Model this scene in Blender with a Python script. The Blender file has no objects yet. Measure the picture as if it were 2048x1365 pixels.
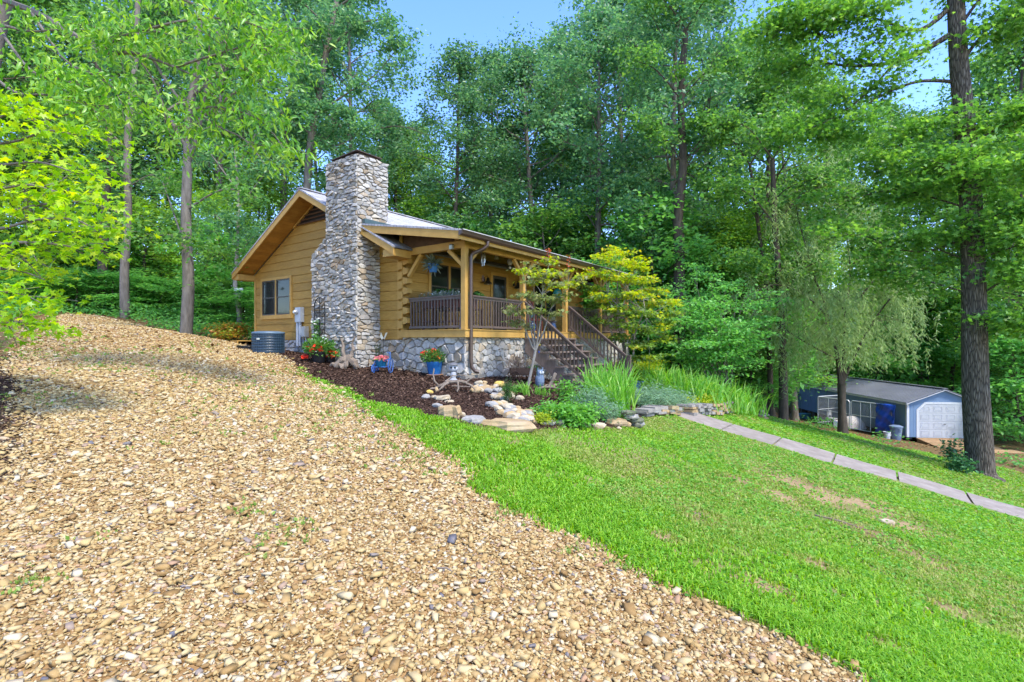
import bpy, math, random
import numpy as np
from mathutils import Vector, Matrix
random.seed(5)
rng = np.random.default_rng(7)
S = bpy.context.scene
COL = S.collection
# ------------------------------------------------------------------ camera, sky, sun, exposure
F, CX, HY, EZ = 1005.0, 1024.0, 684.0, 1.5      # focal length and horizon of the 2048 px photograph, eye height
cam = bpy.data.cameras.new("camera")
cam.sensor_width = 36.0
cam.lens = 36.0 * F / 2048.0
cam.shift_y = 1.5 / 2048.0
cam.clip_start, cam.clip_end = 0.05, 2000.0
camo = bpy.data.objects.new("camera", cam)
COL.objects.link(camo)
camo.location = (0, 0, EZ)
camo.rotation_euler = (math.radians(90), 0, 0)
S.camera = camo
SUN_EL, SUN_AZ = 58.0, 142.0                      # azimuth clockwise from the view direction
W = bpy.data.worlds.new("World")
S.world = W
W.use_nodes = True
wn = W.node_tree
bg = wn.nodes["Background"]
sky = wn.nodes.new("ShaderNodeTexSky")
sky.sky_type = 'NISHITA'
sky.sun_disc = False
sky.sun_elevation = math.radians(SUN_EL)
sky.sun_rotation = math.radians(SUN_AZ)
sky.air_density, sky.dust_density, sky.ozone_density = 1.0, 0.3, 3.0
shs = wn.nodes.new("ShaderNodeHueSaturation")
shs.inputs["Saturation"].default_value = 1.2
shs.inputs["Hue"].default_value = .515
wn.links.new(sky.outputs[0], shs.inputs["Color"])
wn.links.new(shs.outputs[0], bg.inputs[0])
bg.inputs[1].default_value = 0.15
sl = bpy.data.lights.new("sun", 'SUN')
sl.energy = 1.9
sl.angle = math.radians(12.0)
sl.color = (1.0, 0.95, 0.86)
so = bpy.data.objects.new("sun", sl)
COL.objects.link(so)
_a, _e = math.radians(SUN_AZ), math.radians(SUN_EL)
sd = Vector((math.sin(_a) * math.cos(_e), math.cos(_a) * math.cos(_e), math.sin(_e)))
so.rotation_euler = sd.to_track_quat('Z', 'Y').to_euler()
so.location = (20, -20, 40)
S.view_settings.view_transform = 'Standard'
S.view_settings.look = 'None'
S.view_settings.gamma = 1.0
S.view_settings.use_curve_mapping = False
S.view_settings.exposure = 1.95
S.render.engine = 'CYCLES'
cy = S.cycles
cy.max_bounces, cy.diffuse_bounces, cy.glossy_bounces = 7, 4, 2
cy.transmission_bounces, cy.transparent_max_bounces = 4, 6
cy.use_denoising = True
cy.sample_clamp_indirect = 4.0
cy.use_adaptive_sampling = True
cy.adaptive_threshold = 0.02

# ------------------------------------------------------------------ helpers: materials
def _mix(nt, a, b, fac):
    n = nt.nodes.new("ShaderNodeMix")
    n.data_type = 'RGBA'
    for s, v in ((n.inputs[0], fac), (n.inputs[6], a), (n.inputs[7], b)):
        if hasattr(v, "is_linked"):
            nt.links.new(v, s)
        elif isinstance(v, (int, float)):
            s.default_value = v
        else:
            s.default_value = (*v, 1)
    return n.outputs[2]

def _noise(nt, vec, scale, detail=5, rough=.6):
    n = nt.nodes.new("ShaderNodeTexNoise")
    n.inputs["Scale"].default_value = scale
    n.inputs["Detail"].default_value = detail
    n.inputs["Roughness"].default_value = rough
    if vec is not None:
        nt.links.new(vec, n.inputs["Vector"])
    return n.outputs[0]

def _ramp(nt, fac, stops):
    n = nt.nodes.new("ShaderNodeValToRGB")
    el = n.color_ramp.elements
    while len(el) < len(stops):
        el.new(0.5)
    for e, (p, c) in zip(el, stops):
        e.position = p
        e.color = (*c, 1) if not isinstance(c, (int, float)) else (c, c, c, 1)
    nt.links.new(fac, n.inputs[0])
    return n.outputs[0]

def _map(nt, coord='Object', sc=(1, 1, 1)):
    tc = nt.nodes.new("ShaderNodeTexCoord")
    m = nt.nodes.new("ShaderNodeMapping")
    m.inputs["Scale"].default_value = sc
    nt.links.new(tc.outputs[coord], m.inputs[0])
    return m.outputs[0]

def _val(nt, col, v):
    n = nt.nodes.new("ShaderNodeHueSaturation")
    nt.links.new(col, n.inputs["Color"])
    if hasattr(v, "is_linked"):
        nt.links.new(v, n.inputs["Value"])
    else:
        n.inputs["Value"].default_value = v
    return n.outputs[0]

def _rng(nt, v, lo, hi):
    n = nt.nodes.new("ShaderNodeMapRange")
    n.inputs[3].default_value, n.inputs[4].default_value = lo, hi
    nt.links.new(v, n.inputs[0])
    return n.outputs[0]

def newmat(name):
    m = bpy.data.materials.new(name)
    m.use_nodes = True
    nt = m.node_tree
    return m, nt, nt.nodes["Principled BSDF"]

def M(name, c1, c2=None, scale=6, rough=.75, bump=0., bscale=None, isl=0., metal=0., spec=.3, sc=(1, 1, 1), stain=None):
    m, nt, b = newmat(name)
    vec = _map(nt, 'Object', sc)
    c2 = c2 or tuple(x * .72 for x in c1)
    nz = _noise(nt, vec, scale)
    col = _ramp(nt, nz, [(.32, c1), (.68, c2)])
    if stain:
        big = _noise(nt, vec, scale * .17, 4)
        col = _mix(nt, col, stain, _ramp(nt, big, [(.5, 0), (.72, .7)]))
    if isl:
        g = nt.nodes.new("ShaderNodeNewGeometry")
        col = _val(nt, col, _rng(nt, g.outputs["Random Per Island"], 1 - isl, 1 + isl))
    nt.links.new(col, b.inputs["Base Color"])
    b.inputs["Roughness"].default_value = rough
    b.inputs["Metallic"].default_value = metal
    b.inputs["Specular IOR Level"].default_value = spec
    if bump:
        bn = nt.nodes.new("ShaderNodeBump")
        bn.inputs["Strength"].default_value = bump
        bn.inputs["Distance"].default_value = .02
        nt.links.new(_noise(nt, vec, bscale or scale * 3, 6), bn.inputs["Height"])
        nt.links.new(bn.outputs[0], b.inputs["Normal"])
    return m

def ML(name, stops, trans=.38, rough=.45, spec=.35, objvar=.12):
    """leaf material: colour from a random number per leaf, light passes through the blade"""
    m, nt, b = newmat(name)
    g = nt.nodes.new("ShaderNodeNewGeometry")
    n = len(stops)
    col = _ramp(nt, g.outputs["Random Per Island"], [(i / max(1, n - 1), c) for i, c in enumerate(stops)])
    oi = nt.nodes.new("ShaderNodeObjectInfo")
    col = _val(nt, col, _rng(nt, oi.outputs["Random"], 1 - objvar, 1 + objvar))
    nt.links.new(col, b.inputs["Base Color"])
    b.inputs["Roughness"].default_value = rough
    b.inputs["Specular IOR Level"].default_value = spec
    if trans:
        t = nt.nodes.new("ShaderNodeBsdfTranslucent")
        hs = nt.nodes.new("ShaderNodeHueSaturation")
        hs.inputs["Hue"].default_value = .485
        hs.inputs["Saturation"].default_value = 1.1
        hs.inputs["Value"].default_value = 1.8
        nt.links.new(col, hs.inputs["Color"])
        nt.links.new(hs.outputs[0], t.inputs[0])
        mx = nt.nodes.new("ShaderNodeMixShader")
        mx.inputs[0].default_value = trans
        nt.links.new(b.outputs[0], mx.inputs[1])
        nt.links.new(t.outputs[0], mx.inputs[2])
        nt.links.new(mx.outputs[0], nt.nodes["Material Output"].inputs[0])
    return m

# ------------------------------------------------------------------ helpers: objects
def tag(o, label=None, cat=None, group=None, kind=None):
    if label: o["label"] = label
    if cat: o["category"] = cat
    if group: o["group"] = group
    if kind: o["kind"] = kind
    return o

def thing(name, label, cat, loc=(0, 0, 0), rz=0., group=None):
    o = bpy.data.objects.new(name, None)
    o.empty_display_size = .2
    COL.objects.link(o)
    o.location = loc
    o.rotation_euler = (0, 0, rz)
    return tag(o, label, cat, group)

def link(name, me, parent=None):
    o = bpy.data.objects.new(name, me)
    COL.objects.link(o)
    if parent is not None:
        o.parent = parent
    return o

def dup(root, loc, rz=0., sc=(1, 1, 1), label=None, group=None):
    r = root.copy()
    COL.objects.link(r)
    r.location = loc
    r.rotation_euler = (root.rotation_euler[0], root.rotation_euler[1], rz)
    r.scale = sc
    if label: r["label"] = label
    if group: r["group"] = group
    for ch in list(root.children):
        c = ch.copy()
        COL.objects.link(c)
        c.parent = r
        for g in ch.children:
            d = g.copy()
            COL.objects.link(d)
            d.parent = c
    return r

class MB:
    def __init__(self):
        self.v, self.f, self.m = [], [], []
        self.mi = 0
    def add(self, vs, fs):
        n = len(self.v)
        self.v += [tuple(p) for p in vs]
        for f in fs:
            self.f.append([i + n for i in f])
            self.m.append(self.mi)
        return self
    def box(self, x0, x1, y0, y1, z0, z1):
        return self.add([(x0, y0, z0), (x1, y0, z0), (x1, y1, z0), (x0, y1, z0), (x0, y0, z1), (x1, y0, z1), (x1, y1, z1), (x0, y1, z1)],
                        [(0, 3, 2, 1), (4, 5, 6, 7), (0, 1, 5, 4), (1, 2, 6, 5), (2, 3, 7, 6), (3, 0, 4, 7)])
    def bar(self, p, q, w, h, up=(0, 0, 1)):
        p, q, up = Vector(p), Vector(q), Vector(up)
        d = (q - p).normalized()
        s = d.cross(up)
        s = (s.normalized() if s.length > 1e-5 else Vector((1, 0, 0))) * (w / 2)
        u = s.cross(d).normalized() * (h / 2)
        vs = [a + b for a in (p, q) for b in (-s - u, s - u, s + u, -s + u)]
        return self.add(vs, [(3, 2, 1, 0), (4, 5, 6, 7), (0, 1, 5, 4), (1, 2, 6, 5), (2, 3, 7, 6), (3, 0, 4, 7)])
    def tube(self, pts, rad, n=8, cap=True):
        pts = [Vector(p) for p in pts]
        if not hasattr(rad, "__len__"): rad = [rad] * len(pts)
        vs, fs = [], []
        ref = Vector((.31, .95, .05))
        for i, p in enumerate(pts):
            d = (pts[min(i + 1, len(pts) - 1)] - pts[max(i - 1, 0)]).normalized()
            a = d.cross(ref)
            if a.length < .1: a = d.cross(Vector((1, 0, 0)))
            a.normalize()
            b = d.cross(a)
            for k in range(n):
                t = 2 * math.pi * k / n
                vs.append(p + (a * math.cos(t) + b * math.sin(t)) * rad[i])
        for i in range(len(pts) - 1):
            for k in range(n):
                k2 = (k + 1) % n
                fs.append((i * n + k, (i + 1) * n + k, (i + 1) * n + k2, i * n + k2))
        if cap:
            fs.append(tuple(range(n)))
            fs.append(tuple((len(pts) - 1) * n + k for k in reversed(range(n))))
        return self.add(vs, fs)
    def prism(self, poly, vec):
        vec = Vector(vec)
        n = len(poly)
        a = [Vector(p) for p in poly]
        b = [p + vec for p in a]
        fs = [tuple(range(n)), tuple(reversed(range(n, 2 * n)))]
        fs += [(i, i + n, (i + 1) % n + n, (i + 1) % n) for i in range(n)]
        return self.add(a + b, fs)
    def lathe(self, c, prof, n=20, sq=0.):
        vs, fs = [], []
        for r, z in prof:
            for k in range(n):
                t = 2 * math.pi * k / n
                vs.append((c[0] + r * math.cos(t), c[1] + r * math.sin(t), c[2] + z))
        for i in range(len(prof) - 1):
            for k in range(n):
                k2 = (k + 1) % n
                fs.append((i * n + k, i * n + k2, (i + 1) * n + k2, (i + 1) * n + k))
        fs.append(tuple(reversed(range(n))))
        fs.append(tuple((len(prof) - 1) * n + k for k in range(n)))
        return self.add(vs, fs)
    def ball(self, c, r, n=10, m=7):
        rx, ry, rz = r if hasattr(r, "__len__") else (r, r, r)
        vs, fs = [], []
        for i in range(m + 1):
            ph = math.pi * i / m
            for k in range(n):
                t = 2 * math.pi * k / n
                vs.append((c[0] + rx * math.sin(ph) * math.cos(t), c[1] + ry * math.sin(ph) * math.sin(t), c[2] - rz * math.cos(ph)))
        for i in range(m):
            for k in range(n):
                k2 = (k + 1) % n
                fs.append((i * n + k, i * n + k2, (i + 1) * n + k2, (i + 1) * n + k))
        return self.add(vs, fs)
    def mesh(self, name, mats, smooth=False):
        me = bpy.data.meshes.new(name)
        me.from_pydata(self.v, [], self.f)
        for m in (mats if isinstance(mats, (list, tuple)) else [mats]):
            me.materials.append(m)
        if isinstance(mats, (list, tuple)) and len(mats) > 1:
            me.polygons.foreach_set("material_index", self.m)
        if smooth:
            me.polygons.foreach_set("use_smooth", [True] * len(self.f))
            try: me.set_sharp_from_angle(angle=math.radians(40))
            except Exception: pass
        me.update()
        return me
    def build(self, name, mats, parent=None, smooth=False):
        return link(name, self.mesh(name, mats, smooth), parent)

def np_mesh(name, V, faces, mats, mi=None, smooth=False):
    """V (n,3); faces (m,k) of one size"""
    me = bpy.data.meshes.new(name)
    V = np.ascontiguousarray(V, dtype=np.float32)
    faces = np.ascontiguousarray(faces, dtype=np.int32)
    m, k = faces.shape
    me.vertices.add(len(V))
    me.vertices.foreach_set("co", V.ravel())
    me.loops.add(m * k)
    me.loops.foreach_set("vertex_index", faces.ravel())
    me.polygons.add(m)
    me.polygons.foreach_set("loop_start", np.arange(0, m * k, k, dtype=np.int32))
    try: me.polygons.foreach_set("loop_total", np.full(m, k, dtype=np.int32))
    except Exception: pass
    for mt in (mats if isinstance(mats, (list, tuple)) else [mats]):
        me.materials.append(mt)
    if mi is not None:
        me.polygons.foreach_set("material_index", np.ascontiguousarray(mi, dtype=np.int32))
    if smooth:
        me.polygons.foreach_set("use_smooth", np.ones(m, dtype=bool))
    me.update(calc_edges=True)
    me.validate()
    return me

# leaf outlines: (along, across, up) and triangles
TM = {
 'kite': ([(0, 0, 0), (.45, .30, .07), (1, 0, -.06), (.45, -.30, .07)], [(0, 1, 2), (0, 2, 3)]),
 'narrow': ([(0, 0, 0), (.4, .1, .02), (1, 0, -.1), (.4, -.1, .02)], [(0, 1, 2), (0, 2, 3)]),
 'oval': ([(0, 0, 0), (.28, .24, .06), (.62, .22, .03), (1, 0, -.16), (.62, -.22, .03), (.28, -.24, .06), (.5, 0, -.02)],
          [(0, 1, 6), (1, 2, 6), (2, 3, 6), (3, 4, 6), (4, 5, 6), (5, 0, 6)]),
 'maple': ([(0, 0, 0), (.02, .42, .05), (.30, .20, .02), (.50, .52, -.03), (.56, .15, .01), (1, 0, -.12), (.56, -.15, .01), (.50, -.52, -.03), (.30, -.20, .02), (.02, -.42, .05), (.3, 0, .03)],
           [(0, 1, 10), (1, 2, 10), (2, 3, 10), (3, 4, 10), (4, 5, 10), (5, 6, 10), (6, 7, 10), (7, 8, 10), (8, 9, 10), (9, 0, 10)]),
 'fine': ([(0, 0, 0), (.8, .45, -.05), (.42, .1, .03), (1, 0, -.12), (.42, -.1, .03), (.8, -.45, -.05)], [(0, 1, 2), (0, 2, 3), (0, 3, 4), (0, 4, 5)]),
 'lance': ([(0, 0, 0), (.3, .15, .05), (.65, .13, .0), (1, 0, -.2), (.65, -.13, .0), (.3, -.15, .05), (.5, 0, -.03)],
          [(0, 1, 6), (1, 2, 6), (2, 3, 6), (3, 4, 6), (4, 5, 6), (5, 0, 6)]),
 'petal': ([(0, 0, 0), (.6, .4, .1), (1, 0, .2), (.6, -.4, .1)], [(0, 1, 2), (0, 2, 3)]),
}
def unit(a):
    return a / np.maximum(1e-9, np.linalg.norm(a, axis=-1, keepdims=True))

def leafV(P, size, tmpl='kite', up=.7, droop=.25, T=None, tj=.0):
    """vertices and triangles of one leaf per point; T gives a growth direction"""
    P = np.asarray(P, float)
    n = len(P)
    N = unit(rng.normal(size=(n, 3)) * (1 - up) + np.array([0, 0, 1.]) * up)
    t = rng.normal(size=(n, 3))
    if T is not None:
        t = t * tj + T
    else:
        t[:, 2] *= .3
        t[:, 2] -= droop * 1.2
    t = unit(t)
    N = unit(N - (N * t).sum(1, keepdims=True) * t)
    B = np.cross(N, t)
    tv, tf = TM[tmpl]
    tv = np.array(tv)
    sz = (np.ones(n) * size)[:, None, None]
    V = P[:, None, :] + sz * (tv[None, :, 0:1] * t[:, None] + tv[None, :, 1:2] * B[:, None] + tv[None, :, 2:3] * N[:, None])
    k = len(tv)
    Fc = np.array(tf)[None] + (np.arange(n) * k)[:, None, None]
    return V.reshape(-1, 3), Fc.reshape(-1, 3)

def leaves(name, P, size, mat, parent=None, tmpl='kite', **kw):
    V, Fc = leafV(P, size, tmpl, **kw)
    return link(name, np_mesh(name, V, Fc, mat), parent)

def leaves2(name, parts, mats, parent=None):
    """several leaf sets (P, size, tmpl, kwargs, material index) in one mesh"""
    Vs, Fs, Ms, n = [], [], [], 0
    for P, size, tmpl, kw, mi in parts:
        if len(P) == 0: continue
        V, Fc = leafV(P, size, tmpl, **kw)
        Vs.append(V); Fs.append(Fc + n); Ms.append(np.full(len(Fc), mi)); n += len(V)
    return link(name, np_mesh(name, np.vstack(Vs), np.vstack(Fs), mats, np.concatenate(Ms)), parent)

def blob(c, r, n, pw=.5):
    """n points in an ellipsoid"""
    d = unit(rng.normal(size=(n, 3)))
    return np.asarray(c) + d * (rng.random(n) ** pw)[:, None] * np.asarray(r)

# ------------------------------------------------------------------ terrain
def PW(px, py, Y):
    return ((px - CX) / F * Y, Y, EZ - (py - HY) / F * Y)
_cp = [(0, 0, -1.5), (-3, 0, -1.42), (3, -1, -2.05), (0, -5, -1.75), (-6, -4, -1.3), (6, -4, -3.0),
       (2.87, 14.75, -1.46), (4.52, 13.54, -1.94), (6.8, 11.87, -2.55), (9.83, 9.65, -3.35), (13, 7.3, -4.1),
       (-3.7, 27.6, -.25), (-40, 42, 2.2), (-22, 32, 1.5), (0, 45, -.9), (20, 62, -5.6), (60, 60, -6.3), (0, 100, -1), (-60, 100, 4), (90, 100, -6),
       (-30, 0, .6), (-30, -12, .4), (40, 0, -7.4), (45, -12, -8.2), (20, -6, -5.8), (-15, -10, -.6), (34, 30, -5.9), (34, 42, -6.1), (24.5, 44, -6.0), (10, 30, -3.4), (4, 24, -1.9), (-75, 30, 3), (95, 20, -8)]
for px, py, Y in [(930, 757, 12.9), (715, 736, 14.24), (625, 709, 15.5), (508, 693, 19.2), (590, 716, 15.4), (1055, 756, 15.1), (1258, 752, 21.3), (1150, 768, 17.6),
                  (372, 668, 19), (250, 637, 22), (100, 630, 20), (0, 645, 18), (0, 720, 11), (0, 880, 5), (0, 1365, 2.0), (400, 800, 8), (400, 720, 11.7), (300, 660, 17), (600, 760, 12), (600, 900, 5.6),
                  (985, 852, 8.0), (870, 803, 9.4), (1275, 848, 10.5), (1150, 850, 9.0), (1300, 1000, 5.6), (1000, 985, 4.9), (1400, 1190, 3.5), (1740, 1365, 2.75), (2048, 1365, 3.15), (1700, 1100, 5.2), (2048, 1200, 4.9),
                  (1962, 948, 17), (2048, 985, 16.5), (1850, 886, 29), (1592, 832, 42), (1950, 905, 26), (2048, 912, 24), (1500, 832, 20), (1600, 848, 24), (1700, 868, 27), (1780, 892, 23), (1800, 940, 16)]:
    x, y, z = PW(px, py, Y)
    _cp.append((x, y, z - EZ))
_cp = np.array(_cp, float)
def _tpsk(r2):
    return np.where(r2 < 1e-12, 0, .5 * r2 * np.log(np.maximum(r2, 1e-12)))
_n = len(_cp)
_A = np.zeros((_n + 3, _n + 3))
_A[:_n, :_n] = _tpsk(((_cp[:, None, :2] - _cp[None, :, :2]) ** 2).sum(-1)) + np.eye(_n) * .6
_A[:_n, _n], _A[:_n, _n + 1:] = 1, _cp[:, :2]
_A[_n, :_n], _A[_n + 1:, :_n] = 1, _cp[:, :2].T
_w = np.linalg.solve(_A, np.concatenate([_cp[:, 2], [0, 0, 0]]))
def gz(x, y):
    """terrain height (world)"""
    x, y = np.asarray(x, float), np.asarray(y, float)
    sh = np.broadcast(x, y).shape
    x, y = np.broadcast_to(x, sh).ravel(), np.broadcast_to(y, sh).ravel()
    out = np.empty(len(x))
    for i in range(0, len(x), 40000):
        X, Y = x[i:i + 40000], y[i:i + 40000]
        out[i:i + 40000] = _tpsk((X[:, None] - _cp[:, 0]) ** 2 + (Y[:, None] - _cp[:, 1]) ** 2) @ _w[:_n] + _w[_n] + _w[_n + 1] * X + _w[_n + 2] * Y
    out += .02 * np.sin(x * 1.7 + 1.3 * np.sin(y * .9)) * np.sin(y * 1.3 + .7)
    r = (out + EZ).reshape(sh)
    return float(r) if sh == () else r
_YS = np.concatenate([np.linspace(1.3, 30, 900), np.linspace(30.1, 90, 300)])
def G(px, py):
    """world point where the terrain lies under that point of the photograph"""
    X = (px - CX) / F * _YS
    z = EZ - (py - HY) / F * _YS
    d = z - gz(X, _YS)
    i = np.argmax(d <= 0)
    if d[i] > 0: i = len(_YS) - 1
    if i > 0:
        t = d[i - 1] / max(1e-9, d[i - 1] - d[i])
        Y = _YS[i - 1] + t * (_YS[i] - _YS[i - 1])
    else:
        Y = _YS[0]
    x = (px - CX) / F * Y
    return Vector((x, Y, gz(x, Y)))
def GL(pts):
    return np.array([G(*p)[:2] for p in pts])
def inpoly(poly, x, y):
    poly = np.asarray(poly)
    ins = np.zeros(x.shape, bool)
    j = len(poly) - 1
    for i in range(len(poly)):
        xi, yi = poly[i]; xj, yj = poly[j]
        c = ((yi > y) != (yj > y)) & (x < (xj - xi) * (y - yi) / (yj - yi + 1e-12) + xi)
        ins ^= c
        j = i
    return ins
def pdist(poly, x, y, closed=True):
    poly = np.asarray(poly)
    d = np.full(x.shape, 1e9)
    n = len(poly)
    for i in range(n if closed else n - 1):
        a, b = poly[i], poly[(i + 1) % n]
        ab = b - a
        t = np.clip(((x - a[0]) * ab[0] + (y - a[1]) * ab[1]) / (ab @ ab + 1e-12), 0, 1)
        d = np.minimum(d, np.hypot(x - a[0] - t * ab[0], y - a[1] - t * ab[1]))
    return d
def sdf(poly, x, y):
    """positive inside"""
    return np.where(inpoly(poly, x, y), 1, -1) * pdist(poly, x, y)
# house frame: u along the porch front (away to the right), v along the gable wall (away to the left)
HC = np.array([-1.207, 12.9])
HU = np.array([.5906, .8070])
HV = np.array([-.8070, .5906])
HROT = math.atan2(.8070, .5906)
def H(u, v, z=0.):
    p = HC + u * HU + v * HV
    return Vector((p[0], p[1], z + EZ))
# ------------------------------------------------------------------ ground zones (world outlines)
GRAVEL_EDGE = [(540, 706), (600, 742), (690, 792), (770, 842), (840, 880), (900, 912), (960, 957), (1010, 1000), (1090, 1045), (1180, 1085), (1290, 1140), (1400, 1195), (1520, 1252), (1640, 1312), (1745, 1365)]
_ge = GL(GRAVEL_EDGE)
_gl = GL([(0, 962), (35, 905), (62, 850), (48, 770), (20, 715), (30, 668), (110, 632), (180, 631), (260, 648), (340, 664), (400, 674), (450, 682), (505, 694)])
GRAVEL = np.vstack([_ge, [[3.1, 1.2], [3.4, -6], [-16, -6], [-9, 1.5]], _gl, [[-8.9, 19.6]]])
_bd = GL([(548, 712), (600, 738), (650, 764), (720, 796), (800, 817), (850, 834), (900, 845), (970, 856), (1080, 860), (1160, 858), (1240, 856), (1284, 846), (1296, 824), (1350, 818)])
BED = np.vstack([_bd, [H(5.4, -1.6)[:2], H(7.5, -2.6)[:2], H(12.5, -3.2)[:2], H(13, 3)[:2], H(0, 5)[:2], H(-.2, 9)[:2]]])
_wd = GL([(1340, 800), (1500, 822), (1570, 838), (1640, 862), (1700, 868), (1790, 896), (1850, 905), (1935, 930), (2010, 935), (2048, 950), (2090, 960)])
LAWN = np.vstack([_ge[2:], [[3.1, 1.2], [3.4, -6], [26, -8], [26, 8]], _wd[::-1], [H(9, -3)[:2]], _bd[::-1][:-1]])
LMULCH = np.vstack([_gl[:5], [[-16, 12], [-16, 3]]])
WALKC = [H(3.85, -s)[:] for s in np.arange(2.0, 14.1, .5)]
WALK = np.array([H(3.05, -2.0)[:2], H(3.05, -14)[:2], H(4.55, -14)[:2], H(4.55, -2.0)[:2]])
DIRT = [((1590, 965), 1.1), ((1720, 1010), 1.0), ((1800, 1050), .8), ((1650, 1000), .8), ((1560, 990), .6), ((1745, 1065), .55), ((1860, 1125), .6), ((1630, 1130), .3), ((1545, 1180), .28), ((1390, 1030), .35), ((1770, 1290), .25), ((1330, 1080), .2), ((1480, 960), .6), ((1900, 1220), .35)]
DIRTW = [(G(*p), r * .62) for p, r in DIRT]
def bare(x, y):
    """how bare the lawn is, 0 to 1"""
    w = np.zeros(x.shape)
    for p, r in DIRTW:
        w = np.maximum(w, np.exp(-((x - p[0]) ** 2 + (y - p[1]) ** 2) / (r * r)))
    return w
def vnoise(x, y, s, seed=0):
    """smooth value noise, 0..1"""
    r = np.random.default_rng(seed).random((64, 64))
    x, y = x / s, y / s
    i, j = np.floor(x).astype(int), np.floor(y).astype(int)
    fx, fy = x - i, y - j
    fx, fy = fx * fx * (3 - 2 * fx), fy * fy * (3 - 2 * fy)
    g = lambda a, b: r[a % 64, b % 64]
    return (g(i, j) * (1 - fx) + g(i + 1, j) * fx) * (1 - fy) + (g(i, j + 1) * (1 - fx) + g(i + 1, j + 1) * fx) * fy

def axis(lo, hi, n, c, near):
    t = np.linspace(-1, 1, n)
    k = np.sinh(t * 3.1) / math.sinh(3.1)
    a = np.where(k < 0, c + k * (c - lo), c + k * (hi - c))
    return a
gx = axis(-80, 95, 620, 0.5, .1)
gy = axis(-14, 125, 620, 4.0, .1)
XX, YY = np.meshgrid(gx, gy)
ZZ = gz(XX, YY)
sg, sb, slw, slm = sdf(GRAVEL, XX, YY), sdf(BED, XX, YY), sdf(LAWN, XX, YY), sdf(LMULCH, XX, YY)
nzz = (vnoise(XX, YY, .35, 1) - .5) * .3 + (vnoise(XX, YY, 1.1, 2) - .5) * .25
sm = lambda a, w: np.clip(a / w * .5 + .5, 0, 1)
zr_, zg_, zb_ = sm(sg + nzz * .5, .16), sm(slw + nzz * .5, .2) * 1.0, np.maximum(sm(sb + nzz * .15, .1), sm(slm + nzz, .3))
zg_ = zg_ * (1 - .85 * np.clip(bare(XX, YY) * 1.3 + (vnoise(XX, YY, .5, 4) - .62) * 1.2, 0, 1))
idx = np.arange(XX.size).reshape(XX.shape)
gf = np.stack([idx[:-1, :-1], idx[:-1, 1:], idx[1:, 1:], idx[1:, :-1]], -1).reshape(-1, 4)
m, nt, b = newmat("ground_soil")
at = nt.nodes.new("ShaderNodeAttribute"); at.attribute_name = "zone"
sep = nt.nodes.new("ShaderNodeSeparateColor"); nt.links.new(at.outputs[0], sep.inputs[0])
vec = _map(nt, 'Object')
n1, n2, n3 = _noise(nt, vec, 3.0), _noise(nt, vec, 22.0), _noise(nt, vec, .35)
vor = nt.nodes.new("ShaderNodeTexVoronoi"); vor.inputs["Scale"].default_value = 26
nt.links.new(vec, vor.inputs["Vector"])
litter = _mix(nt, (.10, .062, .028), (.20, .125, .055), _ramp(nt, n2, [(.35, 0), (.65, 1)]))
litter = _mix(nt, litter, (.05, .085, .022), _ramp(nt, n1, [(.5, 0), (.68, .8)]))
lawn = _mix(nt, (.10, .17, .025), (.18, .22, .06), _ramp(nt, n2, [(.3, 0), (.7, 1)]))
lawn = _mix(nt, lawn, (.12, .11, .045), _ramp(nt, n1, [(.5, 0), (.75, .7)]))
dirt = _mix(nt, (.24, .16, .085), (.34, .24, .13), _ramp(nt, n2, [(.3, 0), (.7, 1)]))
vcol = nt.nodes.new("ShaderNodeSeparateColor"); nt.links.new(vor.outputs["Color"], vcol.inputs[0])
grav = _ramp(nt, vcol.outputs[0], [(0, (.14, .075, .025)), (.3, (.26, .15, .055)), (.7, (.34, .21, .09)), (1, (.45, .32, .18))])
grav = _mix(nt, grav, (.2, .11, .04), _ramp(nt, n1, [(.45, 0), (.8, .5)]))
mulch = _mix(nt, (.025, .014, .010), (.06, .034, .022), _ramp(nt, n2, [(.35, 0), (.65, 1)]))
c = _mix(nt, litter, lawn, sep.outputs[1])
lawnzone = nt.nodes.new("ShaderNodeAttribute"); lawnzone.attribute_name = "bare"
c = _mix(nt, c, dirt, lawnzone.outputs["Fac"])
c = _mix(nt, c, grav, sep.outputs[0])
c = _mix(nt, c, mulch, sep.outputs[2])
nt.links.new(c, b.inputs["Base Color"])
b.inputs["Roughness"].default_value = .95
b.inputs["Specular IOR Level"].default_value = .1
bn = nt.nodes.new("ShaderNodeBump"); bn.inputs["Strength"].default_value = .7; bn.inputs["Distance"].default_value = .03
nt.links.new(n2, bn.inputs["Height"]); nt.links.new(bn.outputs[0], b.inputs["Normal"])
gm = np_mesh("ground", np.stack([XX, YY, ZZ], -1).reshape(-1, 3), gf, m, smooth=True)
ca = gm.attributes.new("zone", 'FLOAT_COLOR', 'POINT')
ca.data.foreach_set("color", np.stack([zr_, zg_, zb_, np.ones_like(zr_)], -1).astype(np.float32).ravel())
ba = gm.attributes.new("bare", 'FLOAT', 'POINT')
ba.data.foreach_set("value", (np.clip(bare(XX, YY) * 1.1 + (vnoise(XX, YY, .45, 4) - .66) * 1.8, 0, .9) * sm(slw, .2)).astype(np.float32).ravel())
tag(link("ground", gm), kind="structure")

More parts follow.
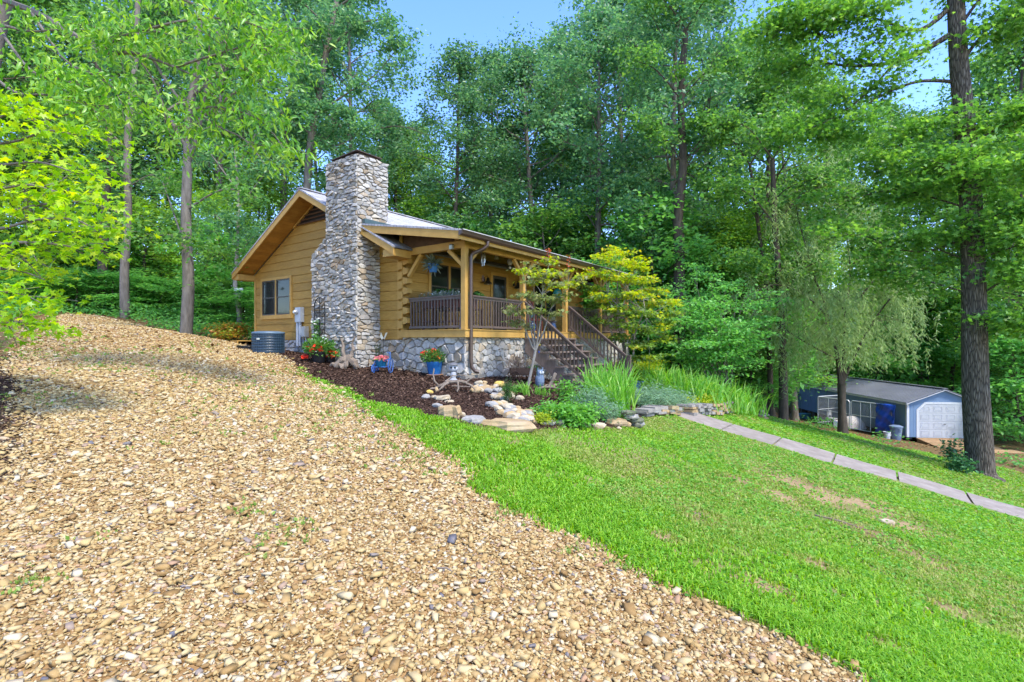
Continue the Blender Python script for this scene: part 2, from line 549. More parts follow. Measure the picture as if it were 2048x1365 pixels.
# concrete walkway: slabs with open joints, laid on the slope
conc = M("walkway_concrete", (.28, .24, .205), (.19, .155, .13), 4, .9, .25, 60, stain=(.19, .16, .13))
mb = MB()
s, k = 2.0, 0
while s < 14:
    L = 1.15
    for (a, e) in ((s + .022, s + L * .5), (s + L * .5, s + L - .022)):
        vs = []
        for (u, q) in ((3.15, a), (4.55, a), (4.55, e), (3.15, e)):
            p = H(u, -q); pc = H(3.85, -q); z = .75 * gz(pc[0], pc[1]) + .25 * gz(p[0], p[1])   # the slabs lie nearly level across the slope
            vs.append((p[0], p[1], z + .05))
        mb.add([(x, y, z - .22) for x, y, z in vs] + vs, [(3, 2, 1, 0), (4, 5, 6, 7), (0, 1, 5, 4), (1, 2, 6, 5), (2, 3, 7, 6), (3, 0, 4, 7)])
    s += L
tag(mb.build("path", conc), kind="structure")

# ------------------------------------------------------------------ gravel stones, grass, mulch chips
CUBE_V = np.array([(-1, -1, -1), (1, -1, -1), (1, 1, -1), (-1, 1, -1), (-.8, -.8, 1), (.8, -.8, 1), (.8, .8, 1), (-.8, .8, 1)], float) * .8
CUBE_F = np.array([(0, 2, 1), (0, 3, 2), (4, 5, 6), (4, 6, 7), (0, 1, 5), (0, 5, 4), (1, 2, 6), (1, 6, 5), (2, 3, 7), (2, 7, 6), (3, 0, 4), (3, 4, 7)])
def stones(P, size, flat=.5):
    """angular chips: boxes with every corner pushed about"""
    v, f = CUBE_V, CUBE_F
    n, nv = len(P), len(CUBE_V)
    V = v[None] * (1 + rng.normal(size=(n, nv, 1)) * .16) + rng.normal(size=(n, nv, 3)) * .2
    ax = np.stack([1.0 + rng.random(n) * .55, .6 + rng.random(n) * .4, flat * (.5 + rng.random(n) * .7)], -1)
    V = V * ax[:, None, :]
    a, t = rng.random(n) * 6.283, rng.normal(size=n) * .33
    ca, sa, ct, st = np.cos(a)[:, None], np.sin(a)[:, None], np.cos(t)[:, None], np.sin(t)[:, None]
    x, y, z = V[..., 0], V[..., 1], V[..., 2]
    x, z = x * ct - z * st, x * st + z * ct
    x, y = x * ca - y * sa, x * sa + y * ca
    V = np.stack([x, y, z], -1) * (np.asarray(size) / 2)[:, None, None] + np.asarray(P)[:, None, :]
    return V.reshape(-1, 3), (f[None] + (np.arange(n) * nv)[:, None, None]).reshape(-1, 3)
def scatter(y0, y1, dens, poly=None, wedge=1.16, pad=.9, xlo=-60, xhi=60):
    ym = (y0 + y1) / 2
    w = wedge * y1 + pad
    n = int(dens * 2 * w * (y1 - y0))
    y = y0 + (y1 - y0) * rng.random(n)
    x = (rng.random(n) * 2 - 1) * w
    ok = (np.abs(x) < wedge * y + pad) & (x > xlo) & (x < xhi)
    x, y = x[ok], y[ok]
    return x, y
GP, GS = [], []
for y0, y1, dens, smin in ((.9, 2.6, 5200, .0155), (2.6, 4.5, 3600, .0175), (4.5, 7.5, 1900, .022), (7.5, 12, 800, .031), (12, 23, 190, .05)):
    x, y = scatter(y0, y1, dens, xhi=4)
    d = sdf(GRAVEL, x, y) + (vnoise(x, y, .35, 1) - .5) * .22 + (vnoise(x, y, 1.3, 9) - .5) * .3
    ok = d > -.06 + rng.normal(size=len(x)) * .1
    x, y = x[ok], y[ok]
    s = smin * np.exp(rng.normal(size=len(x)) * .42 + .05)
    s = np.where(rng.random(len(x)) < .02, s * 2.0, s)
    s = np.minimum(s, .075)
    GP.append(np.stack([x, y, gz(x, y) + s * (.05 + .35 * rng.random(len(x)))], -1)); GS.append(s)
GP, GS = np.vstack(GP), np.concatenate(GS)
V, Fc = stones(GP, GS)
m, nt, b = newmat("gravel_stone")
g = nt.nodes.new("ShaderNodeNewGeometry")
col = _ramp(nt, g.outputs["Random Per Island"], [(0, (0.189, 0.107, 0.034)), (.14, (0.284, 0.172, 0.060)), (.34, (0.361, 0.245, 0.095)), (.55, (0.404, 0.288, 0.120)), (.78, (0.447, 0.344, 0.176)), (.92, (0.473, 0.400, 0.267)), (.965, (0.344, 0.198, 0.103)), (.99, (0.206, 0.172, 0.146)), (1, (0.095, 0.095, 0.112))])
col = _mix(nt, col, (.38, .26, .12), _ramp(nt, _noise(nt, _map(nt), 45), [(.5, 0), (.75, .5)]))
nt.links.new(col, b.inputs["Base Color"]); b.inputs["Roughness"].default_value = .8; b.inputs["Specular IOR Level"].default_value = .25
o = link("gravel", np_mesh("gravel", V, Fc, m))
tag(o, "tan and cream crushed stone covering the drive", "gravel", kind="stuff")

# grass blades and broadleaf weeds of the lawn
g1 = ML("grass_blade", [(.09, .24, .012), (.14, .33, .016), (.20, .40, .025), (.28, .43, .04)], .4, .5, .25)
nt = g1.node_tree
gg = [n for n in nt.nodes if n.type == 'NEW_GEOMETRY'][0]
dry = _ramp(nt, gg.outputs["Random Per Island"], [(0, (.15, .25, .03)), (.5, (.23, .32, .05)), (.8, (.32, .35, .09)), (1, (.42, .37, .15))])
rp = [n for n in nt.nodes if n.type == 'VALTORGB'][0]
old = rp.outputs[0]
tgt = [l.to_socket for l in nt.links if l.from_socket == old]
la = nt.nodes.new("ShaderNodeAttribute"); la.attribute_name = "lush"
mixed = _mix(nt, dry, old, _ramp(nt, la.outputs["Fac"], [(.1, 0), (.7, 1)]))
for t_ in tgt: nt.links.new(mixed, t_)
g2 = ML("weed_leaf", [(.09, .26, .035), (.15, .35, .04), (.23, .41, .06)], .38, .5, .25)
def keep_lawn(x, y, thin):
    d = sdf(LAWN, x, y) + (vnoise(x, y, .35, 1) - .5) * .3 + (vnoise(x, y, 1.1, 2) - .5) * .2
    w = sdf(WALK, x, y)
    dens = np.clip(1.0 - thin * bare(x, y), 0, 1) * np.clip(.22 + 2.4 * vnoise(x, y, .8, 3) * vnoise(x, y, .23, 6), .1, 1)
    return (d > -.16 * rng.random(len(x)) ** 2) & (w < -.06) & (rng.random(len(x)) < dens)
BP, BS, BL = [], [], []
for y0, y1, dens, L, wd in ((1.6, 3.5, 7000, .055, .0055), (3.5, 5.5, 4600, .06, .0075), (5.5, 8.5, 2300, .05, .011), (8.5, 13, 1000, .045, .017), (13, 30, 300, .055, .034)):
    x, y = scatter(y0, y1, dens, xlo=-8, wedge=1.1)
    ok = keep_lawn(x, y, .95)
    x, y = x[ok], y[ok]
    lush = vnoise(x, y, 1.6, 8)
    near = np.clip(1 - pdist(_ge, x, y, False) / 2.2, 0, 1)
    BL.append(np.clip(.25 + .9 * near + 1.3 * (lush - .5) + .7 * (vnoise(x, y, .4, 31) - .5) - .9 * bare(x, y), 0, 1))
    BP.append(np.stack([x, y, gz(x, y) - .004], -1))
    BS.append(np.stack([L * (.4 + .5 * rng.random(len(x)) + .9 * lush * near + .45 * vnoise(x, y, .3, 33) ** 2), np.full(len(x), wd)], -1))
BP, BS, BL = np.vstack(BP), np.vstack(BS), np.concatenate(BL)
n = len(BP)
az = rng.random(n) * 6.283
lean = .25 + .8 * rng.random(n)
dx, dy = np.cos(az), np.sin(az)
L, wd = BS[:, 0:1], BS[:, 1:2]
side = np.stack([-dy, dx, np.zeros(n)], -1) * wd
mid = BP + np.stack([dx * .25 * lean, dy * .25 * lean, np.full(n, .62)], -1) * L
tip = BP + np.stack([dx * lean, dy * lean, .95 - .35 * lean], -1) * L
V = np.stack([BP - side, BP + side, mid + side * .7, mid - side * .7, tip], 1).reshape(-1, 3)
q = (np.arange(n) * 5)[:, None]
Fc = np.concatenate([np.stack([q[:, 0], q[:, 0] + 1, q[:, 0] + 2], -1), np.stack([q[:, 0], q[:, 0] + 2, q[:, 0] + 3], -1), np.stack([q[:, 0] + 3, q[:, 0] + 2, q[:, 0] + 4], -1)])
gme = np_mesh("grass", V, Fc, g1)
gme.attributes.new("lush", 'FLOAT', 'POINT').data.foreach_set("value", np.repeat(BL, 5).astype(np.float32))
tag(link("grass", gme), "short bright green grass of the sloping lawn", "grass", kind="stuff")
WPs, WSz = [], []
for y0, y1, dens, L in ((1.8, 4, 420, .035), (4, 7, 330, .04), (7, 12, 190, .055), (12, 28, 50, .09)):
    x, y = scatter(y0, y1, dens, xlo=-6, wedge=1.1)
    ok = keep_lawn(x, y, .6) & ((x - y * .25) + 3 * vnoise(x, y, 1.4, 12) > 1.4)
    x, y = x[ok], y[ok]
    r = 3
    for _ in range(r):
        ex, ey = x + rng.normal(size=len(x)) * .02, y + rng.normal(size=len(x)) * .02
        WPs.append(np.stack([ex, ey, gz(ex, ey) + .012 + .02 * rng.random(len(x))], -1)); WSz.append(L * (.6 + .7 * rng.random(len(x))))
V, Fc = leafV(np.vstack(WPs), np.concatenate(WSz), 'oval', up=.6, droop=.05)
tag(link("ground_cover", np_mesh("ground_cover", V, Fc, g2)), "low broadleaf weeds and clover growing through the lawn", "weeds", kind="stuff")
# weeds standing in the gravel
wp = []
for px, py, r, nn in ((820, 905, .5, 60), (870, 935, .4, 70), (880, 865, .5, 60), (760, 830, .6, 60), (495, 1025, .16, 40), (575, 1080, .16, 40), (600, 1050, .1, 18), (1020, 1030, .16, 50), (50, 1170, .12, 40), (210, 1078, .1, 20), (935, 970, .12, 16), (1150, 1105, .1, 20), (1215, 1130, .12, 20), (1270, 1120, .12, 18),
                      (180, 740, .9, 80), (120, 710, 1.0, 120), (240, 730, .9, 60), (330, 705, 1.0, 60), (430, 760, .9, 60), (420, 830, .7, 40), (300, 880, .5, 20), (490, 800, .8, 60), (560, 780, .8, 80), (640, 800, .7, 100), (700, 830, .6, 90), (780, 870, .5, 50), (100, 800, .8, 60), (60, 680, 1.2, 150), (660, 860, .4, 30), (520, 865, .4, 30), (690, 905, .3, 18), (30, 660, 1.0, 120), (380, 690, 1.4, 60), (560, 745, .7, 70)):
    c = G(px, py)
    e = rng.normal(size=(nn, 2)) * r * .6
    x, y = c[0] + e[:, 0], c[1] + e[:, 1]
    wp.append(np.stack([x, y, gz(x, y) + .01, np.full(nn, .016 + .0035 * c[1])], -1))
wp = np.vstack(wp)
wp = wp[rng.random(len(wp)) < .5]
wp = np.repeat(wp, 4, 0)
T = rng.normal(size=(len(wp), 3)); T[:, 2] = np.abs(T[:, 2]) + .5
V, Fc = leafV(wp[:, :3] + rng.normal(size=(len(wp), 3)) * [.02, .02, .004], wp[:, 3] * (.6 + .9 * rng.random(len(wp))), 'kite', up=.3, T=unit(T))
g3 = ML("gravel_weed", [(.13, .23, .03), (.2, .3, .05), (.3, .34, .08)], .35)
tag(link("weeds", np_mesh("weeds", V, Fc, g3)), "sparse green weeds sprouting through the gravel drive", "weeds", kind="stuff")
# shredded bark in the beds
MPs, MZ = [], []
for y0, y1, dens, sz in ((3, 9, 900, .035), (9, 12, 800, .045), (12, 20, 380, .065)):
    x, y = scatter(y0, y1, dens, xlo=-14, xhi=9, wedge=1.1)
    ok = (np.maximum(sdf(BED, x, y), sdf(LMULCH, x, y) + (vnoise(x, y, .8, 21) - .5) * .8) > .02)
    x, y = x[ok], y[ok]
    MPs.append(np.stack([x, y, gz(x, y) + .012 * rng.random(len(x)) + .004], -1)); MZ.append(sz * (.5 + rng.random(len(x))))
V, Fc = leafV(np.vstack(MPs), np.concatenate(MZ), 'kite', up=.75, droop=0)
mm = ML("bark_mulch", [(.022, .012, .009), (.05, .027, .018), (.085, .048, .032), (.15, .095, .065)], 0, .9, .1, 0)
tag(link("mulch", np_mesh("mulch", V, Fc, mm)), "dark shredded bark mulch in the planting beds", "mulch", kind="stuff")
# dead leaves scattered on the forest floor and on the upper drive
x = np.concatenate([-30 + 34 * rng.random(9000), 6 + 34 * rng.random(7000)]); y = np.concatenate([10 + 26 * rng.random(9000), 14 + 30 * rng.random(7000)])
ok = (sdf(LAWN, x, y) < -.1) & (sdf(BED, x, y) < 0) & ((sdf(GRAVEL, x, y) < .3) | ((y > 13) & (rng.random(len(x)) < .5)))
x, y = x[ok], y[ok]
ll = ML("dead_leaf", [(.10, .055, .02), (.2, .11, .045), (.3, .18, .08)], .1, .8, .1, 0)
V, Fc = leafV(np.stack([x, y, gz(x, y) + .02], -1), .1 + .08 * rng.random(len(x)), 'kite', up=.8, droop=0)
tag(link("leaf_litter", np_mesh("leaf_litter", V, Fc, ll)), "brown dead leaves under the trees", "leaves", kind="stuff")
# ------------------------------------------------------------------ the cabin (local frame: x along the porch, y along the gable wall, z from eye level)
cabin = thing("log_cabin", "ochre log cabin with stone chimney, covered front porch and grey shingle roof", "cabin", H(0, 0), HROT)
ochre = M("ochre_stain", (.40, .232, .054), (.285, .155, .03), 4.5, .65, .06, 18, isl=.10, spec=.25, sc=(1, 1, 9), stain=(.24, .125, .028))
trim = M("ochre_trim", (.45, .265, .068), (.37, .21, .05), 5, .6, .02, 12, isl=.05)
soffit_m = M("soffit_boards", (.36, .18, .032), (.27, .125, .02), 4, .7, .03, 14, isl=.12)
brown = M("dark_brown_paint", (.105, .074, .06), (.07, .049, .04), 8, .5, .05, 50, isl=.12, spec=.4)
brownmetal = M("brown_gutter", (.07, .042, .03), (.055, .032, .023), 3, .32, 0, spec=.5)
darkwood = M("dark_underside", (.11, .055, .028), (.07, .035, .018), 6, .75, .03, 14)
glass = M("window_glass", (.010, .013, .014), (.016, .02, .018), 2, .08, 0, spec=.25)
bronze = M("bronze_sash", (.06, .05, .042), None, 5, .4)
shingle = None
m, nt, b = newmat("grey_shingles")
vec = _map(nt, 'Object')
br = nt.nodes.new("ShaderNodeTexBrick")
br.inputs["Scale"].default_value = 1.0
br.inputs["Brick Width"].default_value = .34; br.inputs["Row Height"].default_value = .13
br.inputs["Mortar Size"].default_value = .008
br.inputs["Color1"].default_value = (.27, .265, .28, 1); br.inputs["Color2"].default_value = (.40, .39, .41, 1); br.inputs["Mortar"].default_value = (.12, .12, .13, 1)
nt.links.new(vec, br.inputs["Vector"])
c = _mix(nt, br.outputs["Color"], (.3, .28, .27), _ramp(nt, _noise(nt, vec, 5), [(.45, 0), (.7, .6)]))
nt.links.new(c, b.inputs["Base Color"]); b.inputs["Roughness"].default_value = .9
bn = nt.nodes.new("ShaderNodeBump"); bn.inputs["Strength"].default_value = .5; bn.inputs["Distance"].default_value = .02
nt.links.new(br.outputs["Fac"], bn.inputs["Height"]); bn.invert = True; nt.links.new(bn.outputs[0], b.inputs["Normal"])
shingle = m
U1, V0, V1 = 10.4, 2.35, 10.67
VR = 6.51
RZ = lambda v: 4.95 - .517 * abs(v - VR)            # top of the main roof
# --- log walls
def logwall(mb, z0, ncourse, h, lim, tov):
    """courses of chamfered logs; lim(z) gives the run, tov(s, out, z) the point"""
    prof = [(-.14, 0), (-.022, 0), (0, .016), (0, h - .016), (-.022, h), (-.14, h)]
    for k in range(ncourse):
        a = z0 + k * h
        la, lb = [], []
        for o, dz in prof:
            lo, hi = lim(a + dz)
            la.append(lo); lb.append(hi)
        if max(la[i] - lb[i] for i in range(6)) > -.05 and (lb[1] - la[1]) < .1: continue
        A = [tov(la[i], prof[i][0], a + prof[i][1]) for i in range(6)]
        B = [tov(max(lb[i], la[i]), prof[i][0], a + prof[i][1]) for i in range(6)]
        mb.add(A + B, [tuple(range(6)), tuple(reversed(range(6, 12)))] + [(i, (i + 1) % 6, (i + 1) % 6 + 6, i + 6) for i in range(6)])
ZB, LH = .06, .281
def glim(z):
    t = (4.70 - z) / .517
    return max(V0, VR - t), min(V1, VR + t)
mb = MB()
logwall(mb, ZB, 17, LH, glim, lambda s, o, z: (-o, s, z))
logwall(mb, ZB, 17, LH, glim, lambda s, o, z: (U1 + o, s, z))
mb.box(.14, .2, V0 + .2, V1 - .2, 0, 2.3)
mb.build("gable_wall", ochre, cabin)
mb = MB()
logwall(mb, ZB + LH, 10, LH, lambda z: (.15, U1 - .15), lambda s, o, z: (s, V0 - o, z))
logwall(mb, ZB, 9, LH, lambda z: (.15, U1 - .15), lambda s, o, z: (s, V1 + o, z))
mb.build("porch_wall", ochre, cabin)
def piece(name, poly, vec):
    MB().prism(poly, vec).build(name, trim, cabin)
for k in range(9):                                    # dovetailed log ends at the visible corners
    a = ZB + k * LH
    piece("corner_log", [(-.035, V0, a + .05), (-.035, V0 + .17, a + .02), (-.035, V0 + .17, a + LH - .03), (-.035, V0, a + LH - .06)], (.16, 0, 0))
    b_ = a + LH * .5
    if 0 < k < 8:
        piece("corner_log", [(-.01, V0 - .001, b_ + .01), (-.01, V0 - .2, b_ + .05), (-.01, V0 - .2, b_ + LH - .1), (-.01, V0 - .001, b_ + LH - .05)], (.17, 0, 0))
    piece("corner_log", [(.0, V1 - .001, a + .03), (.0, V1 + .06, a + .07), (.0, V1 + .06, a + LH - .07), (.0, V1 - .001, a + LH - .03)], (.17, 0, 0))
    piece("corner_log", [(U1 - .15, V0 - .001, a + .03), (U1 - .15, V0 - .2, a + .06), (U1 - .15, V0 - .2, a + LH - .06), (U1 - .15, V0 - .001, a + LH - .03)], (.15, 0, 0))
MB().box(-.03, 0.0, V0 + .17, V0 + .2, ZB, 2.55).build("corner_board", trim, cabin)
MB().box(-.035, .1, V1 - .09, V1 - .0015, ZB, 2.35).build("corner_board", trim, cabin)
# gable vent
mb = MB()
zz = 4.05
for k in range(5):
    t = (4.68 - zz) / .517
    mb.bar((-.02, VR - t, zz), (-.02, VR + t, zz), .03, .09, (1, 0, .8))
    zz += .13
mb.mi = 1
mb.prism([(-.004, VR - 1.28, 4.02), (-.004, VR + 1.28, 4.02), (-.004, VR, 4.68)], (.002, 0, 0))
mb.mi = 2
for s in (-1, 1):
    mb.bar((-.03, VR + s * 1.42, 3.97), (-.03, VR, 4.70), .05, .07, (1, 0, 0))
mb.build("gable_vent", [darkwood, M("vent_dark", (.015, .01, .008)), trim], cabin)
# --- roof
mb = MB()
ue0, ue1 = -.69, 11.09
def slab(va, za, vb, zb, t):
    for (x0, x1) in ((ue0, ue1),):
        mb.add([(x0, va, za - t), (x1, va, za - t), (x1, vb, zb - t), (x0, vb, zb - t), (x0, va, za), (x1, va, za), (x1, vb, zb), (x0, vb, zb)],
               [(0, 3, 2, 1), (4, 5, 6, 7), (0, 1, 5, 4), (1, 2, 6, 5), (2, 3, 7, 6), (3, 0, 4, 7)])
ve = 11.09
slab(1.95, RZ(1.95), VR, 4.95, .05)
slab(VR, 4.95, ve, RZ(ve), .05)
slab(-.42, 2.73, 3.30, 3.37, .05)
roof = mb.build("roof", shingle, cabin)
mb = MB()
mb.bar((ue0 - .02, VR, 4.955), (ue1 + .02, VR, 4.955), .22, .03)
mb.build("ridge_cap", shingle, roof)
def board(mb, va, za, vb, zb, h, x0, x1):
    mb.add([(x0, va, za - h), (x1, va, za - h), (x1, vb, zb - h), (x0, vb, zb - h), (x0, va, za), (x1, va, za), (x1, vb, zb), (x0, vb, zb)],
           [(0, 3, 2, 1), (4, 5, 6, 7), (0, 1, 5, 4), (1, 2, 6, 5), (2, 3, 7, 6), (3, 0, 4, 7)])
mb = MB()
for x0, x1 in ((ue0 + .015, ue0 + .055), (ue1 - .055, ue1 - .015)):
    d = .052
    board(mb, 1.97, RZ(1.97) - d, VR, 4.95 - d, .2, x0, x1)
    board(mb, VR, 4.95 - d, ve - .02, RZ(ve - .02) - d, .2, x0, x1)
    board(mb, -.40, 2.735 - d, 3.28, 3.367 - d, .2, x0, x1)
mb.box(ue0 + .06, ue1 - .06, ve - .06, ve - .025, RZ(ve) - .25, RZ(ve) - .055)   # rear eave fascia
mb.box(ue0 + .06, ue1 - .06, -.395, -.36, 2.49, 2.68)                             # front eave fascia
mb.build("rake_board", trim, cabin)
mb = MB()
for k in range(33):                                                               # soffit planks under both slopes of the gable overhang
    for sgn in (-1, 1):
        a, e = VR + sgn * k * .14, VR + sgn * (k * .14 + .132)
        if abs(e - VR) > 4.5: continue
        if sgn < 0 and e < 2.0: continue
        mb.add([(ue0 + .057, a, RZ(a) - .2), (-.005, a, RZ(a) - .2), (-.005, e, RZ(e) - .2), (ue0 + .057, e, RZ(e) - .2),
                (ue0 + .057, a, RZ(a) - .18), (-.005, a, RZ(a) - .18), (-.005, e, RZ(e) - .18), (ue0 + .057, e, RZ(e) - .18)],
               [(0, 1, 2, 3), (7, 6, 5, 4), (0, 4, 5, 1), (1, 5, 6, 2), (2, 6, 7, 3), (3, 7, 4, 0)])
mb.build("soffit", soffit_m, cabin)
MB().box(ue0 + .06, -.002, V1 - .02, ve - .065, RZ(ve) - .27, RZ(ve) - .06).build("eave_return", trim, cabin)   # boxed eave returns
MB().box(ue0 + .06, .0, 2.0, 2.45, 2.33, 2.53).build("eave_return", trim, cabin)
MB().box(-.02, .02, V0 + .02, V0 + .12, 2.53, 3.1).build("end_stud", trim, cabin)
mb = MB()                                                                          # porch ceiling and the panel closing its end
board(mb, -.34, 2.66, 3.2, 3.27, .03, ue0 + .06, ue1 - .06)
mb.prism([(.03, .1, 2.63), (.03, V0, 2.63), (.03, V0, 3.08), (.03, .1, 2.70)], (.03, 0, 0))
mb.prism([(U1 - .06, .1, 2.63), (U1 - .06, V0, 2.63), (U1 - .06, V0, 3.08), (U1 - .06, .1, 2.70)], (.03, 0, 0))
for u in np.arange(.6, 10.4, .6):
    mb.bar((u, -.3, 2.58), (u, V0, 3.05), .05, .1)
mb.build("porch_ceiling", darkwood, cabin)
# --- gutter and downspout
mb = MB()
pr = [(-.40, 2.70), (-.40, 2.58), (-.45, 2.575), (-.50, 2.61), (-.53, 2.70), (-.515, 2.70), (-.49, 2.625), (-.415, 2.60), (-.415, 2.70)]
mb.prism([(ue0, v, z) for v, z in pr], (ue1 - ue0, 0, 0))
mb.box(ue0, ue0 + .004, -.52, -.405, 2.60, 2.695)
mb.mi = 1
mb.box(ue0 + .01, ue1, -.545, -.528, 2.695, 2.712)
gut = mb.build("gutter", [brownmetal, M("drip_edge", (.5, .48, .46), None, 4, .4, spec=.5)], cabin)
mb = MB()
mb.tube([(.36, -.46, 2.58), (.36, -.46, 2.48), (.30, -.36, 2.38), (.17, -.12, 2.28), (.14, -.085, 2.2), (.14, -.085, -.52), (.15, -.1, -.66), (.2, -.17, -.76), (.27, -.25, -.78)], [.05] * 9, 10)
mb.build("downspout", brownmetal, cabin, True)
# --- porch: deck, posts, beams, braces
mb = MB()
mb.box(-.03, U1, -.03, V0 - .025, .28, .318)
mb.build("porch_floor", M("deck_boards", (.30, .19, .09), (.22, .13, .06), 4, .8, .1, sc=(6, 1, 1)), cabin)
mb = MB()
mb.box(-.035, U1 + .01, -.07, -.032, .12, .30)
mb.box(-.07, -.032, -.07, V0 - .02, .12, .30)
mb.box(-.09, U1 + .02, -.09, -.03, .302, .325)
mb.box(-.09, -.03, -.03, V0 - .02, .302, .325)
mb.build("deck_fascia", trim, cabin)
PU = [0.0, 2.62, 5.14, 7.75, 10.26]
for u in PU:
    mb = MB()
    mb.box(u, u + .14, 0, .14, .327, 2.425)
    mb.build("porch_post", trim, cabin)
mb = MB()
mb.box(-.01, U1 + .01, .003, .137, 2.426, 2.64)
mb.box(.003, .137, .14, V0 - .2, 2.43, 2.62)
mb.box(.0, .14, .22, .36, 2.64, 2.70)
mb.build("porch_beam", trim, cabin)
for u in PU:
    for s in (-1, 1):
        if (u == 0 and s < 0) or (u > 10 and s > 0): continue
        mb = MB()
        a = u + .07 + s * .06
        mb.bar((a, .07, 1.98), (a + s * .42, .07, 2.42), .09, .1, (0, 1, 0))
        mb.build("brace", trim, cabin)
for v0, s in ((.12, 1), (V0 - .19, -1)):
    mb = MB()
    mb.bar((.07, v0, 1.98 if s > 0 else 1.85), (.07, v0 + s * .5, 2.42), .09, .1, (1, 0, 0))
    mb.build("brace", trim, cabin)
# --- railings
def railing(p, q, zt=1.21, zb=.40, sl=(0, 0), sp=.118, cap=True):
    p, q = Vector(p), Vector(q)
    L = (q - p).length
    d = (q - p) / L
    mb = MB()
    P = lambda t, z: (p.x + d.x * t, p.y + d.y * t, z + (sl[0] + (sl[1] - sl[0]) * t / L))
    mb.bar(P(0, zt), P(L, zt), .10, .035)
    mb.bar(P(0, zt - .05), P(L, zt - .05), .038, .07)
    mb.bar(P(0, zb), P(L, zb), .045, .06)
    n = max(2, int(round(L / sp)))
    for k in range(n):
        t = (k + .5) / n * L
        mb.bar(P(t, zb), P(t, zt - .03), .035, .035, (d.x, d.y, 0))
    return mb
for p, q in (((.07, .15, 0), (.07, 2.14, 0)), ((.15, .07, 0), (2.61, .07, 0)), ((5.29, .07, 0), (7.74, .07, 0)), ((7.9, .07, 0), (10.25, .07, 0)), ((10.33, .15, 0), (10.33, 2.14, 0))):
    railing(p, q).build("railing", brown, cabin)
# --- staircase
ST0, ST1, RISE, RUN = 2.60, 5.2, .205, .265
stw = M("stair_brown", (.19, .14, .115), (.13, .095, .077), 6, .6, .1, 40, isl=.1, sc=(1, 6, 1))
stair = link("staircase", MB().box(ST0 + .06, ST1 - .06, -.12, -.075, -.05, .1).mesh("staircase", stw), cabin)
for u in (ST0, ST1 - .05, (ST0 + ST1) / 2):
    mb = MB()
    pts = [(u, -.075, .28), (u, -.075, -.32)]
    lowd = .075 + RUN * 8
    pts.append((u, -lowd, .28 - RISE * 8 - .42))
    pts.append((u, -lowd - .0, .28 - RISE * 8 - .03))
    for k in range(8, 0, -1):
        d = .075 + RUN * k
        z = .32 - RISE * k - .04
        pts.append((u, -d, z)) if k != 8 else None
        pts.append((u, -d + RUN, z))
        if k > 1: pts.append((u, -d + RUN, z + RISE))
    q, seen = [], None
    for p in pts:
        if seen is None or (Vector(p) - Vector(seen)).length > 1e-4: q.append(p); seen = p
    mb.prism(q, (.05, 0, 0))
    mb.build("stringer", stw, stair)
for k in range(1, 9):
    mb = MB()
    d = .075 + RUN * (k - 1)
    z = .32 - RISE * k
    mb.box(ST0 - .03, ST1 + .03, -d - RUN - .025, -d - RUN + .115, z - .038, z)
    mb.box(ST0 - .03, ST1 + .03, -d - RUN + .125, -d - .0, z - .038, z)
    mb.build("tread", stw, stair)
for u in (ST0 - .02, ST1 + .02):
    dn = .08 + RUN * 8 + .02
    sl = (0, -(RISE / RUN) * (dn - .1))
    railing((u, -.1, 0), (u, -dn + .05, 0), zt=1.18, zb=.50, sl=sl, sp=.125).build("handrail", brown, stair)
    mb = MB()
    zt = 1.22 + sl[1]
    mb.box(u - .055, u + .055, -dn - .07, -dn + .045, -1.75, zt - .03)
    mb.box(u - .065, u + .065, -dn - .08, -dn + .055, zt - .03, zt)
    mb.build("newel_post", brown, stair)
# --- windows and door
def window(p0, s, up, w, h, n, fw=.09, sill=True, name="window", meeting=.5):
    """p0 lower corner, s unit run, n outward"""
    p0, s, up, n = map(Vector, (p0, s, up, n))
    X = lambda a, b, o: tuple(p0 + s * a + up * b + n * o)
    def bx(mb, a0, a1, b0, b1, o0, o1):
        mb.add([X(a0, b0, o0), X(a1, b0, o0), X(a1, b1, o0), X(a0, b1, o0), X(a0, b0, o1), X(a1, b0, o1), X(a1, b1, o1), X(a0, b1, o1)],
               [(0, 3, 2, 1), (4, 5, 6, 7), (0, 1, 5, 4), (1, 2, 6, 5), (2, 3, 7, 6), (3, 0, 4, 7)])
    mb = MB()
    bx(mb, 0, fw, 0, h, .0, .055); bx(mb, w - fw, w, 0, h, .0, .055)
    bx(mb, fw, w - fw, h - fw, h, .0, .053); bx(mb, fw, w - fw, 0, fw * .6, .0, .053)
    bx(mb, w / 2 - .035, w / 2 + .035, fw * .6, h - fw, .0, .05)
    wd = mb.build(name, trim, cabin)
    if sill:
        mb = MB(); bx(mb, -.05, w + .05, -.09, -.002, .0, .07); mb.build("sill", trim, wd)
    for a0, a1 in ((fw, w / 2 - .035), (w / 2 + .035, w - fw)):
        mb = MB(); b0, b1 = fw * .6, h - fw; t = .045
        bx(mb, a0, a0 + t, b0, b1, .0, .035); bx(mb, a1 - t, a1, b0, b1, .0, .035)
        bx(mb, a0 + t, a1 - t, b0, b0 + t, .0, .034); bx(mb, a0 + t, a1 - t, b1 - t, b1, .0, .034)
        m_ = b0 + (b1 - b0) * meeting
        bx(mb, a0 + t, a1 - t, m_ - .02, m_ + .02, .0, .033)
        mb.build("sash", bronze, wd)
        mb = MB(); bx(mb, a0 + t, a1 - t, b0 + t, b1 - t, .002, .014); mb.build("pane", glass, wd)
    return wd
window((0, 10.16, .92), (0, -1, 0), (0, 0, 1), 2.09, 1.42, (-1, 0, 0))
window((.98, V0, .95), (1, 0, 0), (0, 0, 1), 1.8, 1.52, (0, -1, 0))
window((6.6, V0, .95), (1, 0, 0), (0, 0, 1), 1.8, 1.52, (0, -1, 0))
mb = MB()
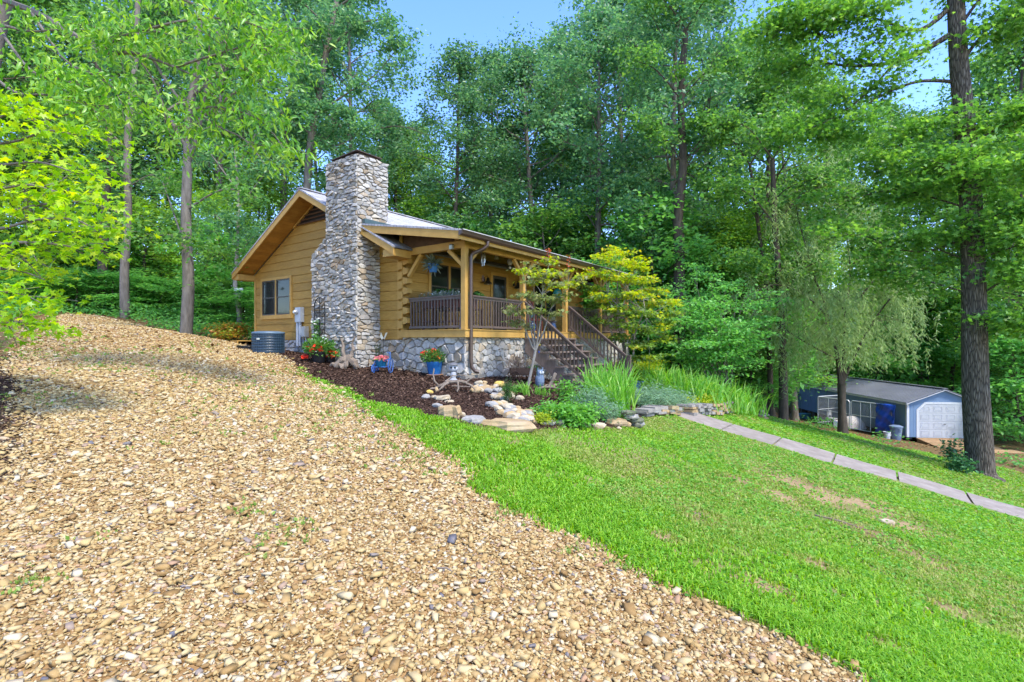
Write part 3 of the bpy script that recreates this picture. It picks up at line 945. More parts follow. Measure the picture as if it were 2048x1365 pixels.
for a, e in ((3.95, 4.06), (4.86, 4.97)): mb.box(a, e, V0 - .05, V0, .322, 2.44)
mb.box(4.06, 4.86, V0 - .05, V0, 2.33, 2.44)
dr = mb.build("door_frame", trim, cabin)
mb = MB()
mb.box(4.06, 4.86, V0 - .03, V0 - .001, .322, 2.33)
mb.mi = 1
mb.box(4.16, 4.76, V0 - .036, V0 - .03, .5, 2.22)
dl = mb.build("door", [bronze, glass], cabin)
mb = MB()
mb.tube([(4.80, V0 - .03, 1.32), (4.80, V0 - .08, 1.32)], .02, 8)
mb.ball((4.80, V0 - .09, 1.32), .032)
mb.build("handle", M("brass", (.5, .35, .12), None, 4, .3, metal=.9), dl, True)
# --- stone masonry
mortar = M("mortar", (.15, .125, .10), (.09, .075, .06), 14, .95, .4, 40)
m, nt, b = newmat("field_stone")
g = nt.nodes.new("ShaderNodeNewGeometry")
col = _ramp(nt, g.outputs["Random Per Island"], [(0, (.26, .235, .205)), (.25, (.40, .37, .32)), (.5, (.33, .315, .295)), (.75, (.46, .425, .365)), (.88, (.37, .30, .21)), (1, (.29, .21, .13))])
vec = _map(nt)
col = _mix(nt, col, (.17, .165, .155), _ramp(nt, _noise(nt, vec, 13, 7, .7), [(.48, 0), (.68, .75)]))
col = _mix(nt, col, (.53, .50, .45), _ramp(nt, _noise(nt, vec, 8, 5), [(.56, 0), (.75, .7)]))
nt.links.new(col, b.inputs["Base Color"]); b.inputs["Roughness"].default_value = .88; b.inputs["Specular IOR Level"].default_value = .2
bn = nt.nodes.new("ShaderNodeBump"); bn.inputs["Strength"].default_value = .6; bn.inputs["Distance"].default_value = .02
nt.links.new(_noise(nt, vec, 18, 6), bn.inputs["Height"]); nt.links.new(bn.outputs[0], b.inputs["Normal"])
fstone = m
def clip(poly, nx, ny, c):
    """keep nx*x + ny*y <= c"""
    out = []
    for i in range(len(poly)):
        a, e = poly[i], poly[(i + 1) % len(poly)]
        da, de = nx * a[0] + ny * a[1] - c, nx * e[0] + ny * e[1] - c
        if da <= 0: out.append(a)
        if (da < 0 < de) or (de < 0 < da):
            t = da / (da - de)
            out.append((a[0] + t * (e[0] - a[0]), a[1] + t * (e[1] - a[1])))
    return out
def masonry(mb, poly, tov, cell=.19, asp=1.9, gap=.0075, depth=.045, seed=0, big=.12):
    """irregular stones filling a convex outline; tov(s, t, out)"""
    r = np.random.default_rng(seed)
    P = np.array(poly)
    lo, hi = P.min(0), P.max(0)
    k = asp
    nx, ny = int((hi[0] - lo[0]) / (cell * k ** .5)) + 2, int((hi[1] - lo[1]) / (cell / k ** .5)) + 2
    pts = []
    for j in range(ny):
        for i in range(nx):
            pts.append((lo[0] + (i + .5 * (j % 2) + (r.random() - .5) * .95) * cell * k ** .5, lo[1] + (j + (r.random() - .5) * .75) * cell / k ** .5))
    pts = np.array(pts)
    kill = np.zeros(len(pts), bool)
    for i in np.where(r.random(len(pts)) < big)[0]:
        if kill[i]: continue
        d = np.hypot((pts[:, 0] - pts[i, 0]) / 1.25, (pts[:, 1] - pts[i, 1]) * 1.25)
        kill |= (d < cell * .95) & (d > 0)
    pts = pts[~kill]
    for i, p in enumerate(pts):
        cell_ = [tuple(q) for q in poly]
        d = (pts[:, 0] - p[0]) ** 2 + ((pts[:, 1] - p[1]) * k) ** 2
        for j in np.argsort(d)[1:18]:
            q = pts[j]
            nxx, nyy = q[0] - p[0], (q[1] - p[1]) * k * k      # bisector of the space stretched by k
            L = math.hypot(nxx, nyy)
            nxx, nyy = nxx / L, nyy / L
            mx, my = (p[0] + q[0]) / 2, (p[1] + q[1]) / 2
            cell_ = clip(cell_, nxx, nyy, nxx * mx + nyy * my - gap)
            if len(cell_) < 3: break
        if len(cell_) < 3: continue
        A = np.array(cell_)
        area = .5 * abs(np.sum(A[:, 0] * np.roll(A[:, 1], -1) - A[:, 1] * np.roll(A[:, 0], -1)))
        if area < .0006: continue
        B = []
        for a in range(len(A)):                       # knock the corners off
            x, y = A[a], A[(a + 1) % len(A)]
            B += [x * .88 + y * .12, x * .12 + y * .88]
        B = np.array(B) + r.normal(size=(len(B), 2)) * .004
        c = B.mean(0)
        dp = depth * (.55 + .8 * r.random())
        tl = r.normal(size=2) * .16
        nB = len(B)
        f1 = min(.9, 1 - .016 / max(.03, area ** .5))
        r0 = [tov(q[0], q[1], 0) for q in B]
        r1 = [tov(*(c + (q - c) * .985), dp * .65) for q in B]
        r2 = [tov(*(c + (q - c) * f1), dp + float((q - c) @ tl)) for q in B]
        vs = r0 + r1 + r2 + [tov(c[0], c[1], dp * 1.12)]
        fs = []
        for ring in (0, nB):
            for a in range(nB):
                e = (a + 1) % nB
                fs.append((ring + a, ring + e, ring + nB + e, ring + nB + a))
        fs += [(2 * nB + a, 2 * nB + (a + 1) % nB, 3 * nB) for a in range(nB)]
        mb.add(vs, fs)
C0, C1, C2 = 3.36, 4.84, 5.59                            # chimney right side, upper left side, lower left side
CO, CT = -.80, 5.34
mb = MB()
mb.prism([(CO + .02, C0 + .02, -1.3), (CO + .02, C2 - .02, -1.3), (CO + .02, C2 - .02, 2.66), (CO + .02, C1 - .02, 3.15), (CO + .02, C1 - .02, CT), (CO + .02, C0 + .02, CT)], (-CO - .02, 0, 0))
mb.box(0, .28, C0 + .02, C1 - .02, 3.0, CT)
mb.mi = 1
fr = lambda s, t, o: (CO - o + .02, s, t)
rt = lambda s, t, o: (s, C0 - o + .02, t)
lf = lambda s, t, o: (s, C1 + o - .02, t)
lf2 = lambda s, t, o: (s, C2 + o - .02, t)
masonry(mb, [(C0, -1.1), (C2, -1.1), (C2, 2.66), (C1, 3.15), (C0, 3.15)], fr, .14, 2.1, seed=3)
masonry(mb, [(C0, 3.15), (C1, 3.15), (C1, CT), (C0, CT)], fr, .135, 2.3, seed=4)
masonry(mb, [(CO, -1.1), (0, -1.1), (0, 2.9), (CO, 2.9)], rt, .14, 2.2, seed=5)
masonry(mb, [(CO, 2.9), (.3, 2.9), (.3, CT), (CO, CT)], rt, .14, 2.2, seed=6)
masonry(mb, [(CO, 3.1), (.3, 3.1), (.3, CT), (CO, CT)], lf, .16, 2.2, seed=8)
masonry(mb, [(CO, -.8), (0, -.8), (0, 2.66), (CO, 2.66)], lf2, .17, 2.1, seed=9)
chim = mb.build("chimney", [mortar, fstone], cabin)
mb = MB()
mb.box(CO + .08, .2, C0 + .1, C1 - .1, CT, CT + .04)
mb.box(CO + .16, .0, C0 + .12, C0 + .15, CT + .04, CT + .1); mb.box(CO + .16, .0, C1 - .4, C1 - .37, CT + .04, CT + .07)
mb.add([(CO + .02, C0 + .03, CT + .11), (.12, C0 + .03, CT + .11), (.12, C1 - .2, CT + .07), (CO + .02, C1 - .2, CT + .07), (CO + .02, C0 + .03, CT + .13), (.12, C0 + .03, CT + .13), (.12, C1 - .2, CT + .09), (CO + .02, C1 - .2, CT + .09)],
       [(0, 3, 2, 1), (4, 5, 6, 7), (0, 1, 5, 4), (1, 2, 6, 5), (2, 3, 7, 6), (3, 0, 4, 7)])
mb.build("chimney_cap", M("rusty_steel", (.11, .075, .06), (.05, .04, .037), 5, .6, .1), chim)
mb = MB()
mb.box(-.66, .30, C0 - .17, C0 - .05, 3.37, 3.50)
mb.build("flashing", M("green_flashing", (.045, .075, .075), None, 4, .4, spec=.5), chim)
mb = MB()
mb.box(.04, U1 - .02, .035, .3, -2.4, .115)
mb.box(.04, .3, .3, V1 - .03, -2.0, .055)
mb.box(U1 - .3, U1 - .02, .3, V1 - .03, -2.2, .055)
mb.mi = 1
masonry(mb, [(0, -1.5), (5.6, -1.5), (5.6, .115), (0, .115)], lambda s, t, o: (s, .04 - o, t), .175, 1.35, .009, .036, seed=11)
masonry(mb, [(5.6, -2.2), (U1, -2.2), (U1, .115), (5.6, .115)], lambda s, t, o: (s, .04 - o, t), .175, 1.35, .009, .036, seed=12)
masonry(mb, [(0, -1.2), (2.35, -1.2), (2.35, .115), (0, .115)], lambda s, t, o: (.04 - o, s, t), .22, 1.3, .013, seed=13)
masonry(mb, [(2.35, -1.2), (3.36, -1.2), (3.36, .055), (2.35, .055)], lambda s, t, o: (.04 - o, s, t), .22, 1.3, .013, seed=14)
masonry(mb, [(C2, -.8), (V1, -.8), (V1, .055), (C2, .055)], lambda s, t, o: (.05 - o, s, t), .2, 1.4, .013, seed=15)
mb.mi = 0
mb.box(-.16, .7, -.16, .0, -1.6, -.86)                  # concrete footing showing under the downspout
mb.build("foundation", [M("buff_mortar", (.26, .225, .18), (.17, .15, .12), 14, .95, .4, 40), fstone], cabin)
# ------------------------------------------------------------------ blue shed, kennel and what stands round them
def local_frame(p, ang):
    return p, ang
shx, shy = (1814 - CX) / F * 29, 29.0
sang = math.atan2(-.0845, .9964)                       # local x along the door front, local y along the long wall
shz = gz(shx + 2, shy - .2) - EZ
ZG = -5.62 - 0.0
shed = thing("shed", "long blue shed with dark metal roof and white overhead garage door", "shed", (shx, shy, ZG + EZ), sang)
m, nt, b = newmat("blue_siding")
vec = _map(nt)
wv = nt.nodes.new("ShaderNodeTexWave"); wv.wave_type = 'BANDS'; wv.bands_direction = 'DIAGONAL'; wv.inputs["Scale"].default_value = 3.2
nt.links.new(vec, wv.inputs[0])
nt.links.new(_mix(nt, (.13, .205, .32), (.105, .17, .27), _noise(nt, vec, 2.5)), b.inputs["Base Color"])
b.inputs["Roughness"].default_value = .7
blue = m
wtrim = M("white_trim", (.5, .51, .53), (.43, .44, .46), 4, .5)
SW, SL, SH, SA = 3.9, 13.4, 2.12, .76
mb = MB()
mb.prism([(0, 0, .12), (SW, 0, .12), (SW, 0, SH), (SW / 2, 0, SH + SA), (0, 0, SH)], (0, SL, 0))
for k in range(int(SL / .4)):                            # vertical grooves of the panel siding
    y = .2 + k * .4
    mb.box(-.008, -.001, y, y + .37, .13, SH - .07)
for k in range(2):
    mb.box(.16 + k * .2, .33 + k * .2, -.008, -.001, .13, SH - .02)
mb.build("wall", blue, shed)
mb = MB()
mb.box(-.012, .11, -.02, -.009, .12, SH - .02); mb.box(-.022, -.009, -.02, .1, .12, SH - .02)
mb.build("corner_trim", wtrim, shed)
MB().box(SW - .11, SW + .012, -.02, -.009, .12, SH - .02).build("corner_trim", wtrim, shed)
MB().box(-.022, -.009, SL - .1, SL + .012, .12, SH - .02).build("corner_trim", wtrim, shed)
metalroof = M("metal_roof", (.12, .12, .14), (.17, .17, .19), 1.2, .42, 0, spec=.5, sc=(1, .4, 1))
mb = MB()
for sgn in (-1, 1):
    x0, x1 = SW / 2, SW / 2 + sgn * (SW / 2 + .14)
    zl = SH + SA - (SA / (SW / 2)) * (SW / 2 + .14)
    a, e = -.16, SL + .14
    mb.add([(x0, a, SH + SA + .03), (x1, a, zl + .03), (x1, e, zl + .03), (x0, e, SH + SA + .03), (x0, a, SH + SA + .055), (x1, a, zl + .055), (x1, e, zl + .055), (x0, e, SH + SA + .055)],
           [(0, 1, 2, 3), (7, 6, 5, 4), (0, 4, 5, 1), (1, 5, 6, 2), (2, 6, 7, 3), (3, 7, 4, 0)])
    for k in range(int((e - a) / .23)):
        y = a + .1 + k * .23
        mb.bar((x0, y, SH + SA + .06), (x1, y, zl + .06), .035, .022)
mb.bar((SW / 2, -.17, SH + SA + .075), (SW / 2, SL + .15, SH + SA + .075), .28, .025)
mb.build("roof", metalroof, shed)
mb = MB()
for sgn in (-1, 1):
    x1 = SW / 2 + sgn * (SW / 2 + .13)
    mb.bar((SW / 2, -.145, SH + SA - .03), (x1, -.145, SH + SA - .03 - SA / (SW / 2) * (SW / 2 + .13)), .02, .1, (0, -1, 0))
mb.box(-.135, -.115, -.12, SL + .1, SH - .14, SH - .03)
mb.build("eave_trim", wtrim, shed)
mb = MB()
dx0, dx1, dh, cc = .62, 3.38, 2.03, .42
mb.prism([(dx0 - .12, -.03, .1), (dx0, -.03, .1), (dx0, -.03, dh - cc + .03), (dx0 + cc - .03, -.03, dh), (dx1 - cc + .03, -.03, dh), (dx1, -.03, dh - cc + .03), (dx1, -.03, .1), (dx1 + .12, -.03, .1),
          (dx1 + .12, -.03, dh - cc + .09), (dx1 - cc + .09, -.03, dh + .12), (dx0 + cc - .09, -.03, dh + .12), (dx0 - .12, -.03, dh - cc + .09)], (0, .028, 0))
fr_ = mb.build("door_frame", wtrim, shed)
gd = M("white_garage_door", (.40, .41, .43), (.36, .37, .39), 2, .45)
mb = MB()
def octo(y, o=0):
    return [(dx0 + o, y, .1 + o), (dx1 - o, y, .1 + o), (dx1 - o, y, dh - cc), (dx1 - cc, y, dh - o), (dx0 + cc, y, dh - o), (dx0 + o, y, dh - cc)]
mb.prism(octo(-.012, .001), (0, .01, 0))
for r in range(4):
    for c in range(4):
        w = (dx1 - dx0) / 4
        x0, z0 = dx0 + c * w + .1, .1 + r * .475 + .09
        x1, z1 = x0 + w - .2, z0 + .3
        if r == 3 and c in (0, 3):
            x0, x1 = (x0 + .16, x1) if c == 0 else (x0, x1 - .16)
            z1 -= .04
        for (a, b_, d_, e_) in ((x0, x1, z0, z0 + .03), (x0, x1, z1 - .03, z1), (x0, x0 + .03, z0 + .03, z1 - .03), (x1 - .03, x1, z0 + .03, z1 - .03)):
            mb.box(a, b_, -.022, -.0125, d_, e_)
        mb.box(x0 + .06, x1 - .06, -.020, -.0125, z0 + .06, z1 - .06)
for r in range(1, 4):
    mb.mi = 1
    mb.box(dx0 + .01, dx1 - .01, -.0135, -.0123, .1 + r * .475 - .006, .1 + r * .475 + .006)
mb.build("garage_door", [gd, M("joint_grey", (.16, .17, .19))], shed)
mb = MB(); mb.tube([(2.0, -.012, .9), (2.0, -.05, .9)], .02, 8); mb.box(1.93, 2.07, -.06, -.05, .885, .915)
mb.build("handle", M("dark_handle", (.05, .05, .055), None, 4, .4), shed)
mb = MB()
for y in np.arange(.5, SL, 2.0):
    mb.box(.1, .5, y, y + .4, -.4, .1); mb.box(SW - .5, SW - .1, y, y + .4, -.4, .1)
for k in range(3): mb.box(.15 + k * 1.6, .3 + k * 1.6, .05, SL - .05, .0, .118)
mb.build("skid", M("skid_wood", (.07, .055, .045)), shed)
# ramp in front of the door
rampm = M("ramp_wood", (.36, .23, .115), (.26, .155, .075), 6, .8, .1, isl=.15)
ramp = thing("wooden_ramp", "tan wooden ramp leading up to the white garage door", "ramp", (shx, shy, ZG + EZ), sang)
mb = MB()
for k in range(15):
    y = -.05 - k * .2
    z = .09 - k * .023
    mb.box(.45, 3.6, y - .19, y, z - .04, z)
mb.build("deck_board", rampm, ramp)
for x in (.5, 3.48):
    MB().prism([(x, -.05, .045), (x, -3.0, -.3), (x, -3.0, -.5), (x, -.05, -.4)], (.07, 0, 0)).build("side_board", rampm, ramp)
# planks on the ground beyond the big tree
mb = MB(); c = G(2005, 905)
for k in range(4): mb.box(c[0] - .9, c[0] + .9, c[1] - .4 + k * .2, c[1] - .21 + k * .2, c[2], c[2] + .05)
tag(mb.build("wooden_pallet", rampm), "flat wooden boards lying on the dirt beside the big tree trunk", "boards")
# chain link kennel
galv = M("galvanised_steel", (.6, .62, .64), (.5, .52, .54), 8, .4, 0, metal=.15, spec=.5)
wirem = M('dull_wire', (.2, .21, .22), None, 5, .5)
kA, kB = np.array([22.62, 29.9]), np.array([21.1, 34.7])
kC = np.array([23.15, 35.6])
kz = ZG + EZ - .02
ken = thing("dog_kennel", "chain link dog kennel with steel frame panels against the blue shed", "kennel", (kA[0], kA[1], kz))
def panel(name, p, q, h=1.85, mids=1, step=.085):
    p, q = Vector((*(p - kA), 0)), Vector((*(q - kA), 0))
    L = (q - p).length; d = (q - p) / L
    X = lambda t, z: (p.x + d.x * t, p.y + d.y * t, z + gzk(p, d, t))
    gzk = lambda p, d, t: max(0, gz(kA[0] + p.x + d.x * t, kA[1] + p.y + d.y * t) - kz)
    fr = MB()
    fr.tube([X(.03, .03), X(.03, h - .1), X(.12, h), X(L - .12, h), X(L - .03, h - .1), X(L - .03, .03)], .03, 7)
    fr.tube([X(.03, .06), X(L - .03, .06)], .026, 6)
    fr.tube([X(.03, h * .52), X(L - .03, h * .52)], .022, 6)
    for k in range(mids):
        t = L * (k + 1) / (mids + 1)
        fr.tube([X(t, .06), X(t, h)], .022, 6)
    f = fr.build(name, galv, ken, True)
    wm = MB()
    n = int((L + h) / step)
    for k in range(n):
        s = k * step
        a, e = (max(0, s - h), min(s, h)), (min(s, L), max(0, s - L))
        if abs(a[0] - e[0]) < .02: continue
        wm.bar(X(a[0], a[1]), X(e[0], e[1]), .006, .006)
        wm.bar(X(L - a[0], a[1]), X(L - e[0], e[1]), .006, .006)
    wm.build("wire_mesh", wirem, f)
    return f
dk = (kB - kA)
panel("fence_panel", kA, kA + dk * .52, mids=3)
panel("gate", kA + dk * .53, kA + dk * .66, mids=0)
panel("fence_panel", kA + dk * .67, kB, mids=1)
panel("fence_panel", kB, kC, mids=0)
# tarpaulin over the near end of the kennel
m, nt, b = newmat("blue_tarpaulin")
nt.links.new(_mix(nt, (.012, .05, .30), (.02, .085, .45), _noise(nt, _map(nt), 2.2)), b.inputs["Base Color"])
b.inputs["Roughness"].default_value = .35
n_ = 22
vs, fs = [], []
d2 = dk / np.linalg.norm(dk)
nrm = np.array([-d2[1], d2[0]])
for i in range(n_ + 1):
    for j in range(n_ + 1):
        t, z = -.2 + 1.15 * i / n_, .12 + 1.78 * j / n_
        w = .07 + .045 * math.sin(t * 7 + z * 3) + .03 * math.sin(z * 9 - t * 5) + .02 * math.sin(t * 17 + z * 11)
        p = kA + d2 * t + nrm * w
        vs.append((p[0], p[1], kz + z + .02 * math.sin(t * 6)))
for i in range(n_):
    for j in range(n_):
        a = i * (n_ + 1) + j
        fs.append((a, a + 1, a + n_ + 2, a + n_ + 1))
o = MB().add(vs, fs).build("tarpaulin", m, None, True)
o.modifiers.new("solid", 'SOLIDIFY').thickness = .006
tag(o, "crumpled bright blue tarpaulin hung over the end of the kennel fence", "tarp")
# igloo dog house
dx_, dy_ = 22.35, 33.0
dz_ = gz(dx_, dy_)
dogm = M("dog_house_plastic", (.6, .55, .52), (.54, .5, .47), 3, .5)
dog = thing("dog_house", "rounded beige plastic dog house inside the chain link kennel", "dog house", (dx_, dy_, max(dz_, kz)), 2.6)
mb = MB(); prof = [(.72 * math.cos(a), .78 * math.sin(a)) for a in np.linspace(0, 1.45, 9)]
mb.lathe((0, 0, 0), [(.76, .0), (.76, .06)] + prof[1:], 22); mb.build("dome", dogm, dog, True)
mb = MB(); t = [(.34 * math.cos(a), .42 * math.sin(a)) for a in np.linspace(0, math.pi, 12)]
mb.prism([(.5, y, z + .02) for y, z in t], (.55, 0, 0)); mb.mi = 1
mb.prism([(1.051, y * .82, z * .85 + .03) for y, z in t], (.003, 0, 0))
mb.build("entrance_tunnel", [dogm, M("dark_opening", (.03, .02, .018))], dog)
# chair inside the kennel
c_ = (21.75, 34.1)
chz = max(gz(*c_), kz)
ch = thing("garden_chair", "pale plastic chair standing inside the left end of the kennel", "chair", (*c_, chz), .5)
chm = M("pale_plastic", (.4, .42, .42), None, 4, .5)
MB().box(-.25, .25, -.25, .25, .42, .46).build("seat", chm, ch)
MB().box(-.25, .25, .2, .24, .62, .95).build("backrest", chm, ch)
for x in (-.22, .22):
    for y in (-.22, .22): MB().box(x - .02, x + .02, y - .02, y + .02, 0, .42 if y < 0 else .95).build("leg", chm, ch)
# bin, bucket
bx, by = 22.28, 29.15
bin_ = thing("trash_bin", "grey blue plastic trash bin with lid beside the blue tarpaulin", "bin", (bx, by, gz(bx, by)))
binm = M("bin_plastic", (.16, .21, .29), None, 3, .5)
mb = MB(); mb.lathe((0, 0, 0), [(.24, 0), (.30, .68), (.33, .69), (.33, .73), (.30, .73)], 16); mb.build("body", binm, bin_, True)
mb = MB(); mb.lathe((0, 0, .735), [(.34, 0), (.34, .05), (.2, .1), (.05, .11)], 16); mb.build("lid", binm, bin_, True)
mb = MB(); mb.box(-.08, .08, -.36, -.30, .60, .66); mb.build("handle", binm, bin_)
bx, by = 21.75, 29.15
bk = thing("bucket", "white plastic bucket on the ground in front of the blue tarpaulin", "bucket", (bx, by, gz(bx, by)))
mb = MB(); mb.lathe((0, 0, 0), [(.15, 0), (.18, .36), (.195, .37), (.195, .40), (.17, .40), (.15, .1)], 14); mb.build("body", wtrim, bk, True)
mb = MB(); mb.tube([(-.19, 0, .36), (-.13, -.16, .22), (0, -.2, .18), (.13, -.16, .22), (.19, 0, .36)], .008, 5); mb.build("handle", galv, bk)
# things stored under the far end of the shed
for (px, py, col, nm, lb, sz) in ((1598, 829, (.42, .3, .26), "paving_block", "reddish block under the far end of the blue shed", (.3, .2, .2)), (1612, 831, (.1, .25, .38), "storage_tub", "blue tub lying under the far end of the blue shed", (.5, .3, .25))):
    p = PW(px, py, 41)
    o = thing(nm, lb, nm.split('_')[-1], (p[0] - .5, 40.6, gz(p[0], 40.6)))
    MB().box(-sz[0], sz[0], -sz[1], sz[1], 0, sz[2] * 1.6).build("body", M(nm, col), o)
    MB().box(-sz[0] * 1.05, sz[0] * 1.05, -sz[1] * 1.05, sz[1] * 1.05, sz[2] * 1.6, sz[2] * 1.75).build("top", M(nm + "_top", tuple(x * 1.2 for x in col)), o)

# ------------------------------------------------------------------ services on the gable wall
grey = M("meter_grey", (.40, .425, .45), (.35, .37, .40), 5, .45, spec=.4)
ivory = M("box_ivory", (.42, .41, .37), None, 5, .5)
met = thing("electric_meter", "grey electric meter box with round glass meter on the ochre wall", "meter", H(-.005, 7.5, .68), HROT)
MB().box(-.14, 0, -.17, .17, 0, .5).build("body", grey, met)
mb = MB(); mb.tube([(-.141, .05, .34), (-.2, .05, .34)], .085, 16); mb.tube([(-.2, .05, .34), (-.26, .05, .34)], [.075, .05], 16); mb.build("meter_dial", M("meter_glass", (.45, .46, .47), None, 5, .15, spec=.6), met, True)
mb = MB(); mb.tube([(-.08, .1, 0), (-.08, .1, -.82)], .05, 10); mb.build("conduit", grey, met, True)
mb = MB(); mb.tube([(-.08, -.06, 0), (-.08, -.06, -.82)], .05, 10); mb.build("conduit", grey, met, True)
dis = thing("disconnect_box", "ivory power disconnect box beside the meter conduits", "electric box", H(-.005, 7.15, .16), HROT)
MB().box(-.13, 0, -.1, .16, 0, .36).build("body", ivory, dis)
MB().box(-.155, -.131, -.09, .15, .02, .34).build("cover", ivory, dis)
for y in (-.05, .1):
    mb = MB(); mb.tube([(-.08, y, 0), (-.08, y, -.6)], .02, 8); mb.build("conduit", grey, dis, True)
jb = thing("junction_box", "small grey cable box near the chimney with brown conduit", "electric box", H(-.005, 6.2, .92), HROT)
MB().box(-.1, 0, -.11, .11, 0, .32).build("body", grey, jb)
mb = MB(); mb.tube([(-.05, .05, 0), (-.05, .25, -.1), (-.05, .42, -.16), (-.05, .5, -.3), (-.05, .5, -1.3)], .03, 8); mb.build("conduit", M("brown_conduit", (.12, .06, .035), None, 5, .5), jb, True)
mb = MB(); mb.tube([(-.05, -.03, 0), (-.05, -.03, -1.3)], .022, 8); mb.build("cable", trim, jb, True)
acz = -.47
acp = H(-1.35, 7.15, acz)
pad = thing("concrete_pad", "flat grey pad under the round air conditioner", "pad", (acp[0], acp[1], acp[2]), HROT)
MB().box(-.6, .6, -.6, .6, -.25, .06).build("slab", M("pad_grey", (.2, .25, .32), None, 6, .85), pad)
ac = thing("air_conditioner", "round dark blue grey air conditioner unit by the gable wall", "air conditioner", (acp[0], acp[1], acp[2] + .061), HROT)
acm = M("unit_blue", (.013, .03, .05), (.02, .04, .062), 4, .4, spec=.45)
mb = MB(); mb.lathe((0, 0, 0), [(.47, .0), (.475, .06)] + [(r, .06 + k * .085 + dz) for k in range(7) for r, dz in ((.462, .002), (.47, .03), (.47, .06), (.455, .083))] + [(.47, .66)], 40); mb.build("louvred_casing", acm, ac, True)
mb = MB()
for k in range(40):
    a = 2 * math.pi * k / 40
    mb.bar((.474 * math.cos(a), .474 * math.sin(a), .06), (.474 * math.cos(a), .474 * math.sin(a), .655), .008, .008)
mb.build("guard", M("guard_blue", (.05, .085, .12), None, 4, .4), ac)
mb = MB(); mb.lathe((0, 0, .66), [(.485, 0), (.49, .03), (.47, .06), (.3, .085), (.1, .09)], 32); mb.build("top_cover", M("unit_top", (.10, .16, .22), None, 4, .45), ac, True)
mb = MB(); a = math.radians(205); p = Vector((.478 * math.cos(a), .478 * math.sin(a), .5)); t = Vector((-math.sin(a), math.cos(a), 0))
mb.bar(p - t * .05, p + t * .05, .012, .05); mb.build("badge", M("badge", (.5, .5, .42)), ac)
# coiled hose behind the unit
hp = H(-1.5, 8.1); hz = gz(hp[0], hp[1])
mb = MB()
for k in range(4):
    c = (hp[0], hp[1], hz + .03 + .035 * (k % 3)); R0 = .30 - .02 * (k % 2)
    mb.tube([(c[0] + R0 * math.cos(t) * 1.2, c[1] + R0 * math.sin(t), c[2] + .02 * math.sin(3 * t + k)) for t in np.linspace(0, 6.1, 26)], .018, 6)
tag(mb.build("garden_hose", M("black_hose", (.018, .02, .022), None, 5, .4), None, True), "coiled black garden hose on the ground beside the air conditioner", "hose")
# back landing at the far corner of the gable wall
lp = H(-.2, 10.8, -.16)
lan = thing("wooden_landing", "low ochre wooden landing at the rear corner of the cabin", "deck", H(-.4, 10.72, 0), HROT)
mb = MB()
for k in range(10): mb.box(-.2, 1.2, .02 + k * .145, .155 + k * .145, .02, .055)
mb.build("deck_board", trim, lan)
MB().box(-.24, -.201, 0, 1.5, -.16, .05).build("rim_board", trim, lan)
MB().box(-.2, 1.2, 1.48, 1.5, -.16, .018).build("rim_board", trim, lan)
for y in (.25, 1.35): MB().box(-.15, -.05, y, y + .1, -.7, -.0).build("post", darkwood, lan)
mb = MB(); mb.box(-.62, -.25, .55, 1.45, -.2, -.155); mb.build("step", trim, lan)
# ------------------------------------------------------------------ lamps and hanging things of the porch
lampm = M("lamp_black", (.02, .018, .016), None, 4, .4)
def lamp(u, v, z, label):
    t = thing("wall_lamp", label, "lamp", H(u, v, z), HROT, "black barn lamps on the porch wall")
    mb = MB(); mb.tube([(0, 0, .1), (0, -.06, .2), (0, -.16, .24), (0, -.2, .16)], .012, 6); mb.lathe((0, -.02, .06), [(.05, 0), (.05, .08)], 10); mb.build("arm", lampm, t, True)
    mb = MB(); mb.lathe((0, -.2, -.04), [(.15, 0), (.12, .05), (.06, .12), (.05, .2), (.03, .22)], 16); mb.build("lamp_shade", lampm, t, True)
    mb = MB(); mb.ball((0, -.2, -.02), .045); mb.build("bulb", M("bulb_glass", (.6, .58, .5), None, 4, .2), t, True)
lamp(3.6, V0 - .002, 2.0, "black barn lamp on the porch wall between the window and the front door")
lamp(5.35, V0 - .002, 2.0, "black barn lamp on the porch wall to the right of the front door")
fl = thing("flood_light", "small square pale flood light under the porch corner beam", "lamp", H(-.03, .42, 2.46), HROT)
mb = MB(); mb.box(-.06, -.0, -.055, .055, -.05, .06); mb.build("housing", grey, fl)
mb = MB(); mb.box(-.065, -.0605, -.045, .045, -.04, .045); mb.build("lens", M("lens", (.5, .6, .62), None, 4, .15, spec=.6), fl)
mb = MB(); mb.box(-.06, .04, -.04, .04, .06, .08); mb.build("bracket", lampm, fl)
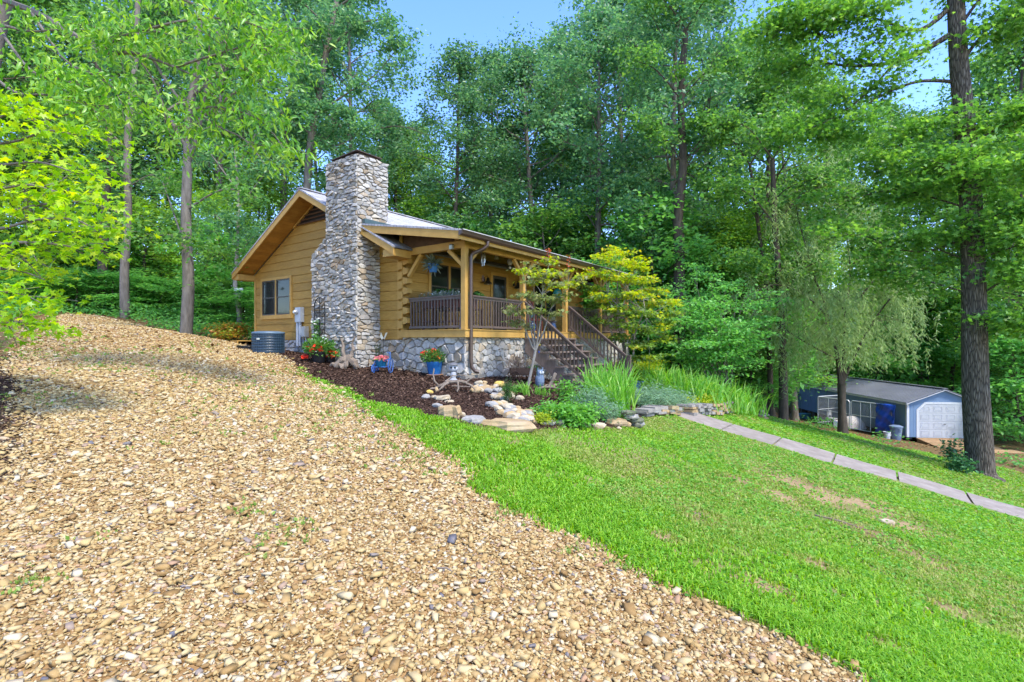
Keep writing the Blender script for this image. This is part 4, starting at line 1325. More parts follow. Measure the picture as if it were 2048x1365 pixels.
for (px, py, Y, nm, lb, kind) in ((966, 508, 14.3, "wind_chime", "long silver tube wind chime hanging from the porch beam", 0), (993, 512, 15.0, "hanging_bell", "small pale bell hanging from the porch ceiling", 1), (1020, 524, 15.6, "glass_ornament", "round clear glass ornament hanging near the second porch post", 2), (1115, 588, 19.0, "glass_float", "turquoise glass ornament hanging at the far end of the porch", 3)):
    p = PW(px, py, Y)
    t = thing(nm, lb, nm.split("_")[-1], p)
    top = 2.62 + EZ - p[2]
    if kind == 0:
        for k in range(6):
            a = k * 1.047
            mb = MB(); mb.tube([(.055 * math.cos(a), .055 * math.sin(a), .16), (.055 * math.cos(a), .055 * math.sin(a), -.25 - .05 * (k % 3))], .013, 7); mb.build("tube", M("chime_steel", (.6, .62, .66), None, 4, .25, metal=.7), t, True)
        mb = MB(); mb.lathe((0, 0, .2), [(.085, 0), (.085, .025)], 14); mb.build("disc", darkwood, t)
        mb = MB(); mb.tube([(0, 0, .2), (0, 0, top)], .004, 4); mb.tube([(0, 0, .2), (0, 0, -.62)], .003, 4); mb.box(-.03, .03, -.004, .004, -.78, -.62); mb.build("cord", darkwood, t)
    elif kind == 1:
        mb = MB(); mb.lathe((0, 0, -.1), [(.07, 0), (.06, .03), (.05, .13), (.035, .17)], 12); mb.build("bell", M("pale_bell", (.5, .45, .36)), t, True)
        mb = MB(); mb.tube([(0, 0, .07), (0, 0, top)], .004, 4); mb.build("cord", darkwood, t)
    else:
        mb = MB(); R0 = .09 if kind == 2 else .17
        mb.ball((0, 0, 0), (R0, R0, R0 * 1.2), 14, 9); mb.build("globe", M("clear_glass_" + str(kind), (.5, .52, .5) if kind == 2 else (.06, .42, .5), None, 4, .1, spec=.7), t, True)
        if kind == 2:
            mb = MB(); mb.ball((0, 0, -.18), .05, 10, 7); mb.build("drop", M("clear_drop", (.5, .52, .5), None, 4, .1, spec=.7), t, True)
        mb = MB(); mb.tube([(0, 0, R0), (0, 0, top)], .004, 4); mb.build("cord", darkwood, t)
# hanging basket
bluep = M("blue_glaze", (.012, .09, .25), (.018, .12, .32), 5, .22, spec=.6)
p = PW(866, 537, 14.0)
hb = thing("hanging_basket", "blue hanging pot with grey green spiky plant under the porch roof", "hanging basket", p)
mb = MB(); mb.lathe((0, 0, -.12), [(.1, 0), (.15, .2), (.165, .21), (.165, .24), (.14, .24)], 18); mb.build("pot", bluep, hb, True)
mb = MB()
for k in range(3):
    a = k * 2.09
    mb.tube([(.15 * math.cos(a), .15 * math.sin(a), .12), (0, 0, .42)], .005, 4)
mb.tube([(0, 0, .42), (0, 0, 2.62 + EZ - p[2])], .006, 4); mb.build("hanger", lampm, hb)
sage = ML("sage_leaf", [(.10, .13, .09), (.16, .2, .14), (.24, .27, .2)], .2, .5, .3)
T = unit(rng.normal(size=(170, 3)) * [1, 1, .6] + [0, 0, .15])
leaves("foliage", T * .04 + [0, 0, .13], .17 + .18 * rng.random(170), sage, hb, 'narrow', up=.5, T=T)
# ------------------------------------------------------------------ things on the porch
redw = M("red_brown_wood", (.14, .045, .03), (.09, .028, .02), 5, .5)
pb = thing("plant_stand", "long red brown plant stand behind the porch railing", "plant stand", H(.25, .6, .328), HROT)
MB().box(0, .45, 0, 1.25, .62, .86).build("trough", redw, pb)
MB().box(.02, .43, .05, 1.2, .22, .25).build("shelf", redw, pb)
for x in (.0, .39):
    for y in (.0, 1.19): MB().box(x, x + .06, y, y + .06, 0, .62).build("leg", redw, pb)
P = np.stack([.22 + .12 * rng.normal(size=420), .62 + .36 * rng.normal(size=420), .86 + .12 * rng.random(420)], -1)
pl = thing("trough_plant", "silvery spiky plants with white flowers in the red brown plant stand", "plant", H(.25, .6, .328), HROT)
white_f = ML("white_flower", [(.62, .62, .6), (.78, .78, .74)], .2, .6, .2, 0)
leaves2("foliage", [(P, .08 + .12 * rng.random(420), 'narrow', dict(up=.3, T=unit(rng.normal(size=(420, 3)) + [0, 0, 1.1])), 0), (P[:70] + [0, 0, .1], .05, 'petal', dict(up=.7), 1)], [sage, white_f], pl)
fern = ML("fern_leaf", [(.03, .12, .025), (.06, .19, .035), (.1, .26, .05)], .35)
def fern_plant(u, v, z, R0, label, n=46):
    t = thing("potted_fern", label, "fern", H(u, v, z), HROT)
    mb = MB(); mb.lathe((0, 0, 0), [(.11, 0), (.16, .24), (.17, .26), (.15, .26)], 14); mb.build("pot", M("fern_pot", (.2, .1, .07)), t, True)
    Ps, Ts, Ss = [], [], []
    for k in range(n):
        a, e = rng.random() * 6.28, .35 + rng.random() * .9
        L = R0 * (.7 + .5 * rng.random())
        for s in np.linspace(.12, 1, 16):
            r = L * s * math.cos(e) ; z_ = .26 + L * s * math.sin(e) - .6 * L * s * s
            for sd in (-1, 1):
                Ps.append((r * math.cos(a), r * math.sin(a), z_)); Ts.append((math.cos(a) * .6 - sd * math.sin(a), math.sin(a) * .6 + sd * math.cos(a), -.25)); Ss.append(.11 * (1.1 - .7 * s))
    leaves("frond", np.array(Ps), np.array(Ss), fern, t, 'kite', up=.6, T=unit(np.array(Ts)))
fern_plant(.9, 1.55, 1.05, .55, "bright green fern in front of the porch window, left of the corner post")
fern_plant(1.0, .6, .95, .5, "bright green fern just right of the porch corner post")
st = thing("plant_table", "dark wooden side table carrying the ferns on the porch", "table", H(.75, .4, .328), HROT)
MB().box(0, .5, 0, 1.45, .56, .6).build("tabletop", darkwood, st)
for x in (.02, .43):
    for y in (.02, 1.38): MB().box(x, x + .05, y, y + .05, 0, .56).build("leg", darkwood, st)
wc = thing("milk_can", "pale blue white tall can behind the railing beside the corner post", "can", H(.3, .36, .328), HROT)
mb = MB(); mb.lathe((0, 0, 0), [(.07, 0), (.075, .02), (.075, .32), (.055, .38), (.06, .42)], 14); mb.build("body", M("pale_can", (.45, .52, .62), None, 4, .4), wc, True)
mb = MB(); mb.lathe((0, 0, .421), [(.068, 0), (.068, .03), (.02, .05)], 14); mb.build("lid", M("can_lid", (.36, .42, .52), None, 4, .4), wc, True)
def rocker(u, v, label, cush):
    t = thing("rocking_chair", label, "rocking chair", H(u, v, .318), HROT - .5)
    red = M("red_chair_" + str(int(u * 10)), (.19, .02, .014), (.14, .015, .01), 5, .45)
    MB().box(-.27, .27, -.26, .26, .40, .44).build("seat", red, t)
    mb = MB()
    for k in range(6): mb.bar((-.22 + k * .088, .24, .44), (-.22 + k * .088, .40, 1.15), .06, .02, (0, 1, 0))
    mb.bar((-.27, .40, 1.17), (.27, .40, 1.17), .03, .12); mb.build("backrest", red, t)
    for s in (-1, 1):
        MB().tube([(s * .26, -.45 + .95 * k / 10, .02 + .10 * ((k - 5) / 5) ** 2) for k in range(11)], .02, 6).build("rocker", red, t, True)
        MB().bar((s * .26, -.22, .04), (s * .26, -.22, .66), .04, .04).build("leg", red, t)
        MB().bar((s * .26, .22, .04), (s * .26, .22, .66), .04, .04).build("leg", red, t)
        MB().box(s * .29 - .045, s * .29 + .045, -.3, .28, .66, .69).build("armrest", red, t)
    if cush:
        mb = MB(); mb.ball((.0, .22, .66), (.2, .09, .19), 12, 8); mb.build("cushion", M("teal_cushion", (.05, .22, .24), (.2, .3, .28), 12, .9), t, True)
rocker(4.55, 1.0, "red rocking chair with a teal cushion seen through the stair opening", True)
bt = thing("boot_planter", "dark blue glazed pot on the porch floor at the head of the stairs", "pot", H(4.75, .28, .328), HROT)
mb = MB(); mb.lathe((0, 0, 0), [(.1, 0), (.13, .06), (.12, .2), (.09, .3), (.13, .36), (.11, .36)], 14); mb.build("pot", M("navy_glaze", (.02, .04, .09), None, 4, .2, spec=.6), bt, True)
T = unit(rng.normal(size=(60, 3)) + [0, 0, .8]); leaves("foliage", T * .05 + [0, 0, .36], .12, sage, bt, 'narrow', T=T)
bt = thing("glazed_jar", "small cobalt blue jar on the porch floor by the stairs", "jar", H(3.55, .3, .328), HROT)
mb = MB(); mb.lathe((0, 0, 0), [(.09, 0), (.13, .1), (.11, .22), (.07, .27), (.085, .3)], 14); mb.build("body", M("cobalt", (.015, .04, .12), None, 4, .2, spec=.6), bt, True)
mb = MB(); mb.lathe((0, 0, .301), [(.09, 0), (.03, .03)], 12); mb.build("lid", M("cobalt_lid", (.02, .05, .14), None, 4, .2), bt, True)
# ------------------------------------------------------------------ trees
bark_g = M("grey_bark", (.20, .175, .145), (.10, .085, .068), 9, .95, .7, 22, spec=.1, sc=(1, 1, .25))
bark_d = M("dark_bark", (.10, .08, .062), (.05, .04, .032), 9, .95, .7, 22, spec=.1, sc=(1, 1, .25))
bark_p = M("pale_bark", (.30, .27, .235), (.17, .15, .125), 7, .95, .6, 20, spec=.1, sc=(1, 1, .3))
m, nt, b = newmat("furrowed_bark")
vec = _map(nt, 'Object', (1, 1, .12))
vn = nt.nodes.new("ShaderNodeTexVoronoi"); vn.feature = 'DISTANCE_TO_EDGE'; vn.inputs["Scale"].default_value = 22
wv = nt.nodes.new("ShaderNodeVectorMath"); wv.operation = 'ADD'
nz = nt.nodes.new("ShaderNodeTexNoise"); nz.inputs["Scale"].default_value = 6; nt.links.new(vec, nz.inputs["Vector"])
sc_ = nt.nodes.new("ShaderNodeVectorMath"); sc_.operation = 'SCALE'; sc_.inputs["Scale"].default_value = .12
nt.links.new(nz.outputs["Color"], sc_.inputs[0]); nt.links.new(vec, wv.inputs[0]); nt.links.new(sc_.outputs[0], wv.inputs[1])
nt.links.new(wv.outputs[0], vn.inputs["Vector"])
col = _ramp(nt, vn.outputs["Distance"], [(0, (.035, .028, .022)), (.12, (.10, .08, .062)), (.4, (.21, .175, .14))])
nt.links.new(col, b.inputs["Base Color"]); b.inputs["Roughness"].default_value = .95; b.inputs["Specular IOR Level"].default_value = .1
bn = nt.nodes.new("ShaderNodeBump"); bn.inputs["Strength"].default_value = 1; bn.inputs["Distance"].default_value = .05
nt.links.new(vn.outputs["Distance"], bn.inputs["Height"]); nt.links.new(bn.outputs[0], b.inputs["Normal"])
bark_f = m
L_oak = ML("oak_leaf", [(.05, .15, .06), (.08, .20, .08), (.11, .25, .09), (.17, .31, .09)], .45, .42, .5)
L_mid = ML("hardwood_leaf", [(.05, .14, .03), (.075, .2, .04), (.11, .26, .05), (.18, .33, .06)], .45, .45, .4)
L_lime = ML("lime_leaf", [(.09, .23, .03), (.14, .31, .04), (.2, .39, .05), (.28, .44, .07)], .45, .45, .35)  # lighter lime green, the foliage's own colour
L_und = ML("understory_leaf", [(.07, .23, .055), (.11, .31, .065), (.16, .38, .08)], .48, .5, .3)

def limbs(seed, Ht, cb, rx, r0, nl, lean=(0, 0), up0=.1, up1=1.0, fork=False, wob=.25, sub=(3, 5), peak=.35):
    """trunk and branch skeleton: tube list [(points, radii)] and the points where leaf sprays grow"""
    r = np.random.default_rng(seed)
    tubes, spray = [], []
    nseg = 9
    hs = np.linspace(0, 1, nseg)
    off = np.cumsum(r.normal(size=(nseg, 2)) * wob * .5, 0); off -= off[0]
    tp = np.stack([off[:, 0] + lean[0] * hs ** 1.3, off[:, 1] + lean[1] * hs ** 1.3, hs * Ht], -1)
    tr = r0 * (1 - .86 * hs) + .012
    tr[0] *= 1.3
    pts = np.vstack([tp[:1], tp[0:1] * .5 + tp[1:2] * .5 * 0 + [[0, 0, .35]], tp[1:]])
    rad = np.concatenate([[tr[0] * 1.25], [tr[0] * .86], tr[1:]])
    tubes.append((pts, rad, 9))
    at = lambda h: np.array([np.interp(h, tp[:, 2], tp[:, k]) for k in range(3)])
    for i in range(nl):
        t = (i + r.random()) / nl
        h = cb + (Ht * .97 - cb) * t
        prof = np.interp(t, [0, peak, .75, 1], [.55, 1, .7, .22])
        L = rx * prof * (.75 + .5 * r.random())
        az = i * 2.4 + r.random() * 1.2
        el = up0 + (up1 - up0) * t + r.normal() * .12
        d = np.array([math.cos(az) * math.cos(el), math.sin(az) * math.cos(el), math.sin(el)])
        p = at(h)
        P = [p]
        n = 5
        for k in range(n):
            d = d + r.normal(size=3) * .13 + [0, 0, .05]
            d /= np.linalg.norm(d)
            P.append(P[-1] + d * L / n)
        P = np.array(P)
        rb = max(.012, min(np.interp(h, tp[:, 2], tr) * .5, .02 + L * .016))
        tubes.append((P, np.linspace(rb, .006, n + 1), 5))
        spray.append(P[-1])
        for k in range(r.integers(*sub) + 1):
            f = .3 + .65 * r.random()
            q = np.array([np.interp(f * n, np.arange(n + 1), P[:, c]) for c in range(3)])
            dd = d + r.normal(size=3) * .8
            dd[2] = dd[2] * .5 + .15
            dd /= np.linalg.norm(dd)
            l2 = L * (.22 + .25 * r.random()) + .25
            e = q + dd * l2
            tubes.append((np.array([q, (q + e) / 2 + r.normal(size=3) * .06 * l2, e]), np.array([rb * .4, rb * .28, .005]), 4))
            spray.append(e)
            if r.random() < .6: spray.append(q * .45 + e * .55)
    return tubes, np.array(spray)
def tubesMB(tubes, minr=0):
    mb = MB()
    for P, R_, n in tubes:
        if R_[0] >= minr: mb.tube([tuple(p) for p in P], list(R_), n, cap=False)
    return mb
def sprays(spray, per, sx, sz, size, tmpl, seed=0, **kw):
    n = len(spray)
    k = np.maximum(3, (per * (.45 + 1.1 * rng.random(n))).astype(int))
    P = np.repeat(spray, k, 0)
    w = rng.random(n)[:, None] * .7 + .65
    P = P + rng.normal(size=P.shape) * np.array([sx, sx, sz]) * np.repeat(w, k, 0)
    s = size * (.7 + .6 * rng.random(len(P)))
    return P, s, tmpl, kw
def tree_proto(name, seed, Ht, cb, rx, r0, nl, per, sx, sz, size, lmat, bmat, tmpl='kite', label='', group=None, minr=.012, extra=0, **kw):
    lk = {k: kw.pop(k) for k in ('up', 'droop') if k in kw}
    tubes, sp = limbs(seed, Ht, cb, rx, r0, nl, **kw)
    root = thing(name, label, "tree", (0, 0, 0), group=group)
    tubesMB(tubes, minr).build("trunk", bmat, root, True)
    P, s, t, k = sprays(sp, per, sx, sz, size, tmpl, **lk)
    leaves("crown", P, s, lmat, root, tmpl, **k)
    return root
G_back, G_left, G_right, G_sap = "tall hardwoods of the woods behind the cabin", "tall hardwoods of the woods to the left of the cabin", "tall hardwoods of the woods around the blue shed", "leafy saplings under the woods"
protos = {
 'oak1': tree_proto("oak_tree", 1, 22, 8, 4.2, .26, 30, 62, .46, .28, .22, L_oak, bark_g, up=.35, droop=.3, minr=.02),
 'oak2': tree_proto("oak_tree", 2, 22, 6, 3.6, .22, 30, 62, .46, .3, .22, L_oak, bark_d, up=.35, droop=.3, minr=.02),
 'oak3': tree_proto("oak_tree", 3, 22, 9.5, 4.6, .28, 30, 62, .48, .3, .23, L_oak, bark_g, up=.35, droop=.3, lean=(1.6, .4), minr=.02),
 'mid1': tree_proto("hardwood_tree", 4, 20, 6, 3.9, .2, 30, 60, .46, .27, .21, L_mid, bark_d, up=.45, droop=.3, minr=.018),
 'mid2': tree_proto("hardwood_tree", 5, 20, 8, 3.4, .18, 28, 60, .46, .27, .21, L_mid, bark_g, up=.45, droop=.3, lean=(-1, .5), minr=.018),
 'lime1': tree_proto("hardwood_tree", 6, 15, 3.5, 3.2, .13, 28, 56, .42, .22, .19, L_lime, bark_d, up=.55, droop=.25, minr=.015),
 'sap1': tree_proto("sapling", 7, 6.0, .9, 2.0, .05, 20, 30, .34, .12, .19, L_und, bark_d, up=.7, droop=.2, minr=.008, up0=0, up1=.6),
 'sap2': tree_proto("sapling", 8, 4.2, .5, 1.7, .04, 18, 30, .34, .12, .19, L_und, bark_d, up=.7, droop=.2, minr=.008, up0=0, up1=.6),
 'sap3': tree_proto("sapling", 9, 7.5, 1.8, 2.3, .06, 20, 30, .36, .13, .2, L_mid, bark_g, up=.65, droop=.2, minr=.008, up0=0, up1=.7),
}
PH = {'oak1': 22, 'oak2': 22, 'oak3': 22, 'mid1': 20, 'mid2': 20, 'lime1': 15, 'sap1': 6, 'sap2': 4.2, 'sap3': 7.5}
used = set()
def plant(kind, px, Y, top, rz, wide=1., label='', group=None):
    """a tree standing at distance Y in the direction of px, as tall as the photograph shows"""
    x = (px - CX) / F * Y
    z = gz(x, Y) - .08
    Ht = max(2.0, (EZ - (top - HY) / F * Y - z) * .95)
    k = Ht / PH[kind]
    w = wide * (.5 + .5 * k)
    pr = protos[kind]
    if kind not in used:
        used.add(kind)
        pr.location, pr.scale, pr.rotation_euler = (x, Y, z), (w, w, k), (0, 0, rz)
        pr["label"] = label
        if group: pr["group"] = group
        return pr
    return dup(pr, (x, Y, z), rz, (w, w, k), label, group)
LB_back = "tall slender hardwood rising among the woods behind the cabin roof"
LB_left = "tall hardwood standing in the woods beyond the gravel on the left of the cabin"
LB_right = "tall hardwood in the woods behind and around the blue shed"
rows = [
 # kind, px, distance, top row, label/group
 ('oak1', 700, 33, -60, 1.1, 0), ('oak3', 560, 35, -90, .4, 0), ('oak2', 790, 37, 215, 2.2, 0), ('oak2', 905, 31, 75, .7, 0), ('oak1', 985, 36, 95, 3.0, 0),
 ('oak3', 1078, 33, 85, 2.4, 0), ('mid1', 1020, 41, 230, .2, 0), ('oak2', 1130, 37, 40, 4.0, 0), ('oak1', 1195, 30, 0, 5.0, 0), ('oak3', 1262, 35, -70, 1.7, 0),
 ('oak1', 1352, 27, -90, 2.8, 0), ('oak2', 1405, 33, -60, .9, 0), ('mid1', 1300, 41, 20, 2.0, 0), ('mid2', 1455, 38, 60, 3.3, 0), ('mid1', 1525, 29, 70, 4.4, 0),
 ('mid2', 850, 44, 240, 1.2, 0), ('mid1', 745, 44, 190, 3.9, 0), ('mid2', 1160, 45, 130, .3, 0), ('lime1', 700, 40, 330, .3, 0), ('lime1', 830, 39, 280, 1.9, 0), ('lime1', 940, 42, 300, 3.1, 0), ('lime1', 1100, 40, 260, 4.1, 0), ('lime1', 1240, 42, 300, 5.0, 0), ('lime1', 1380, 40, 300, 1.0, 0),
 ('mid1', 640, 47, 60, 1.5, 0), ('lime1', 770, 31, 420, 2.0, 0), ('lime1', 1010, 46, 330, 2.6, 0), ('lime1', 880, 34, 360, 1.7, 0), ('lime1', 1160, 33, 380, 4.6, 0), ('lime1', 1290, 31, 400, .6, 0), ('lime1', 1500, 33, 420, 2.2, 0), ('lime1', 1450, 27, 420, 3.3, 0),
 # left woods
 ('mid2', 60, 27, -160, .5, 1), ('mid1', 130, 31, -130, 1.9, 1), ('oak2', 215, 28, -120, 3.1, 1), ('mid1', 305, 33, -80, 4.2, 1), ('mid2', 340, 39, -60, .1, 1), ('oak1', 440, 31, -100, 5.2, 1),
 ('mid1', 500, 41, -40, 2.5, 1), ('lime1', 95, 36, 120, .8, 1), ('lime1', 190, 40, 130, 2.2, 1), ('lime1', 270, 37, 180, 3.6, 1), ('lime1', 410, 38, 160, 4.9, 1), ('lime1', 540, 40, 200, .4, 1), ('lime1', 110, 29, 330, 1.0, 1), ('lime1', 300, 28, 400, 2.4, 1), ('lime1', 420, 29, 380, 4.0, 1), ('lime1', 20, 28, 300, .1, 1), ('lime1', 200, 30, 380, 5.0, 1), ('lime1', 520, 33, 330, 3.0, 1), ('mid1', -60, 24, -200, 2.7, 1), ('mid2', 10, 35, -60, 1.2, 1), ('mid1', -160, 30, -120, .6, 1), ('mid2', 450, 48, 20, 3.2, 1), ('mid2', 250, 48, 40, 1.1, 1),
 # woods round the shed
 ('mid2', 1590, 37, 60, .6, 2), ('mid1', 1650, 44, 140, 2.1, 2), ('lime1', 1715, 47, 240, .9, 2), ('mid2', 1765, 50, 180, 3.8, 2), ('mid1', 1850, 52, 200, 5.1, 2), ('lime1', 1830, 47, 330, 2.9, 2), ('lime1', 1905, 44, 280, 4.1, 2), ('mid2', 1965, 46, 90, 1.3, 2), ('mid1', 2030, 40, -20, 2.3, 2), ('lime1', 2060, 36, 200, .2, 2), ('mid1', 2120, 46, -20, 3.4, 2), ('mid2', 2230, 42, -60, 4.4, 2), ('lime1', 2000, 52, 330, 5.3, 2), ('lime1', 1570, 45, 330, 3.0, 2), ('mid2', 2140, 44, -20, .9, 2), ('lime1', 1660, 38, 470, 1.4, 2),
]
for i, (kind, px, Y, top, rz, zone) in enumerate(rows):
    plant(kind, px, Y, top, rz, 1.0, (LB_back, LB_left, LB_right)[zone], (G_back, G_left, G_right)[zone])
LS = ["young leafy sapling in the shade of the woods behind the cabin", "young leafy sapling in the shade of the woods left of the cabin", "young leafy sapling in the shade of the woods near the blue shed"]
r_ = np.random.default_rng(44)
def saprow(x0, x1, n, ya, yb, zone, tops):
    for i in range(n):
        px = x0 + (x1 - x0) * (i + r_.random()) / n
        plant(('sap1', 'sap2', 'sap3')[r_.integers(3)], px, ya + (yb - ya) * r_.random(), tops[0] + (tops[1] - tops[0]) * r_.random(), r_.random() * 6.28, 1.0 + .5 * r_.random(), LS[zone], G_sap + (" behind the cabin", " on the left", " near the shed")[zone])
saprow(-80, 500, 22, 24, 34, 1, (420, 560))
saprow(40, 500, 10, 23, 27, 1, (560, 620))
saprow(780, 1560, 26, 26, 38, 0, (380, 560))
saprow(1250, 1520, 9, 24, 29, 0, (560, 690))
saprow(1560, 2150, 20, 44, 54, 2, (520, 660))
saprow(2020, 2150, 6, 28, 40, 2, (480, 690))
# the wood that closes the view far behind: one mass of leaves
Pf = []
for px in np.arange(-400, 2500, 16):
    for k in range(5):
        Y = 56 + 26 * r_.random()
        x = (px + 30 * r_.random() - CX) / F * Y
        zt = gz(x, Y)
        Pf.append(blob((x, Y, zt + 1.0 + 4.2 * r_.random() ** 1.4), (2.6, 2.0, 1.6), 70))
Pf = np.vstack(Pf)
tag(leaves("forest", Pf, .38 + .2 * rng.random(len(Pf)), L_mid, None, 'kite', up=.5, droop=.3), "far woods closing the view behind the nearer trunks", "woods", kind="stuff")
# low leafy growth on the forest floor
x = np.concatenate([-28 + 26 * rng.random(2600), -4 + 34 * rng.random(2600), 24 + 24 * rng.random(900)])
y = np.concatenate([19 + 18 * rng.random(2600), 19 + 22 * rng.random(2600), 20 + 30 * rng.random(900)])
ok = (sdf(LAWN, x, y) < -.6) & (sdf(BED, x, y) < -.4) & (sdf(GRAVEL, x, y) < -.5)
hx, hy = (x - HC[0]) * HU[0] + (y - HC[1]) * HU[1], (x - HC[0]) * HV[0] + (y - HC[1]) * HV[1]
ok &= ~((hx > -1) & (hx < 12) & (hy > -.5) & (hy < 12)) & ~((x > 18.5) & (x < 29) & (y > 22) & (y < 43.5))
x, y = x[ok], y[ok]
P = np.repeat(np.stack([x, y, gz(x, y)], -1), 16, 0) + np.abs(rng.normal(size=(len(x) * 16, 3))) * [.0, .0, .28] + rng.normal(size=(len(x) * 16, 3)) * [.3, .3, .02]
tag(leaves("undergrowth", P, .1 + .09 * rng.random(len(P)), L_und, None, 'kite', up=.6, droop=.1), "low green undergrowth on the floor of the woods", "undergrowth", kind="stuff")
# ------------------------------------------------------------------ single trees and shrubs that stand out in the photograph
def chain(pts, Y=None):
    """photograph points (px, py, distance) to world"""
    return [Vector(PW(*p)) for p in pts]
def smooth(P, n=4):
    P = [Vector(p) for p in P]
    out = []
    for i in range(len(P) - 1):
        a, b, c, d = P[max(0, i - 1)], P[i], P[i + 1], P[min(len(P) - 1, i + 2)]
        for k in range(n):
            t = k / n
            out.append(.5 * ((2 * b) + (c - a) * t + (2 * a - 5 * b + 4 * c - d) * t * t + (3 * b - a - 3 * c + d) * t ** 3))
    out.append(P[-1])
    return out
class Tree:
    def __init__(self, name, label, base, bark, cat="tree", group=None):
        self.b = Vector(base)
        self.root = thing(name, label, cat, self.b, group=group)
        self.mb, self.sp, self.bark = MB(), [], bark
    def limb(self, P, r0, r1, n=8, sub=4, at=4, spray=True, subl=.8, flat=.4):
        P = smooth([Vector(p) - self.b for p in P], at)
        self.mb.tube([tuple(p) for p in P], list(np.linspace(r0, r1, len(P))), n, cap=False)
        if not spray: return
        L = sum((P[i + 1] - P[i]).length for i in range(len(P) - 1))
        self.sp.append(tuple(P[-1]))
        for k in range(sub):
            f = (.3 + .7 * rng.random()) * (len(P) - 1)
            i = min(len(P) - 2, int(f))
            q = P[i].lerp(P[i + 1], f - i)
            d = (P[i + 1] - P[i]).normalized() * .6 + Vector(rng.normal(size=3)) * .8
            d.z = d.z * flat + .05
            d.normalize()
            e = q + d * subl * (.5 + rng.random())
            m_ = (q + e) / 2 + Vector(rng.normal(size=3)) * .06 * subl + Vector((0, 0, .05 * subl))
            self.mb.tube([tuple(q), tuple(m_), tuple(e)], [max(.006, r1 * .8), max(.005, r1 * .6), .004], 4, cap=False)
            self.sp += [tuple(e), tuple(m_)]
    def done(self, lmat, per, sx, sz, size, tmpl='kite', extra=None, name="crown", **kw):
        self.mb.build("trunk", self.bark, self.root, True)
        S_ = np.array(self.sp if extra is None else self.sp + [tuple(Vector(e) - self.b) for e in extra])
        P, s, t, k = sprays(S_, per, sx, sz, size, tmpl, **kw)
        return leaves(name, P, s, lmat, self.root, tmpl, **k)

# --- trunks at the edge of the drive, left of the cabin
def edge_tree(name, label, pts, r0, r1, bark, lmat, limbs_, per=40, size=.17, tmpl='kite'):
    P = chain(pts)
    P[0].z = gz(P[0].x, P[0].y) - .1
    t = Tree(name, label, P[0], bark)
    foot = P[0].lerp(P[1], .04)
    t.mb.tube([tuple(Vector((0, 0, 0))), tuple(foot - P[0])], [r0 * 1.75, r0 * 1.15], 10, cap=False)
    t.limb([foot] + P[1:], r0 * 1.15, r1, 10, sub=0, spray=False)
    for l, ra in limbs_:
        t.limb(chain(l), ra, .012, 6, sub=6, subl=1.0)
    t.done(lmat, per, .34, .2, size, tmpl, up=.5, droop=.3)
    return t
edge_tree("hardwood_tree", "thick grey trunk at the drive edge nearest the gable end of the cabin", [(372, 668, 19), (377, 560, 19), (372, 450, 19), (375, 330, 19), (378, 230, 19), (395, 120, 19), (400, -60, 19)], .195, .10, bark_g, L_mid,
          [([(376, 330, 19), (400, 250, 18.6), (415, 150, 18), (420, 60, 17.6)], .09), ([(374, 420, 19), (430, 385, 18.5), (470, 380, 18.2), (520, 400, 18)], .05), ([(376, 300, 19), (330, 220, 18.5), (300, 150, 18), (260, 100, 17.5)], .08), ([(372, 480, 19), (330, 470, 18.6), (290, 480, 18.4)], .035), ([(376, 260, 19), (450, 200, 18.5), (520, 160, 18), (570, 190, 17.8)], .07), ([(373, 520, 19), (410, 500, 18.6), (455, 510, 18.5)], .03), ([(376, 200, 19), (480, 110, 18.6), (560, 60, 18)], .07), ([(372, 500, 19), (345, 420, 20), (320, 350, 20.5)], .04)], 40, .17)
edge_tree("hardwood_tree", "straight mid grey trunk left of the thick trunk at the drive edge", [(250, 637, 22), (249, 540, 22), (256, 420, 22), (255, 280, 22), (268, 160, 22), (275, 20, 22), (280, -100, 22)], .165, .09, bark_g, L_mid,
          [([(255, 300, 22), (200, 250, 21.5), (150, 230, 21)], .06), ([(262, 240, 22), (310, 200, 21.5), (340, 130, 21)], .06), ([(250, 380, 22), (300, 350, 21.6), (340, 360, 21.5)], .03), ([(256, 360, 22), (215, 340, 21.6), (180, 360, 21.4)], .03), ([(268, 120, 22), (200, 60, 21.5), (140, 40, 21)], .05), ([(252, 450, 22), (215, 440, 22), (190, 450, 22)], .025)], 40, .17)
edge_tree("hardwood_tree", "leaning dark trunk behind the straight trunk on the far left", [(200, 640, 25), (207, 500, 25), (213, 380, 25), (222, 290, 25.5), (205, 180, 26), (180, 60, 26)], .2, .1, bark_d, L_mid,
          [([(212, 400, 25), (235, 310, 25), (245, 250, 24.6)], .06), ([(216, 330, 25), (170, 300, 24.5), (130, 290, 24)], .06), ([(205, 200, 26), (260, 120, 25), (300, 80, 25)], .06)], 40, .18)
bt = edge_tree("slender_tree", "slender pale trunk carrying the bird box beside the rear landing", [(480, 668, 23.5), (478, 620, 23.5), (470, 570, 23.5), (474, 500, 23.5), (476, 400, 23.5), (470, 300, 23.5)], .115, .05, bark_p, L_oak,
          [([(474, 520, 23.5), (500, 480, 23), (520, 470, 23)], .03), ([(474, 500, 23.5), (450, 450, 23), (430, 430, 23)], .03), ([(476, 420, 23.5), (520, 360, 23), (550, 330, 22.6)], .04), ([(474, 380, 23.5), (430, 320, 23), (410, 290, 23)], .04), ([(472, 340, 23.5), (510, 270, 23), (530, 230, 23)], .04)], 60, .17)
p = PW(477, 590, 23.2)
bb = thing("bird_box", "small blue and white bird box fixed to the slender pale trunk", "bird box", p)
mb = MB(); mb.box(-.11, .11, -.09, .09, -.22, .06); mb.build("body", M("bird_box_cream", (.5, .48, .33)), bb)
